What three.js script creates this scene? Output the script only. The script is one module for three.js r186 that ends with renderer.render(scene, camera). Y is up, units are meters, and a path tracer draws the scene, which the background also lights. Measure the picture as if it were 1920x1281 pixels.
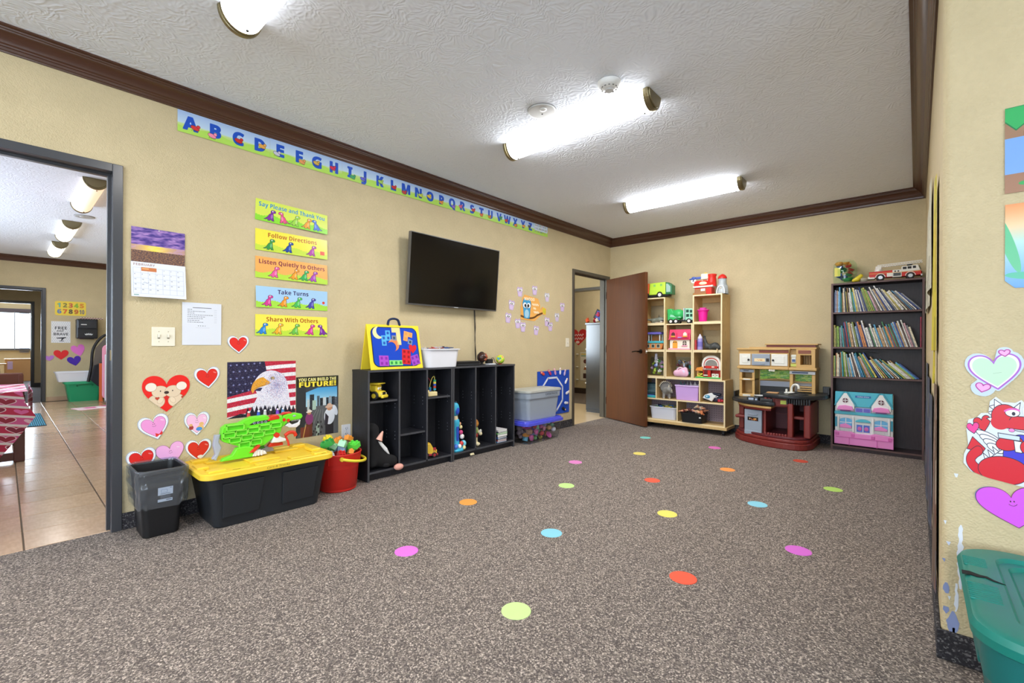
import * as THREE from 'three';
import { RoundedBoxGeometry } from 'three/addons/geometries/RoundedBoxGeometry.js';
import { mergeGeometries } from 'three/addons/utils/BufferGeometryUtils.js';
import { RectAreaLightUniformsLib } from 'three/addons/lights/RectAreaLightUniformsLib.js';
import { MarchingCubes } from 'three/addons/objects/MarchingCubes.js';
import { OBB } from 'three/addons/math/OBB.js';
import { createNoise2D } from 'simplex-noise';

// ---------------------------------------------------------------- camera, sky, exposure
const scene = new THREE.Scene();
const camera = new THREE.PerspectiveCamera(2 * Math.atan(640.5 / 850.92) * 180 / Math.PI, 1920 / 1281, 0.03, 60);
camera.position.set(0, 1.0671, 0);
camera.rotation.order = 'YXZ';
camera.rotation.set(0, 0.7282, 0.0035);
camera.setViewOffset(1920, 1281, 0, -6.2, 1920, 1281);
const renderer = new THREE.WebGLRenderer({ antialias: true });
renderer.toneMapping = THREE.LinearToneMapping;
renderer.toneMappingExposure = 1.4;
renderer.shadowMap.enabled = true;
RectAreaLightUniformsLib.init();
scene.background = new THREE.Color().setRGB(2.3, 2.75, 3.3);
// daylight entering through the real windows: one area light in each opening, facing into its room
function daylight(name, x, y, z, w, h, tx, tz, k) {
  const l = new THREE.RectAreaLight(new THREE.Color().setRGB(0.74, 0.87, 1.0), k, w, h);
  l.name = name; l.position.set(x, y, z); l.lookAt(x + tx, y, z + tz); scene.add(l);
}
daylight('rear_window_daylight', 0.2, 1.45, 4.29, 4.6, 1.4, 0, -1, 4.4);
daylight('side_window_daylight', 4.11, 1.45, 1.4, 2.4, 1.4, -1, 0, 4.6);
daylight('far_room_window_daylight', -19.86, 1.4, 0.1, 2.2, 1.1, 1, 0, 14);
daylight('hallway_window_daylight', -6.08, 1.4, -3.0, 1.2, 1.2, 1, 0, 16);
daylight('next_room_window_daylight', -7.6, 1.45, 1.6, 4.4, 1.3, 0, -1, 3.0);
const LAMP_POWER = 88, LAMP_GLOW = 13.5;

// ---------------------------------------------------------------- dimensions of the room, metres
const XL = -3.394, ZB = -5.992, XR = 0.065, ZC = -2.145, H = 2.619, XS = 4.2, ZR = 4.4, XF = -11.9, PI = Math.PI;

// ---------------------------------------------------------------- helpers
let seed = 20240607;
const rnd = () => { seed = (seed + 0x6d2b79f5) | 0; let t = Math.imul(seed ^ (seed >>> 15), 1 | seed); t = (t + Math.imul(t ^ (t >>> 7), 61 | t)) ^ t; return ((t ^ (t >>> 14)) >>> 0) / 4294967296; };
const R = (a, b) => a + (b - a) * rnd();
const pick = (a) => a[Math.floor(rnd() * a.length)];
const noise = createNoise2D(rnd);
const taken = {};
const numbered = (n) => { if (!(n in taken)) { taken[n] = 0; return n; } taken[n]++; return n + '_' + String(taken[n]).padStart(3, '0'); };
const V = (x, y, z) => new THREE.Vector3(x, y, z);
function tag(o, label, category, group) { o.userData.label = label; o.userData.category = category; if (group) o.userData.group = group; return o; }
function T(name, label, category, pos = [0, 0, 0], ry = 0, group) {           // a thing made of parts
  const g = new THREE.Group(); g.name = numbered(name); g.position.set(...pos); g.rotation.order = 'YXZ'; g.rotation.y = ry; scene.add(g); return tag(g, label, category, group);
}
function P(par, name, geo, mat, label) { const m = new THREE.Mesh(geo, mat); m.name = name; par.add(m); if (label) m.userData.label = label; return m; }
function O(name, label, category, geo, mat, pos = [0, 0, 0], ry = 0, group) { // a thing that is one mesh
  const m = new THREE.Mesh(geo, mat); m.name = numbered(name); m.position.set(...pos); m.rotation.order = 'YXZ'; m.rotation.y = ry; scene.add(m); return tag(m, label, category, group);
}
function ST(name, geo, mat, par) { const m = new THREE.Mesh(geo, mat); m.name = par ? name : numbered(name); if (!par) m.userData.kind = 'structure'; (par || scene).add(m); return m; }
function SG(name) { const g = new THREE.Group(); g.name = name; g.userData.kind = 'structure'; scene.add(g); return g; }

const mats = {};
function M(c, rough = 0.5, o = {}) {
  const k = c + '|' + rough + '|' + JSON.stringify(o);
  if (!mats[k]) { const phys = o.clearcoat || o.transmission || o.sheen; mats[k] = new (phys ? THREE.MeshPhysicalMaterial : THREE.MeshStandardMaterial)({ color: c, roughness: rough, ...o }); }
  return mats[k];
}
const bx = (w, h, d, x = 0, y = 0, z = 0, r = 0) => (r ? new RoundedBoxGeometry(w, h, d, 2, Math.min(r, w / 2.01, h / 2.01, d / 2.01)) : new THREE.BoxGeometry(w, h, d)).translate(x, y, z);
const b2 = (x0, x1, y0, y1, z0, z1, r = 0) => bx(x1 - x0, y1 - y0, z1 - z0, (x0 + x1) / 2, (y0 + y1) / 2, (z0 + z1) / 2, r);
function cy(r1, r2, h, x = 0, y = 0, z = 0, seg = 20, axis = 'y') { const g = new THREE.CylinderGeometry(r1, r2, h, seg); if (axis === 'x') g.rotateZ(-PI / 2); if (axis === 'z') g.rotateX(PI / 2); return g.translate(x, y, z); }
const sp = (r, x = 0, y = 0, z = 0, sx = 1, sy = 1, sz = 1, a = 16, b = 12) => new THREE.SphereGeometry(r, a, b).scale(sx, sy, sz).translate(x, y, z);
const to = (r, t, x = 0, y = 0, z = 0, axis = 'z', a = 8, b = 24) => { const g = new THREE.TorusGeometry(r, t, a, b); if (axis === 'y') g.rotateX(PI / 2); if (axis === 'x') g.rotateY(PI / 2); return g.translate(x, y, z); };
const tb = (pts, r, seg = 24, rs = 8, closed = false) => new THREE.TubeGeometry(new THREE.CatmullRomCurve3(pts.map((p) => V(...p)), closed), seg, r, rs, closed);
const lt = (pts, seg = 28) => new THREE.LatheGeometry(pts.map((p) => new THREE.Vector2(...p)), seg);
const shp = (pts) => (pts instanceof THREE.Shape ? pts : new THREE.Shape(pts.map((p) => new THREE.Vector2(...p))));
function ex(pts, d, bev = 0, z = 0, cs = 12) { return new THREE.ExtrudeGeometry(shp(pts), { depth: d - 2 * bev, bevelEnabled: bev > 0, bevelSize: bev, bevelThickness: bev, bevelOffset: -bev, bevelSegments: 2, curveSegments: cs }).translate(0, 0, z + bev); }
function mg(...gs) {
  const l = gs.flat().map((g) => { g = g.index ? g.toNonIndexed() : g; for (const k of Object.keys(g.attributes)) if (!['position', 'normal', 'uv'].includes(k)) g.deleteAttribute(k); return g; });
  return mergeGeometries(l, false);
}
function tri(g) {                                                          // uv in metres from the position, by the way each face points
  g = g.index ? g.toNonIndexed() : g; g.computeVertexNormals();
  const p = g.attributes.position, n = g.attributes.normal, uv = new Float32Array(p.count * 2);
  for (let i = 0; i < p.count; i++) {
    const ax = Math.abs(n.getX(i)), ay = Math.abs(n.getY(i)), az = Math.abs(n.getZ(i));
    if (ay >= ax && ay >= az) { uv[2 * i] = p.getX(i); uv[2 * i + 1] = p.getZ(i); } else if (ax >= az) { uv[2 * i] = p.getZ(i); uv[2 * i + 1] = p.getY(i); } else { uv[2 * i] = p.getX(i); uv[2 * i + 1] = p.getY(i); }
  }
  return g.setAttribute('uv', new THREE.BufferAttribute(uv, 2));
}
function rr(w, h, r, cx = 0, cyy = 0) {                                    // rounded rectangle shape
  const s = new THREE.Shape(), x = cx - w / 2, y = cyy - h / 2; r = Math.min(r, w / 2, h / 2);
  s.moveTo(x + r, y); s.lineTo(x + w - r, y); s.absarc(x + w - r, y + r, r, -PI / 2, 0); s.lineTo(x + w, y + h - r); s.absarc(x + w - r, y + h - r, r, 0, PI / 2);
  s.lineTo(x + r, y + h); s.absarc(x + r, y + h - r, r, PI / 2, PI); s.lineTo(x, y + r); s.absarc(x + r, y + r, r, PI, 1.5 * PI); return s;
}
function heartShape(w, h) {
  const s = new THREE.Shape(), a = w / 2, b = h / 2;
  s.moveTo(0, -b); s.bezierCurveTo(-a * 0.45, -b * 0.55, -a, -b * 0.1, -a, b * 0.42); s.bezierCurveTo(-a, b * 1.12, -a * 0.18, b * 1.2, 0, b * 0.48);
  s.bezierCurveTo(a * 0.18, b * 1.2, a, b * 1.12, a, b * 0.42); s.bezierCurveTo(a, -b * 0.1, a * 0.45, -b * 0.55, 0, -b); return s;
}
// a tub with sloping sides: rounded rectangular rings joined bottom to rim, then down the inside
function ring(w, d, r, n = 6) { const o = []; for (const [sx, sz, a0] of [[1, 1, 0], [-1, 1, PI / 2], [-1, -1, PI], [1, -1, 1.5 * PI]]) for (let i = 0; i <= n; i++) { const a = a0 + (i / n) * PI / 2; o.push([sx * (w / 2 - r) + r * Math.cos(a), sz * (d / 2 - r) + r * Math.sin(a)]); } return o; }
function tubGeo(levels, capBottom = true, capTop = false, n = 6) {         // levels: [y, w, d, r]
  const rings = levels.map(([y, w, d, r]) => ring(w, d, Math.min(r, w / 2, d / 2), n).map(([x, z]) => [x, y, z])), pos = [], N = rings[0].length;
  const q = (a, b, c, d) => pos.push(...a, ...b, ...c, ...a, ...c, ...d);
  for (let k = 0; k + 1 < rings.length; k++) for (let i = 0; i < N; i++) { const j = (i + 1) % N; q(rings[k][i], rings[k + 1][i], rings[k + 1][j], rings[k][j]); }
  const cap = (r, up) => { for (let i = 1; i + 1 < N; i++) up ? pos.push(...r[0], ...r[i + 1], ...r[i]) : pos.push(...r[0], ...r[i], ...r[i + 1]); };
  if (capBottom) cap(rings[0], false); if (capTop) cap(rings[rings.length - 1], true);
  const g = new THREE.BufferGeometry(); g.setAttribute('position', new THREE.Float32BufferAttribute(pos, 3)); return crease(g, 0.6);
}
function crease(g, ang = 0.6) {                                             // smooth normals where faces meet at less than ang
  g = g.index ? g.toNonIndexed() : g; const p = g.attributes.position, n = p.count, fn = [], map = new Map(), a = V(), b = V(), c = V();
  for (let i = 0; i < n; i += 3) { a.fromBufferAttribute(p, i); b.fromBufferAttribute(p, i + 1); c.fromBufferAttribute(p, i + 2); fn.push(b.clone().sub(a).cross(c.clone().sub(a))); }
  const key = (i) => Math.round(p.getX(i) * 2e4) + ',' + Math.round(p.getY(i) * 2e4) + ',' + Math.round(p.getZ(i) * 2e4);
  for (let i = 0; i < n; i++) { const k = key(i); if (!map.has(k)) map.set(k, []); map.get(k).push(Math.floor(i / 3)); }
  const out = new Float32Array(n * 3), cosA = Math.cos(ang), un = fn.map((v) => v.clone().normalize());
  for (let i = 0; i < n; i++) { const f = Math.floor(i / 3), s = V(); for (const k of map.get(key(i))) if (un[k].dot(un[f]) > cosA) s.add(fn[k]); s.normalize(); out.set([s.x, s.y, s.z], i * 3); }
  g.setAttribute('normal', new THREE.BufferAttribute(out, 3)); if (!g.attributes.uv) g.setAttribute('uv', new THREE.BufferAttribute(new Float32Array(n * 2), 2)); return g;
}
// smooth bodies: tapered capsules joined with a smooth minimum and meshed. bones: [ax,ay,az, ra, bx,by,bz, rb]
function blob(bones, res = 44, k = 0.02) {
  const lo = [9, 9, 9], hi = [-9, -9, -9];
  for (const b of bones) for (let i = 0; i < 3; i++) { lo[i] = Math.min(lo[i], b[i] - b[3], b[4 + i] - b[7]); hi[i] = Math.max(hi[i], b[i] + b[3], b[4 + i] + b[7]); }
  const c = lo.map((v, i) => (v + hi[i]) / 2), half = Math.max(...lo.map((v, i) => hi[i] - v)) / 2 * 1.12 + 0.004;
  const mc = new MarchingCubes(res, new THREE.MeshStandardMaterial(), false, false, 200000); mc.isolation = 0;
  for (let z = 0; z < res; z++) for (let y = 0; y < res; y++) for (let x = 0; x < res; x++) {
    const q = [x, y, z].map((v, i) => c[i] + ((v - res / 2) / (res / 2)) * half); let d = 1e3;
    for (const b of bones) {
      const ab = [b[4] - b[0], b[5] - b[1], b[6] - b[2]], ap = [q[0] - b[0], q[1] - b[1], q[2] - b[2]], L = ab[0] ** 2 + ab[1] ** 2 + ab[2] ** 2;
      const t = L ? Math.min(1, Math.max(0, (ap[0] * ab[0] + ap[1] * ab[1] + ap[2] * ab[2]) / L)) : 0;
      const e = Math.hypot(ap[0] - t * ab[0], ap[1] - t * ab[1], ap[2] - t * ab[2]) - (b[3] + t * (b[7] - b[3])), h = Math.max(k - Math.abs(d - e), 0) / k;
      d = Math.min(d, e) - h * h * k / 4;
    }
    mc.field[x + y * res + z * res * res] = -d;
  }
  mc.update(); const g = new THREE.BufferGeometry(), n = mc.count;
  g.setAttribute('position', new THREE.Float32BufferAttribute(Array.from(mc.positionArray.slice(0, n * 3)).map((v, i) => c[i % 3] + v * half), 3));
  g.setAttribute('normal', new THREE.Float32BufferAttribute(Array.from(mc.normalArray.slice(0, n * 3)), 3));
  g.setAttribute('uv', new THREE.Float32BufferAttribute(new Float32Array(n * 2), 2)); return g;
}
// a free place for a loose thing in a pile: sample() gives [position, rotation] until its box meets no other box in the list
const dummy = new THREE.Object3D(); dummy.rotation.order = 'YXZ';
function fit(list, box, sample, tries = 70) {
  if (box.isBufferGeometry) { box.computeBoundingBox(); box = box.boundingBox; }
  for (let t = 0; t < tries; t++) {
    const [p, e] = sample(t / tries); dummy.position.set(...p); dummy.rotation.set(...e, 'YXZ'); dummy.updateMatrix();
    const o = new OBB().fromBox3(box).applyMatrix4(dummy.matrix); if (list.every((q) => !q.intersectsOBB(o))) { list.push(o); return [p, e]; }
  } return null;
}
// ---- computed textures
function canvasTex(w, h, draw) { const c = document.createElement('canvas'); c.width = w; c.height = h; const x = c.getContext('2d'); draw(x, w, h); const t = new THREE.CanvasTexture(c); t.colorSpace = THREE.SRGBColorSpace; return t; }
function dataTex(n, f, srgb, rep) {
  const d = new Uint8Array(n * n * 4); for (let y = 0; y < n; y++) for (let x = 0; x < n; x++) { const v = f(x, y); const o = (y * n + x) * 4; d[o] = v[0]; d[o + 1] = v[1]; d[o + 2] = v[2]; d[o + 3] = 255; }
  const t = new THREE.DataTexture(d, n, n); t.wrapS = t.wrapT = THREE.RepeatWrapping; t.magFilter = THREE.LinearFilter; if (srgb) t.colorSpace = THREE.SRGBColorSpace; t.repeat.set(1 / rep, 1 / rep); t.needsUpdate = true; return t;
}
function tn(x, y, n, f) {                                                   // noise that repeats every n
  const u = x / n, v = y / n, g = (a, b) => noise(a * f, b * f); const s = (t) => t * t * (3 - 2 * t), su = s(u), sv = s(v);
  return g(u, v) * (1 - su) * (1 - sv) + g(u - 1, v) * su * (1 - sv) + g(u, v - 1) * (1 - su) * sv + g(u - 1, v - 1) * su * sv;
}
const clamp = (v) => Math.max(0, Math.min(255, v));
function uvBox(g) {                                                          // uv 0..1 over the x-y bounds (prints on flat shapes)
  g.computeBoundingBox(); const b = g.boundingBox, p = g.attributes.position, u = new Float32Array(p.count * 2);
  for (let i = 0; i < p.count; i++) { u[2 * i] = (p.getX(i) - b.min.x) / (b.max.x - b.min.x); u[2 * i + 1] = (p.getY(i) - b.min.y) / (b.max.y - b.min.y); }
  return g.setAttribute('uv', new THREE.BufferAttribute(u, 2));
}
function sheetGeo(w, h, bend) {                                              // a sheet of paper; bend(u, v) is how far it stands off the wall
  const g = new THREE.PlaneGeometry(w, h, 24, 12), p = g.attributes.position;
  for (let i = 0; i < p.count; i++) p.setZ(i, bend ? bend(p.getX(i) / w + 0.5, p.getY(i) / h + 0.5) : 0);
  g.computeVertexNormals(); return g;
}
const printMat = (tex, rough = 0.5, o = {}) => new THREE.MeshStandardMaterial({ map: tex, roughness: rough, side: THREE.DoubleSide, ...o });
// ---------------------------------------------------------------- materials of the shell
const wallBump = dataTex(512, (x, y) => { const a = tn(x, y, 512, 70), b = tn(x, y, 512, 28), v = 128 + 70 * a + 45 * b; return [clamp(v), clamp(v), clamp(v)]; }, false, 0.7);
const wallTone = dataTex(512, (x, y) => { const a = tn(x, y, 512, 9) * 2.2 + tn(x, y, 512, 60) * 1.6; return [clamp(247 + a * 2), clamp(247 + a * 2), clamp(246 + a * 2.3)]; }, true, 1.9);
const ceilBump = dataTex(1024, (x, y) => {
  const wx = x + 26 * tn(x, y, 1024, 9), wy = y + 26 * tn(y, x, 1024, 11), a = tn(wx, wy * 1, 1024, 62), c = tn(wx, wy, 1024, 21), ridge = 1 - Math.abs(tn(wx, wy, 1024, 34)) * 2.4;
  const v = 120 + 62 * a + 38 * c + Math.max(0, ridge) * 46; return [clamp(v), clamp(v), clamp(v)];
}, false, 1.7);
const LOOP = 4, loops = [];
for (let i = 0; i < 256 * 256; i++) loops.push([rnd(), rnd(), rnd()]);
const carpetPix = (x, y, dark) => {
  const wx = (x + 2.2 * tn(x, y, 1024, 120) + 1024) % 1024, wy = (y + 2.2 * tn(y, x, 1024, 110) + 1024) % 1024;
  const l = loops[(Math.floor(wy / LOOP) % 256) * 256 + (Math.floor(wx / LOOP) % 256)], q = l[0], fx = (wx % LOOP) / LOOP - 0.5, fy = (wy % LOOP) / LOOP - 0.5, round = 1 - 0.5 * (fx * fx + fy * fy) * 2;
  let c = q < 0.36 ? [88, 80, 76] : q < 0.72 ? [120, 110, 103] : q < 0.9 ? [152, 140, 130] : [188, 174, 162];
  if (dark) c = q < 0.62 ? [42, 40, 44] : q < 0.86 ? [62, 60, 64] : [104, 101, 102];
  const k = 0.96 + l[1] * 0.16; return [c.map((v) => clamp(v * k)), round, q];
};
const carpetTex = dataTex(1024, (x, y) => carpetPix(x, y)[0], true, 1.15);
const carpetBump = dataTex(1024, (x, y) => { const [, r, q] = carpetPix(x, y); const v = clamp(r * 150 + q * 80); return [v, v, v]; }, false, 1.15);
const carpetDark = dataTex(512, (x, y) => carpetPix(x, y, true)[0], true, 0.65);
const mWall = new THREE.MeshStandardMaterial({ color: '#d3c29b', map: wallTone, bumpMap: wallBump, bumpScale: 0.0028, roughness: 0.72 });
const mCeil = new THREE.MeshStandardMaterial({ color: '#eef4ff', bumpMap: ceilBump, bumpScale: 0.0055, roughness: 0.9 });
const mCarpet = new THREE.MeshStandardMaterial({ map: carpetTex, bumpMap: carpetBump, bumpScale: 0.004, roughness: 1 });
const mBase = new THREE.MeshStandardMaterial({ map: carpetDark, bumpMap: carpetBump, bumpScale: 0.003, roughness: 1 });
const woodTex = (base, dark, n, stretch, rep, amp = 1) => dataTex(n, (x, y) => {
  const w = x + 18 * tn(x, y, n, 3), g = tn(w * 1, y * 1, n, 4) * 0.5, s = noise(w / n * stretch, y / n * 2.0) * 0.6 + noise(w / n * stretch * 3.1, y / n * 3.5 + 7) * 0.4, t = Math.max(0, Math.min(1, 0.5 + amp * (0.35 * s + 0.2 * g)));
  return base.map((b, i) => clamp(b + (dark[i] - b) * t));
}, true, rep);
const mCrown = new THREE.MeshPhysicalMaterial({ color: '#4b2a1a', roughness: 0.34, clearcoat: 0.35, clearcoatRoughness: 0.25 });
const mFrame = new THREE.MeshPhysicalMaterial({ color: '#3b3d42', roughness: 0.32, clearcoat: 0.4, clearcoatRoughness: 0.2 });
const mFrame2 = new THREE.MeshPhysicalMaterial({ color: '#4a453c', roughness: 0.36, clearcoat: 0.35, clearcoatRoughness: 0.25 });
const mWhite = M('#efeee9', 0.5);

// ---------------------------------------------------------------- floors
ST('floor', tri(b2(XL - 0.03, XS + 0.1, -0.1, 0, ZB - 0.1, ZR + 0.1)), mCarpet);
const tileTexs = [0, 1, 2, 3].map((k) => dataTex(128, (x, y) => {
  const s = tn(x, y, 128, 4 + k) * 0.5 + tn(y, x, 128, 14) * 0.3, g = noise(x / 40 + k * 9, y / 6 + k * 5) * 0.5; const base = [[196, 162, 132], [204, 170, 140], [190, 158, 130], [200, 168, 140]][k];
  return base.map((b) => clamp(b + 15 * s + 9 * g));
}, true, 0.37));
const tileMats = tileTexs.map((t) => new THREE.MeshPhysicalMaterial({ map: t, roughness: 0.22, clearcoat: 0.5, clearcoatRoughness: 0.18 }));
{
  const f = SG('floor_001'); taken.floor = 1;
  ST('grout', b2(XF, XL - 0.03, -0.1, -0.005, -2.1, 1.7), M('#6f6152', 0.9), f);
  const gs = tileMats.map((_, i) => tri(bx(0.3265, 0.012, 0.3665, 0, -0.006, 0, 0.0025))), tx = 0.333, tz = 0.373;
  for (let i = 0; i < 26; i++) for (let j = -4; j < 5; j++) {
    const x0 = XL - 0.035 - (i + 0.5) * tx, z0 = -0.075 - (j - 0.5) * tz - tz; if (x0 < XF || z0 > 1.7 || z0 < -2.05) continue;
    const k = Math.floor(rnd() * 4), t = ST('tile', gs[k], tileMats[k], f); t.position.set(x0, R(-0.0004, 0.0003), z0); t.rotation.y = rnd() < 0.5 ? PI : 0;
  }
}
ST('floor', tri(b2(-20.2, XF, -0.1, 0, -2.1, 1.7)), new THREE.MeshStandardMaterial({ map: carpetTex, color: '#c9d3ea', roughness: 1 }));
{
  const m = new THREE.MeshPhysicalMaterial({ color: '#d8bd92', roughness: 0.35, clearcoat: 0.2 });
  ST('floor', tri(b2(-6.2, XL - 0.03, -0.1, -0.001, -7.0, -2.22)), m);
  ST('floor', tri(b2(-6.2, XL + 1.5, -0.1, 0, -9.2, -7.0)), new THREE.MeshStandardMaterial({ map: carpetTex, color: '#cbbfae', roughness: 1 }));
}
// ---------------------------------------------------------------- ceiling
ST('ceiling', tri(b2(-20.3, XS + 0.12, H, H + 0.12, -9.3, ZR + 0.12)), mCeil);
// ---------------------------------------------------------------- walls; u runs to the right when one faces the wall
function wallGeo(u0, u1, h, holes = [], t = 0.12, y0 = 0) {
  const s = new THREE.Shape([[u0, y0], [u1, y0], [u1, h], [u0, h]].map((p) => new THREE.Vector2(...p)));
  for (let [a, b, c, d] of holes) { c = Math.max(c, y0 + 0.004); s.holes.push(new THREE.Path([[a, c], [a, d], [b, d], [b, c]].map((p) => new THREE.Vector2(...p)))); }
  return new THREE.ExtrudeGeometry(s, { depth: t, bevelEnabled: false });
}
const D1 = [-0.50, 0.408, -0.01, 2.034], D2 = [5.035, 5.915, -0.01, 2.034];          // door openings in u = -z
{
  const w = ST('wall_left', wallGeo(-ZR, -ZB + 0.12, H, [[D1[0] - 0.01, D1[1] + 0.01, -0.2, D1[3] + 0.01], [D2[0] - 0.01, D2[1] + 0.01, -0.2, D2[3] + 0.01]], 0.12, -0.05), mWall); w.position.x = XL - 0.12; w.rotation.y = PI / 2;
  const b = ST('wall_back', wallGeo(XL - 0.0, XR, H, [], 0.12, -0.05), mWall); b.position.z = ZB - 0.12;
  const s = new THREE.Shape(), r = 0.024; // right wall and the return wall with a rounded corner between them
  s.moveTo(XR, -ZB + 0.12); s.lineTo(XR, -ZC + r); s.absarc(XR + r, -ZC + r, r, PI, 1.5 * PI, false); s.lineTo(XS, -ZC); s.lineTo(XS, -ZC + 0.12); s.lineTo(XR + 0.12, -ZC + 0.12); s.lineTo(XR + 0.12, -ZB + 0.12);
  const rw = new THREE.ExtrudeGeometry(s, { depth: H + 0.05, bevelEnabled: false, curveSegments: 10 }).rotateX(-PI / 2).translate(0, -0.05, 0); ST('wall_right', crease(rw, 0.5), mWall);
  const sd = ST('wall_side', wallGeo(ZC - 0.12, ZR, H, [[0.2, 2.6, 0.75, 2.15]], 0.12, -0.05), mWall); sd.position.x = XS + 0.12; sd.rotation.y = -PI / 2;
  const re = ST('wall_rear', wallGeo(-XS - 0.12, -XL + 0.12, H, [[-2.5, 2.1, 0.75, 2.15]], 0.12, -0.05), mWall); re.position.z = ZR + 0.12; re.rotation.y = PI;
  // next room seen through the left doorway, the rooms behind it, and the hallway behind the far door
  const fw = ST('wall_far', wallGeo(-1.7, 2.1, H, [[-0.46, 0.485, -0.2, 2.04]], 0.12, -0.05), mWall); fw.position.x = XF - 0.12; fw.rotation.y = PI / 2;
  ST('wall_far_right', tri(b2(-20.2, XL - 0.12, -0.05, H, -2.22, -2.1)), mWall);
  { const w = ST('wall_far_left', wallGeo(XL * -1 + 0.12, 20.2, H, [[5.4, 9.8, 0.8, 2.1]], 0.12, -0.05), mWall); w.position.z = 1.82; w.rotation.y = PI; }
  const fd = ST('wall_far_end', wallGeo(-1.7, 2.1, H, [[-0.41, 0.47, -0.2, 2.04]], 0.12, -0.05), mWall); fd.position.x = -16.12; fd.rotation.y = PI / 2;
  const ww = ST('wall_window', wallGeo(-1.7, 2.1, H, [[-1.2, 1.0, 0.86, 2.02]], 0.12, -0.05), M('#cdb58c', 0.8)); ww.position.x = -20.12; ww.rotation.y = PI / 2;
  const hl = ST('wall_hallway', wallGeo(2.22, 9.2, H, [[2.4, 3.6, 0.8, 2.0]], 0.12, -0.05), mWall); hl.position.x = -6.2; hl.rotation.y = PI / 2;
  const hb = ST('wall_hallway_back', wallGeo(-6.2, XL - 0.0, H, [[-5.11, -3.74, -0.2, 2.05]], 0.12, -0.05), mWall); hb.position.z = -7.06;
  ST('wall_beyond', tri(b2(-6.2, -1.8, -0.05, H, -8.62, -8.5)), mWall);
  ST('wall_beyond_right', tri(b2(-1.92, -1.8, -0.05, H, -8.5, ZB - 0.12)), mWall);
}
// ---------------------------------------------------------------- baseboards (carpet strip) and crown
const bb = (side, ...g) => ST('baseboard_' + side, tri(mg(g)), mBase);
bb('left', b2(XL, XL + 0.012, 0, 0.095, D2[0] * -1 + 0.045, -0.453, 0.004)); bb('back', b2(XL, XR, 0, 0.095, ZB, ZB + 0.012, 0.004));
bb('right', b2(XR - 0.012, XR, 0, 0.1, ZB, ZC, 0.004)); bb('return', b2(XR - 0.012, XS, 0, 0.1, ZC, ZC + 0.014, 0.005));
ST('baseboard_far', b2(XF, XF + 0.012, 0, 0.08, -2.1, -0.53), tileMats[0]); ST('baseboard_beyond', b2(-6.2, -1.9, 0, 0.12, -8.5, -8.488), M('#3a2c24', 0.5));
ST('baseboard_far_end', b2(-16, -15.985, 0, 0.1, -2.1, -0.5), M('#3a3c42', 0.5));
const crownPts = [[0, 0.107], [0.009, 0.107], [0.011, 0.1], [0.016, 0.097], [0.018, 0.086], [0.023, 0.082], [0.025, 0.076], [0.032, 0.07], [0.036, 0.058], [0.043, 0.046], [0.052, 0.036], [0.064, 0.028], [0.07, 0.026], [0.072, 0.02], [0.079, 0.018], [0.081, 0.012], [0.09, 0.01], [0.0955, 0.009], [0.0955, 0.0005], [0, 0.0005]];
function crownGeo(A, B) {
  const pos = []; for (let i = 0; i + 1 < crownPts.length; i++) { const [a, b] = crownPts[i], [c, d] = crownPts[i + 1], p = (F, a, b) => { const [x, z] = F(a); return [x, H - b, z]; }; pos.push(...p(A, a, b), ...p(B, a, b), ...p(B, c, d), ...p(A, a, b), ...p(B, c, d), ...p(A, c, d)); }
  const g = new THREE.BufferGeometry(); g.setAttribute('position', new THREE.Float32BufferAttribute(pos, 3)); return crease(g, 0.5);
}
const cc = [(a) => [XL + a, ZR], (a) => [XL + a, ZB + a], (a) => [XR - a, ZB + a], (a) => [XR - a, ZC + a], (a) => [XS, ZC + a]];
for (let i = 0; i < 4; i++) ST('trim_' + (i + 1), crownGeo(cc[i], cc[i + 1]), mCrown);
ST('trim_5', crownGeo((a) => [XF + a, 1.7], (a) => [XF + a, -2.1]), mCrown);
// ---------------------------------------------------------------- door frames: a moulded metal casing on the wall face, the jamb through the wall, and a stop
function frameParts(par, z0, z1, top, xFace, depth, mat, faceW = 0.046) {            // opening z0 > z1 in a wall that faces +x at xFace
  const fx = xFace + 0.016, U = (a, b) => mg(b2(xFace - depth, fx, 0, top + faceW, z0, z0 + a + b, 0.003), b2(xFace - depth, fx, 0, top + faceW, z1 - a - b, z1, 0.003), b2(xFace - depth, fx, top, top + faceW, z1, z0, 0.003));
  P(par, 'casing', U(faceW, 0), mat);
  const s = xFace - depth * 0.62; P(par, 'door_stop', mg(b2(s, s + 0.03, 0, top - 0.014, z0 - 0.014, z0 + 0.002), b2(s, s + 0.03, 0, top - 0.014, z1 - 0.002, z1 + 0.014), b2(s, s + 0.03, top - 0.014, top + 0.002, z1, z0)), mat);
}
const door1 = SG('door_1'); frameParts(door1, -D1[0], -D1[1], 2.034, XL, 0.13, mFrame);
P(door1, 'strike_plate', bx(0.03, 0.06, 0.003, XL - 0.04, 1.0, -D1[1] + 0.0015), M('#a08a64', 0.3, { metalness: 1 }));
const door2 = SG('door_2'); frameParts(door2, -D2[0], -D2[1], 2.034, XL, 0.13, mFrame2, 0.04);
const doorTex = woodTex([112, 62, 29], [78, 42, 19], 512, 46, 1, 0.9); doorTex.repeat.set(1, 1);
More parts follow.
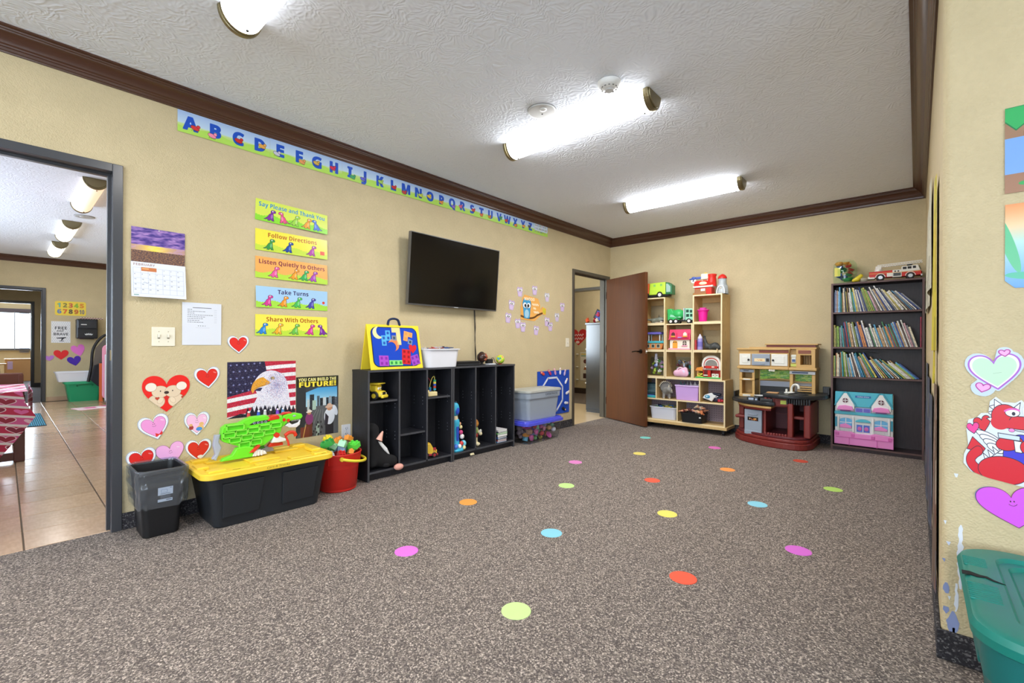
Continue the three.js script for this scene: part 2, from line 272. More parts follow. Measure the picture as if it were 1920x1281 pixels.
{
  const leaf = new THREE.Group(); leaf.name = 'door_leaf'; door2.add(leaf); leaf.position.set(XL + 0.018, 0.012, -D2[1] + 0.028); leaf.rotation.y = Math.atan2(-0.345, 0.77) + 0; // swung into the room
  leaf.rotation.y = -0.4215;
  const slab = P(leaf, 'slab', bx(0.835, 2.006, 0.044, 0.4175, 1.003, 0.0, 0.002), new THREE.MeshPhysicalMaterial({ map: doorTex, roughness: 0.45, clearcoat: 0.12, clearcoatRoughness: 0.3 }));
  const hd = new THREE.Group(); hd.name = 'lever_handle'; leaf.add(hd); hd.position.set(0.755, 0.975, 0.022);
  const hm = M('#2a2420', 0.35, { metalness: 0.8 });
  P(hd, 'lever', mg(cy(0.027, 0.029, 0.012, 0, 0, 0.006, 24, 'z'), cy(0.009, 0.009, 0.05, 0, 0, 0.03, 12, 'z'), tb([[0, 0, 0.052], [-0.04, 0.001, 0.054], [-0.085, -0.004, 0.05], [-0.115, -0.009, 0.046]], 0.0085, 16, 8)), hm);
  P(leaf, 'latch_plate', bx(0.002, 0.06, 0.026, 0.8355, 0.975, 0), M('#b8b2a6', 0.3, { metalness: 1 })); P(leaf, 'edge_knob', sp(0.012, 0.842, 0.975, 0.0), M('#e9e6df', 0.4));
  P(leaf, 'hinge', mg(...[0.25, 1.0, 1.78].map((y) => cy(0.007, 0.007, 0.1, -0.004, y, 0.022, 10))), hm);
}
const door3 = SG('door_3'); frameParts(door3, 0.45, -0.475, 2.03, XF, 0.13, mFrame);
const door4 = SG('door_4'); frameParts(door4, 0.4, -0.46, 2.03, -16, 0.13, mFrame);
{ const d = SG('door_5'); const z = -7.06; P(d, 'casing', mg(b2(-5.15, -5.1, 0, 2.09, z - 0.005, z + 0.135), b2(-3.75, -3.7, 0, 2.09, z - 0.005, z + 0.135), b2(-5.1, -3.75, 2.04, 2.09, z - 0.005, z + 0.135)), mFrame2); }
// ---------------------------------------------------------------- windows
function windowFrame(name, w, h, pos, ry, mull, mat) {
  const g = SG(name); g.position.set(...pos); g.rotation.y = ry;
  P(g, 'window_frame', mg(bx(w, 0.05, 0.1, 0, h / 2 - 0.025, 0, 0.004), bx(w, 0.05, 0.1, 0, -h / 2 + 0.025, 0, 0.004), bx(0.05, h, 0.1, -w / 2 + 0.025, 0, 0, 0.004), bx(0.05, h, 0.1, w / 2 - 0.025, 0, 0, 0.004), ...mull.map((x) => bx(0.04, h, 0.06, x, 0, 0))), mat);
  let a = -w / 2 + 0.05; for (const x of [...mull, w / 2 - 0.05]) { P(g, 'pane', bx(x - a, h - 0.1, 0.004, (x + a) / 2, 0, 0.0), new THREE.MeshPhysicalMaterial({ color: '#ffffff', roughness: 0.02, transmission: 1, thickness: 0 })); a = x; }
  P(g, 'window_sill', bx(w + 0.06, 0.025, 0.16, 0, -h / 2 - 0.0, 0.05, 0.005), mat); return g;
}
windowFrame('window_1', 4.6, 1.4, [0.2, 1.45, ZR + 0.06], PI, [-0.75, 0.75], M('#3d3f45', 0.4));
windowFrame('window_2', 2.4, 1.4, [XS + 0.06, 1.45, 1.4], -PI / 2, [0], M('#3d3f45', 0.4));
windowFrame('window_3', 2.2, 1.16, [-20.06, 1.44, 0.1], PI / 2, [-0.1], M('#6f6a66', 0.5));
windowFrame('window_4', 1.2, 1.2, [-6.14, 1.4, -3.0], PI / 2, [0], M('#5a5c62', 0.5));
windowFrame('window_5', 4.4, 1.3, [-7.6, 1.45, 1.76], PI, [-0.75, 0.75], M('#3d3f45', 0.4));
// ---------------------------------------------------------------- ceiling fixtures
const mBrass = M('#8d8263', 0.32, { metalness: 0.9 }), mDark = M('#1d1b19', 0.5);
function ceilingLamp(x, z, label, glow, power, group) {                    // half-round diffuser, two metal end caps, four screws
  const L = 1.2, g = T('ceiling_light', label, 'ceiling light', [x, H, z], 0, group), prof = (w, d) => { const o = []; for (let i = 0; i <= 18; i++) { const a = PI + (i / 18) * PI; o.push([w * Math.cos(a), d * Math.sin(a)]); } return o; };
  const half = (w, d, l, x0, bev = 0) => ex(prof(w, d), l, bev).rotateY(PI / 2).translate(x0, 0, 0);
  P(g, 'base_plate', bx(L - 0.02, 0.012, 0.13, 0, -0.006, 0), mWhite);
  P(g, 'diffuser', crease(half(0.088, 0.096, L - 0.07, -L / 2 + 0.035), 0.5), new THREE.MeshStandardMaterial({ color: '#f6f4ee', roughness: 0.4, emissive: new THREE.Color(...glow), emissiveIntensity: 1 }));
  for (const s of [-1, 1]) { P(g, 'end_cap', mg(half(0.094, 0.102, 0.022, s * (L / 2 - 0.0175) - 0.011, 0.004), half(0.089, 0.097, 0.02, s * (L / 2 - 0.034) - 0.01, 0.003), half(0.083, 0.088, 0.014, s * (L / 2 - 0.006) - 0.007, 0.005)), mBrass); P(g, 'screw', cy(0.006, 0.006, 0.006, s * (L / 2 - 0.075), -0.097, -0.012, 10), mDark); }
  const l = new THREE.RectAreaLight(0xfffaf4, power, L - 0.16, 0.05); l.name = 'lamp_light'; l.position.set(0, -0.106, 0); l.rotation.x = -PI / 2; g.add(l); return g;
}
const W1 = [LAMP_GLOW * 0.98, LAMP_GLOW, LAMP_GLOW * 1.03];
ceilingLamp(-1.8, -0.74, 'long white ceiling light cut off by the top edge of the picture', W1.map((v) => v * 0.2), LAMP_POWER * 0.6, 'playroom ceiling lights');
ceilingLamp(-1.8, -2.66, 'long glowing ceiling light with brass end caps beside the smoke detector', W1, LAMP_POWER, 'playroom ceiling lights');
ceilingLamp(-1.8, -4.58, 'long glowing ceiling light nearest the back wall', W1, LAMP_POWER, 'playroom ceiling lights');
ceilingLamp(-1.8, 1.18, 'long ceiling light behind the viewer on the left', W1, LAMP_POWER, 'playroom ceiling lights');
ceilingLamp(-1.8, 3.1, 'long ceiling light behind the viewer near the rear windows', W1, LAMP_POWER, 'playroom ceiling lights');
ceilingLamp(2.1, 1.18, 'long ceiling light behind the viewer on the right', W1, LAMP_POWER, 'playroom ceiling lights');
const W2 = [0.85, 0.8, 0.68];
ceilingLamp(-6.37, -0.58, 'warm peach ceiling light, nearest one seen through the left doorway', [0.55, 0.36, 0.22], 34, 'next room ceiling lights');
ceilingLamp(-4.7, -7.75, 'ceiling light in the room beyond the far door', W2, 45, 'hallway ceiling lights');
ceilingLamp(-4.8, -4.9, 'ceiling light in the hallway behind the far door', W2, 45, 'hallway ceiling lights');
ceilingLamp(-13.9, 0.1, 'ceiling light in the passage beyond the next room', W2, 45, 'passage ceiling lights');
ceilingLamp(-8.6, -0.58, 'cream ceiling light, middle of the row seen through the left doorway', W2, 34, 'next room ceiling lights');
ceilingLamp(-10.38, -0.58, 'cream ceiling light, farthest of the row seen through the left doorway', W2, 34, 'next room ceiling lights');
{
  let g = T('smoke_detector', 'round white domed smoke detector on the ceiling', 'smoke detector', [-1.357, H, -2.375]);
  P(g, 'body', lt([[0, -0.047], [0.03, -0.047], [0.034, -0.04], [0.055, -0.034], [0.066, -0.02], [0.068, -0.006], [0.068, 0], [0, 0]]), M('#e8e8e6', 0.5));
  P(g, 'vent_slots', mg(...Array.from({ length: 12 }, (_, i) => bx(0.01, 0.006, 0.004, 0, -0.037, 0.046).rotateY(i * PI / 6))), M('#7a7a78', 0.6)); P(g, 'sensor_cap', cy(0.028, 0.024, 0.006, 0, -0.05, 0), M('#c6c6c4', 0.5));
  g = T('ceiling_sensor', 'flat round grey disc fitting with a small dome on the ceiling', 'sensor', [-1.856, H, -2.37]);
  P(g, 'plate', lt([[0, -0.012], [0.082, -0.012], [0.092, -0.009], [0.096, 0], [0, 0]]), M('#c3c3c1', 0.5)); P(g, 'dome', sp(0.024, 0.03, -0.012, 0.025, 1, 0.45, 1), M('#dededc', 0.3)); P(g, 'indicator', cy(0.006, 0.006, 0.003, -0.012, -0.013, -0.02, 10), mDark);
  g = T('ceiling_sensor', 'flat round disc between the two nearest lights of the next room', 'sensor', [-7.6, H, -0.66]); P(g, 'plate', lt([[0, -0.012], [0.082, -0.012], [0.092, -0.009], [0.096, 0], [0, 0]]), M('#b9b9b7', 0.5)); P(g, 'dome', sp(0.024, 0.03, -0.012, 0.025, 1, 0.45, 1), M('#dededc', 0.3));
}
// ---------------------------------------------------------------- things fixed to the left wall; z and y are metres on the wall
const Lw = (z, y, off = 0.002) => [XL + off, y, z];
function dino(c, x, y, s, col, flip, dark) {                                // a small generic cartoon dinosaur, printed
  c.save(); c.translate(x, y); c.scale(flip ? -s : s, s); c.fillStyle = col; c.strokeStyle = dark || 'rgba(40,30,60,.75)'; c.lineWidth = 0.05; c.lineJoin = 'round';
  c.beginPath(); c.moveTo(-0.9, 0.35); c.quadraticCurveTo(-0.5, 0.2, -0.35, -0.15); c.quadraticCurveTo(-0.2, -0.45, 0, -0.5); c.quadraticCurveTo(-0.1, -0.95, 0.2, -1); c.quadraticCurveTo(0.65, -1, 0.62, -0.75); c.quadraticCurveTo(0.6, -0.6, 0.25, -0.6);
  c.quadraticCurveTo(0.35, -0.35, 0.3, 0.0); c.lineTo(0.42, 0.5); c.lineTo(0.1, 0.5); c.lineTo(0.05, 0.25); c.lineTo(-0.15, 0.5); c.lineTo(-0.45, 0.5); c.quadraticCurveTo(-0.35, 0.3, -0.4, 0.28); c.quadraticCurveTo(-0.7, 0.45, -0.9, 0.35); c.closePath(); c.fill(); c.stroke();
  c.fillStyle = '#fff'; c.beginPath(); c.arc(0.25, -0.84, 0.1, 0, 7); c.fill(); c.fillStyle = '#222'; c.beginPath(); c.arc(0.28, -0.83, 0.05, 0, 7); c.fill();
  c.fillStyle = 'rgba(255,255,255,.3)'; c.beginPath(); c.ellipse(0.12, -0.1, 0.14, 0.3, 0.2, 0, 7); c.fill(); c.restore();
}
const AZ = 'ABCDEFGHIJKLMNOPQRSTUVWXYZ', AC = ['#d33', '#f58fb0', '#c22', '#e8a94a', '#c9c9d8', '#e69a5c', '#d9b24a', '#d6204a', '#35a86a', '#5b5fd0', '#a7d25a', '#d02c2c', '#c43a3a', '#c8d84a', '#e7c63c', '#e8963c', '#8a6bd0', '#d25a88', '#d04040', '#e0763c', '#d88a2c', '#2f9a5a', '#d83a2c', '#e08a2c', '#e8a030', '#555'];
{
  const g = T('alphabet_banner', 'long blue and green alphabet strip of letters A to Z under the crown moulding', 'banner', Lw(-2.58, 2.45, 0.003), PI / 2);
  for (let k = 0; k < 7; k++) {
    const tex = canvasTex(768, 190, (c, w, h) => {
      const gr = c.createLinearGradient(0, 0, 0, h); gr.addColorStop(0, '#a9c4ee'); gr.addColorStop(0.55, '#c3dcf2'); gr.addColorStop(0.62, '#c6e08c'); gr.addColorStop(1, '#a9dc4e'); c.fillStyle = gr; c.fillRect(0, 0, w, h);
      c.fillStyle = '#b3e05a'; c.beginPath(); c.moveTo(0, h); c.lineTo(0, h * 0.72); for (let i = 0; i <= 12; i++) c.lineTo(i * w / 12, h * (0.68 + 0.09 * Math.sin(i * 1.1 + k * 2))); c.lineTo(w, h); c.fill();
      for (let i = 0; i < 4; i++) {
        const n = k * 4 + i, cx = (i + 0.5) * w / 4; if (n > 25) break;
        c.font = 'bold 176px sans-serif'; c.textAlign = 'center'; c.textBaseline = 'middle'; c.fillStyle = '#0a4fc4'; c.strokeStyle = '#0a4fc4'; c.lineWidth = 12; c.lineJoin = 'round'; c.save(); c.translate(cx, h * 0.53); c.scale(0.92, 0.9); c.strokeText(AZ[n], 0, 0); c.fillText(AZ[n], 0, 0); c.restore();
        c.fillStyle = AC[n]; c.strokeStyle = 'rgba(50,20,20,.7)'; c.lineWidth = 3; const px = cx + 34 * Math.cos(n * 2.4), py = h * (0.66 + 0.12 * Math.sin(n * 1.7));
        c.beginPath(); c.ellipse(px, py, 34, 19, 0.3, 0, 7); c.fill(); c.stroke(); c.beginPath(); c.arc(px + 26, py - 18, 14, 0, 7); c.fill(); c.stroke(); c.beginPath(); for (let q = -2; q < 3; q++) { c.moveTo(px + q * 11, py + 14); c.lineTo(px + q * 12, py + 30); } c.stroke();
      }
      if (k === 6) { c.fillStyle = '#d5e4f4'; c.fillRect(w * 0.52, h * 0.06, w * 0.46, h * 0.62); c.font = 'bold 40px sans-serif'; c.textAlign = 'left'; ['ABCDEFGHI', 'JKLMNOPQR', 'STUVWXYZ'].forEach((t, j) => [...t].forEach((ch, q) => { c.fillStyle = ['#3b7a5a', '#c05a4a', '#3b5bb0', '#7a6a3a'][(q + j) % 4]; c.fillText(ch, w * 0.535 + q * 38, h * (0.22 + 0.27 * j)); })); }
    });
    const m = P(g, 'panel', sheetGeo(0.534, 0.134, (u, v) => 0.0015 + 0.002 * Math.max(0, Math.sin(u * 6 + k)) * (1 - v)), printMat(tex, 0.42)); m.position.set(-1.6035 + k * 0.5345, (k - 3) * 0.0025 - 0.0, 0);
  }
}
const banners = [
  ['Say Please and Thank You', '#1c86c8', '#8fdc3a', '#d8e85a', -1.404, 1.99, 'green', [['#7b2fa0', 0.2], ['#e8568c', 0.36, 1], ['#9fd84a', 0.53], ['#f0a030', 0.7], ['#4a7ad8', 0.83, 1]], (u, v) => 0.002 + 0.012 * u * (1 - v)],
  ['Follow Directions', '#b8561c', '#c8e04a', '#f2e84a', -1.404, 1.79, 'yellow', [['#3a9a4a', 0.19], ['#1c4aa8', 0.44], ['#b040a8', 0.77]], (u, v) => 0.002 + 0.008 * u * (1 - v)],
  ['Listen Quietly to Others', '#7a2c44', '#b8e04a', '#f8b060', -1.405, 1.599, 'orange', [['#e85aa0', 0.25], ['#f0a030', 0.52], ['#3ab05a', 0.66], ['#a84ab8', 0.79]], (u, v) => 0.002 + 0.01 * u * (1 - v)],
  ['Take Turns', '#38306a', '#a8e04a', '#a8d0f0', -1.408, 1.396, 'pale blue', [['#d83a98', 0.16], ['#f0982c', 0.37], ['#4ac05a', 0.56], ['#4a4ab0', 0.76]], (u, v) => 0.002 + 0.02 * Math.max(0, 0.25 - u) * (1 - v) * 4 * 0.5],
  ['Share With Others', '#b0501c', '#c0e048', '#f2e858', -1.406, 1.199, 'yellow', [['#2a86d8', 0.1], ['#f0b030', 0.3], ['#6ac04a', 0.53], ['#d83a98', 0.75], ['#7b2fa0', 0.92, 1]], (u, v) => 0.002 + 0.006 * u * (1 - v)],
];
banners.forEach(([text, col, grass, sky, z, y, word, ds, bend]) => {
  const tex = canvasTex(900, 262, (c, w, h) => {
    c.fillStyle = sky; c.fillRect(0, 0, w, h); c.fillStyle = grass; c.beginPath(); c.moveTo(0, h); c.lineTo(0, h * 0.72); for (let i = 0; i <= 60; i++) c.lineTo(i * w / 60, h * (0.72 + 0.05 * Math.sin(i * 0.35)) - (i % 2 ? 9 : 0)); c.lineTo(w, h); c.fill();
    c.font = 'bold 74px sans-serif'; c.textAlign = 'center'; c.textBaseline = 'middle'; c.fillStyle = col; c.save(); c.translate(w / 2, h * 0.22); c.scale(Math.min(1, 830 / c.measureText(text).width), 1); c.fillText(text, 0, 0); c.restore();
    for (const [k, u, fl] of ds) dino(c, u * w, h * 0.75, 90, k, fl);
    if (text === 'Take Turns') { c.fillStyle = '#d8402c'; c.beginPath(); c.arc(w * 0.94, h * 0.6, 18, 0, 7); c.fill(); } if (text === 'Follow Directions') { c.fillStyle = '#e8482c'; c.fillRect(w * 0.89, h * 0.62, 60, 50); }
  });
  O('manners_banner', `${word} strip printed ${text} with little cartoon dinosaurs`, 'banner', sheetGeo(0.508, 0.148, bend), printMat(tex, 0.25), Lw(z, y), PI / 2, 'manners strips').rotation.z = [-0.03, 0, -0.004, 0.003, 0][banners.findIndex((b) => b[0] === text)];
});
{ // wall calendar: picture page pinned to the wall, the lower page hanging out a little
  const g = T('wall_calendar', 'open February wall calendar with a purple sunset photograph', 'calendar', Lw(-0.62, 1.545, 0.004), PI / 2);
  const pic = canvasTex(512, 400, (c, w, h) => {
    for (let y = 0; y < h; y += 2) for (let x = 0; x < w; x += 3) {
      const n = noise(x / 170, y / 48 + x / 400) + 0.5 * noise(x / 60, y / 20), t = y / h; let col;
      if (t < 0.5) { const k = Math.max(0, Math.min(1, 0.5 + 0.55 * n)); col = [58 + 112 * k, 40 + 92 * k, 128 + 66 * k]; }
      else if (t < 0.66) { const g2 = Math.exp(-(((x - w * 0.42) / 130) ** 2)); col = [190 + 65 * g2, 150 + 70 * g2, 150 - 60 * g2 + (n > 0 ? 20 : -10)]; }
      else { const m = noise(x / 26, y / 9), k = Math.max(0, Math.min(1, 0.45 + 0.5 * m)); col = [56 + 128 * k, 42 + 92 * k, 60 + 26 * k]; }
      c.fillStyle = `rgb(${col.map((v) => Math.round(clamp(v))).join()})`; c.fillRect(x, y, 3, 2);
    }
  });
  const page = canvasTex(512, 420, (c, w, h) => {
    c.fillStyle = '#dfe3ee'; c.fillRect(0, 0, w, h); c.fillStyle = '#a08680'; c.font = 'bold 40px sans-serif'; c.fillText('FEBRUARY', 20, 44); c.strokeStyle = '#aab2c4'; c.lineWidth = 2.5; for (let i = 0; i < 8; i++) { c.beginPath(); c.moveTo(20 + i * 67, 70); c.lineTo(20 + i * 67, h - 40); c.stroke(); } for (let j = 0; j < 6; j++) { c.beginPath(); c.moveTo(20, 70 + j * 62); c.lineTo(490, 70 + j * 62); c.stroke(); }
    c.fillStyle = '#626878'; c.font = 'bold 17px sans-serif'; for (let d = 1; d <= 28; d++) { const q = d + 3; c.fillText(String(d), 28 + (q % 7) * 67, 92 + Math.floor(q / 7) * 62); } c.fillStyle = '#c4713a'; c.fillRect(92, 62, 140, 46); c.fillStyle = '#e0a060'; c.fillRect(100, 70, 60, 18); c.strokeStyle = '#50607a'; c.beginPath(); c.moveTo(110, 250); c.bezierCurveTo(130, 220, 140, 280, 160, 235); c.stroke(); c.fillStyle = '#3a8a7a'; c.fillRect(22, h - 26, 44, 8);
  });
  P(g, 'picture_page', sheetGeo(0.258, 0.203), printMat(pic, 0.35)).position.set(0, 0.101, 0.002); P(g, 'month_page', sheetGeo(0.262, 0.205, (u, v) => 0.003 + 0.028 * (1 - v)), printMat(page, 0.5)).position.set(0, -0.103, 0);
  P(g, 'pin', sp(0.004, 0, 0.195, 0.005, 1, 1, 0.6, 10, 8), M('#c8c8cc', 0.3));
  const list = canvasTex(420, 540, (c, w, h) => { c.fillStyle = '#dde1ea'; c.fillRect(0, 0, w, h); c.fillStyle = '#4d505b'; c.fillRect(110, 60, 200, 7); for (let i = 0; i < 8; i++) { let x = 55; const end = [100, 235, 115, 320, 225, 215, 175, 200][i]; while (x < end) { const q = R(10, 26); c.fillRect(x, 84 + i * 23, q, 6); x += q + 6; } c.fillStyle = '#9ba0ac'; c.fillRect(340, 86 + i * 23, 30, 2); c.fillStyle = '#5d606b'; } c.fillRect(165, 290, 10, 8); c.fillRect(188, 290, 10, 8); c.fillRect(212, 290, 12, 8); c.fillRect(238, 290, 8, 8); c.fillStyle = '#aab'; c.fillRect(140, 318, 150, 2); });
  O('printed_notice', 'white sheet with a typed list taped under the calendar', 'notice', sheetGeo(0.211, 0.266, (u, v) => 0.0015 + 0.004 * u * v), printMat(list, 0.6), Lw(-0.842, 1.192), PI / 2);
}
function switchPlate(name, label, cat, z, y, w, h, n, outlet) {
  const g = T(name, label, cat, Lw(z, y, 0), PI / 2), pl = M('#ece6d2', 0.4); P(g, 'plate', ex(rr(w, h, 0.004), 0.006, 0.002), outlet ? M('#e9eaee', 0.4) : pl);
  for (let i = 0; i < n; i++) {
    const x = (i - (n - 1) / 2) * 0.046;
    if (outlet) { for (const s of [-1, 1]) { P(g, 'socket', ex(rr(0.034, 0.028, 0.012, x, s * 0.021), 0.008, 0.001), M('#dfe1e8', 0.4)); P(g, 'slot', mg(bx(0.003, 0.009, 0.001, x - 0.007, s * 0.021 + 0.003, 0.0085), bx(0.003, 0.007, 0.001, x + 0.007, s * 0.021 + 0.003, 0.0085), cy(0.0025, 0.0025, 0.001, x, s * 0.021 - 0.008, 0.0085, 8, 'z')), M('#55565c', 0.6)); } P(g, 'screw', cy(0.003, 0.003, 0.002, x, 0, 0.0065, 8, 'z'), M('#b9b9b9', 0.4)); } else { P(g, 'toggle', bx(0.009, 0.02, 0.016, x, 0.004, 0.008, 0.002), M('#efe9d8', 0.35)); P(g, 'toggle_slot', bx(0.012, 0.026, 0.001, x, 0, 0.0062), M('#8d8674', 0.6)); P(g, 'screw', mg(...[-0.03, 0.03].map((q) => cy(0.003, 0.003, 0.002, x, q, 0.0065, 8, 'z'))), M('#b8ad92', 0.4)); }
  }
}
switchPlate('light_switch', 'double cream light switch plate below the calendar', 'light switch', -0.644, 1.109, 0.114, 0.115, 2);
switchPlate('light_switch', 'single white light switch beside the far door', 'light switch', -4.886, 1.1, 0.074, 0.115, 1);
switchPlate('wall_outlet', 'white wall outlet above the red bucket of blocks', 'outlet', -1.82, 0.375, 0.075, 0.108, 1, true);
// ---- valentine hearts
function sticker(name, label, cat, shape, pos, ry, draw, rz = 0, group, px = 420, th = 0.0016, rough = 0.35) {
  const g = uvBox(ex(shape, th, 0, 0, 20)), b = g.boundingBox, w = b.max.x - b.min.x, h = b.max.y - b.min.y;
  const tex = canvasTex(px, Math.round(px * h / w), (c, W, Hh) => { c.save(); c.translate(-b.min.x / w * W, b.max.y / h * Hh); c.scale(W / w, -Hh / h); c.lineJoin = c.lineCap = 'round'; draw(c, b); c.restore(); });
  const o = O(name, label, cat, g, printMat(tex, rough), pos, ry, group); o.rotation.z = rz; return o;
}
const pathOf = (c, s) => { const p = s.getPoints ? s.getPoints(24) : s.map((q) => ({ x: q[0], y: q[1] })); c.beginPath(); p.forEach((q, i) => (i ? c.lineTo(q.x, q.y) : c.moveTo(q.x, q.y))); c.closePath(); };
const fillS = (c, s, col, line, lw) => { pathOf(c, s); if (col) { c.fillStyle = col; c.fill(); } if (line) { c.strokeStyle = line; c.lineWidth = lw; c.stroke(); } };
const at = (c, x, y, a, f) => { c.save(); c.translate(x, y); c.rotate(a); f(); c.restore(); };
const ell = (c, x, y, a, b, col, line, lw, rot = 0) => { c.beginPath(); c.ellipse(x, y, a, b, rot, 0, 7); if (col) { c.fillStyle = col; c.fill(); } if (line) { c.strokeStyle = line; c.lineWidth = lw; c.stroke(); } };
function heart(label, z, y, w, h, rz, rim, lace, fill, extra, where) {
  sticker('heart_sticker', label, 'sticker', heartShape(w, h), where || Lw(z, y), where ? 0 : PI / 2, (c) => {
    c.fillStyle = rim; c.fillRect(-1, -1, 2, 2); fillS(c, heartShape(w * 0.98, h * 0.98), lace, '#7d93b8', 0.0022); const k = lace === fill ? 0.98 : 0.8;
    if (lace !== fill) for (let i = 0; i < 44; i++) { const p = heartShape(w * 0.86, h * 0.86).getPoint(i / 44); ell(c, p.x, p.y, 0.0042, 0.0042, '#ffffff', '#b9c2d4', 0.0008); }
    fillS(c, heartShape(w * k, h * k), fill, 'rgba(90,10,40,.8)', 0.0014); ell(c, w * 0.3, h * 0.22, w * 0.07, h * 0.025, 'rgba(255,255,255,.45)', 0, 0, -0.5);
    for (const s of [-1, 1]) ell(c, s * 0.004, h * 0.14, 0.0016, 0.0026, '#402030'); c.strokeStyle = '#402030'; c.lineWidth = 0.0012; c.beginPath(); c.arc(0, h * 0.11, 0.01, PI * 1.15, PI * 1.85); c.stroke(); if (extra) extra(c);
  }, rz, 'heart stickers');
}
heart('red heart sticker with a white lace edge right of the koala heart', -0.873, 0.848, 0.142, 0.138, 0.1, '#e8eef6', '#eef2f8', '#e02a22');
heart('red heart sticker with a lace edge, highest on the wall beside the manners strips', -1.05, 1.062, 0.13, 0.122, 0.05, '#e8eef6', '#eef2f8', '#e22c26');
heart('pink lace heart sticker with a small red bow', -0.603, 0.566, 0.148, 0.15, 0.22, '#e8eef6', '#eef2f8', '#ee9ad6', (c) => { fillS(c, [[0.012, -0.045], [0.03, -0.03], [0.03, -0.055], [0.012, -0.05], [-0.006, -0.058], [-0.004, -0.034]], '#e0302a'); });
heart('small pink heart sticker with two tiny bears', -0.816, 0.562, 0.136, 0.148, 0, '#dfe9f0', '#e4edf2', '#f4bfe0', (c) => { ell(c, 0.018, -0.03, 0.02, 0.018, '#e7b878'); ell(c, 0.024, -0.004, 0.013, 0.012, '#e7b878'); ell(c, 0.012, -0.034, 0.017, 0.012, '#4a90d8'); ell(c, -0.03, -0.022, 0.012, 0.014, '#a83a3a'); ell(c, -0.032, -0.006, 0.009, 0.008, '#e0b070'); });
heart('glossy red heart sticker half hidden by the yellow lid', -0.825, 0.392, 0.14, 0.14, 0, '#eef2f8', '#eef2f8', '#d92f20', (c) => { ell(c, 0.01, -0.04, 0.016, 0.01, '#f2efe6'); });
heart('red heart sticker half hidden behind the trash can', -0.545, 0.378, 0.14, 0.142, 0.15, '#e8eef6', '#eef2f8', '#e22a24');
heart('plain pink heart sticker between the trash can and the yellow lid', -0.683, 0.395, 0.142, 0.135, 0.2, '#f0b0e2', '#f0b0e2', '#f0b0e2');
sticker('koala_heart', 'large red heart cut-out with two cuddling koalas', 'sticker', heartShape(0.235, 0.222), Lw(-0.66, 0.765), PI / 2, (c) => {
  c.fillStyle = '#e8221c'; c.fillRect(-1, -1, 2, 2); const k = '#e3cdb0', o = '#a5865f';
  for (const s of [-1, 1]) { ell(c, s * 0.05, -0.045, 0.042, 0.04, k, o, 0.0014); ell(c, s * 0.032, 0.012, 0.04, 0.036, k, o, 0.0014); ell(c, s * 0.075, 0.042, 0.027, 0.026, '#efe4d6', o, 0.0016); ell(c, s * 0.03, 0.016, 0.003, 0.004, '#302018'); ell(c, s * 0.065, -0.08, 0.032, 0.014, '#ecdcc4', o, 0.0012); ell(c, s * 0.03, -0.04, 0.013, 0.02, '#e9d4b8', o, 0.001, s * 0.5); }
  ell(c, 0, 0.006, 0.012, 0.009, '#3a2c28'); at(c, 0.085, -0.03, 0, () => fillS(c, heartShape(0.022, 0.02), '#c2402c', '#70201c', 0.001)); at(c, -0.045, -0.028, 0, () => fillS(c, heartShape(0.02, 0.018), '#c2402c', '#70201c', 0.001)); fillS(c, [[-0.012, -0.02], [0, -0.012], [0.012, -0.02], [0, -0.045]], '#d42a24');
}, 0, 'heart stickers', 512);
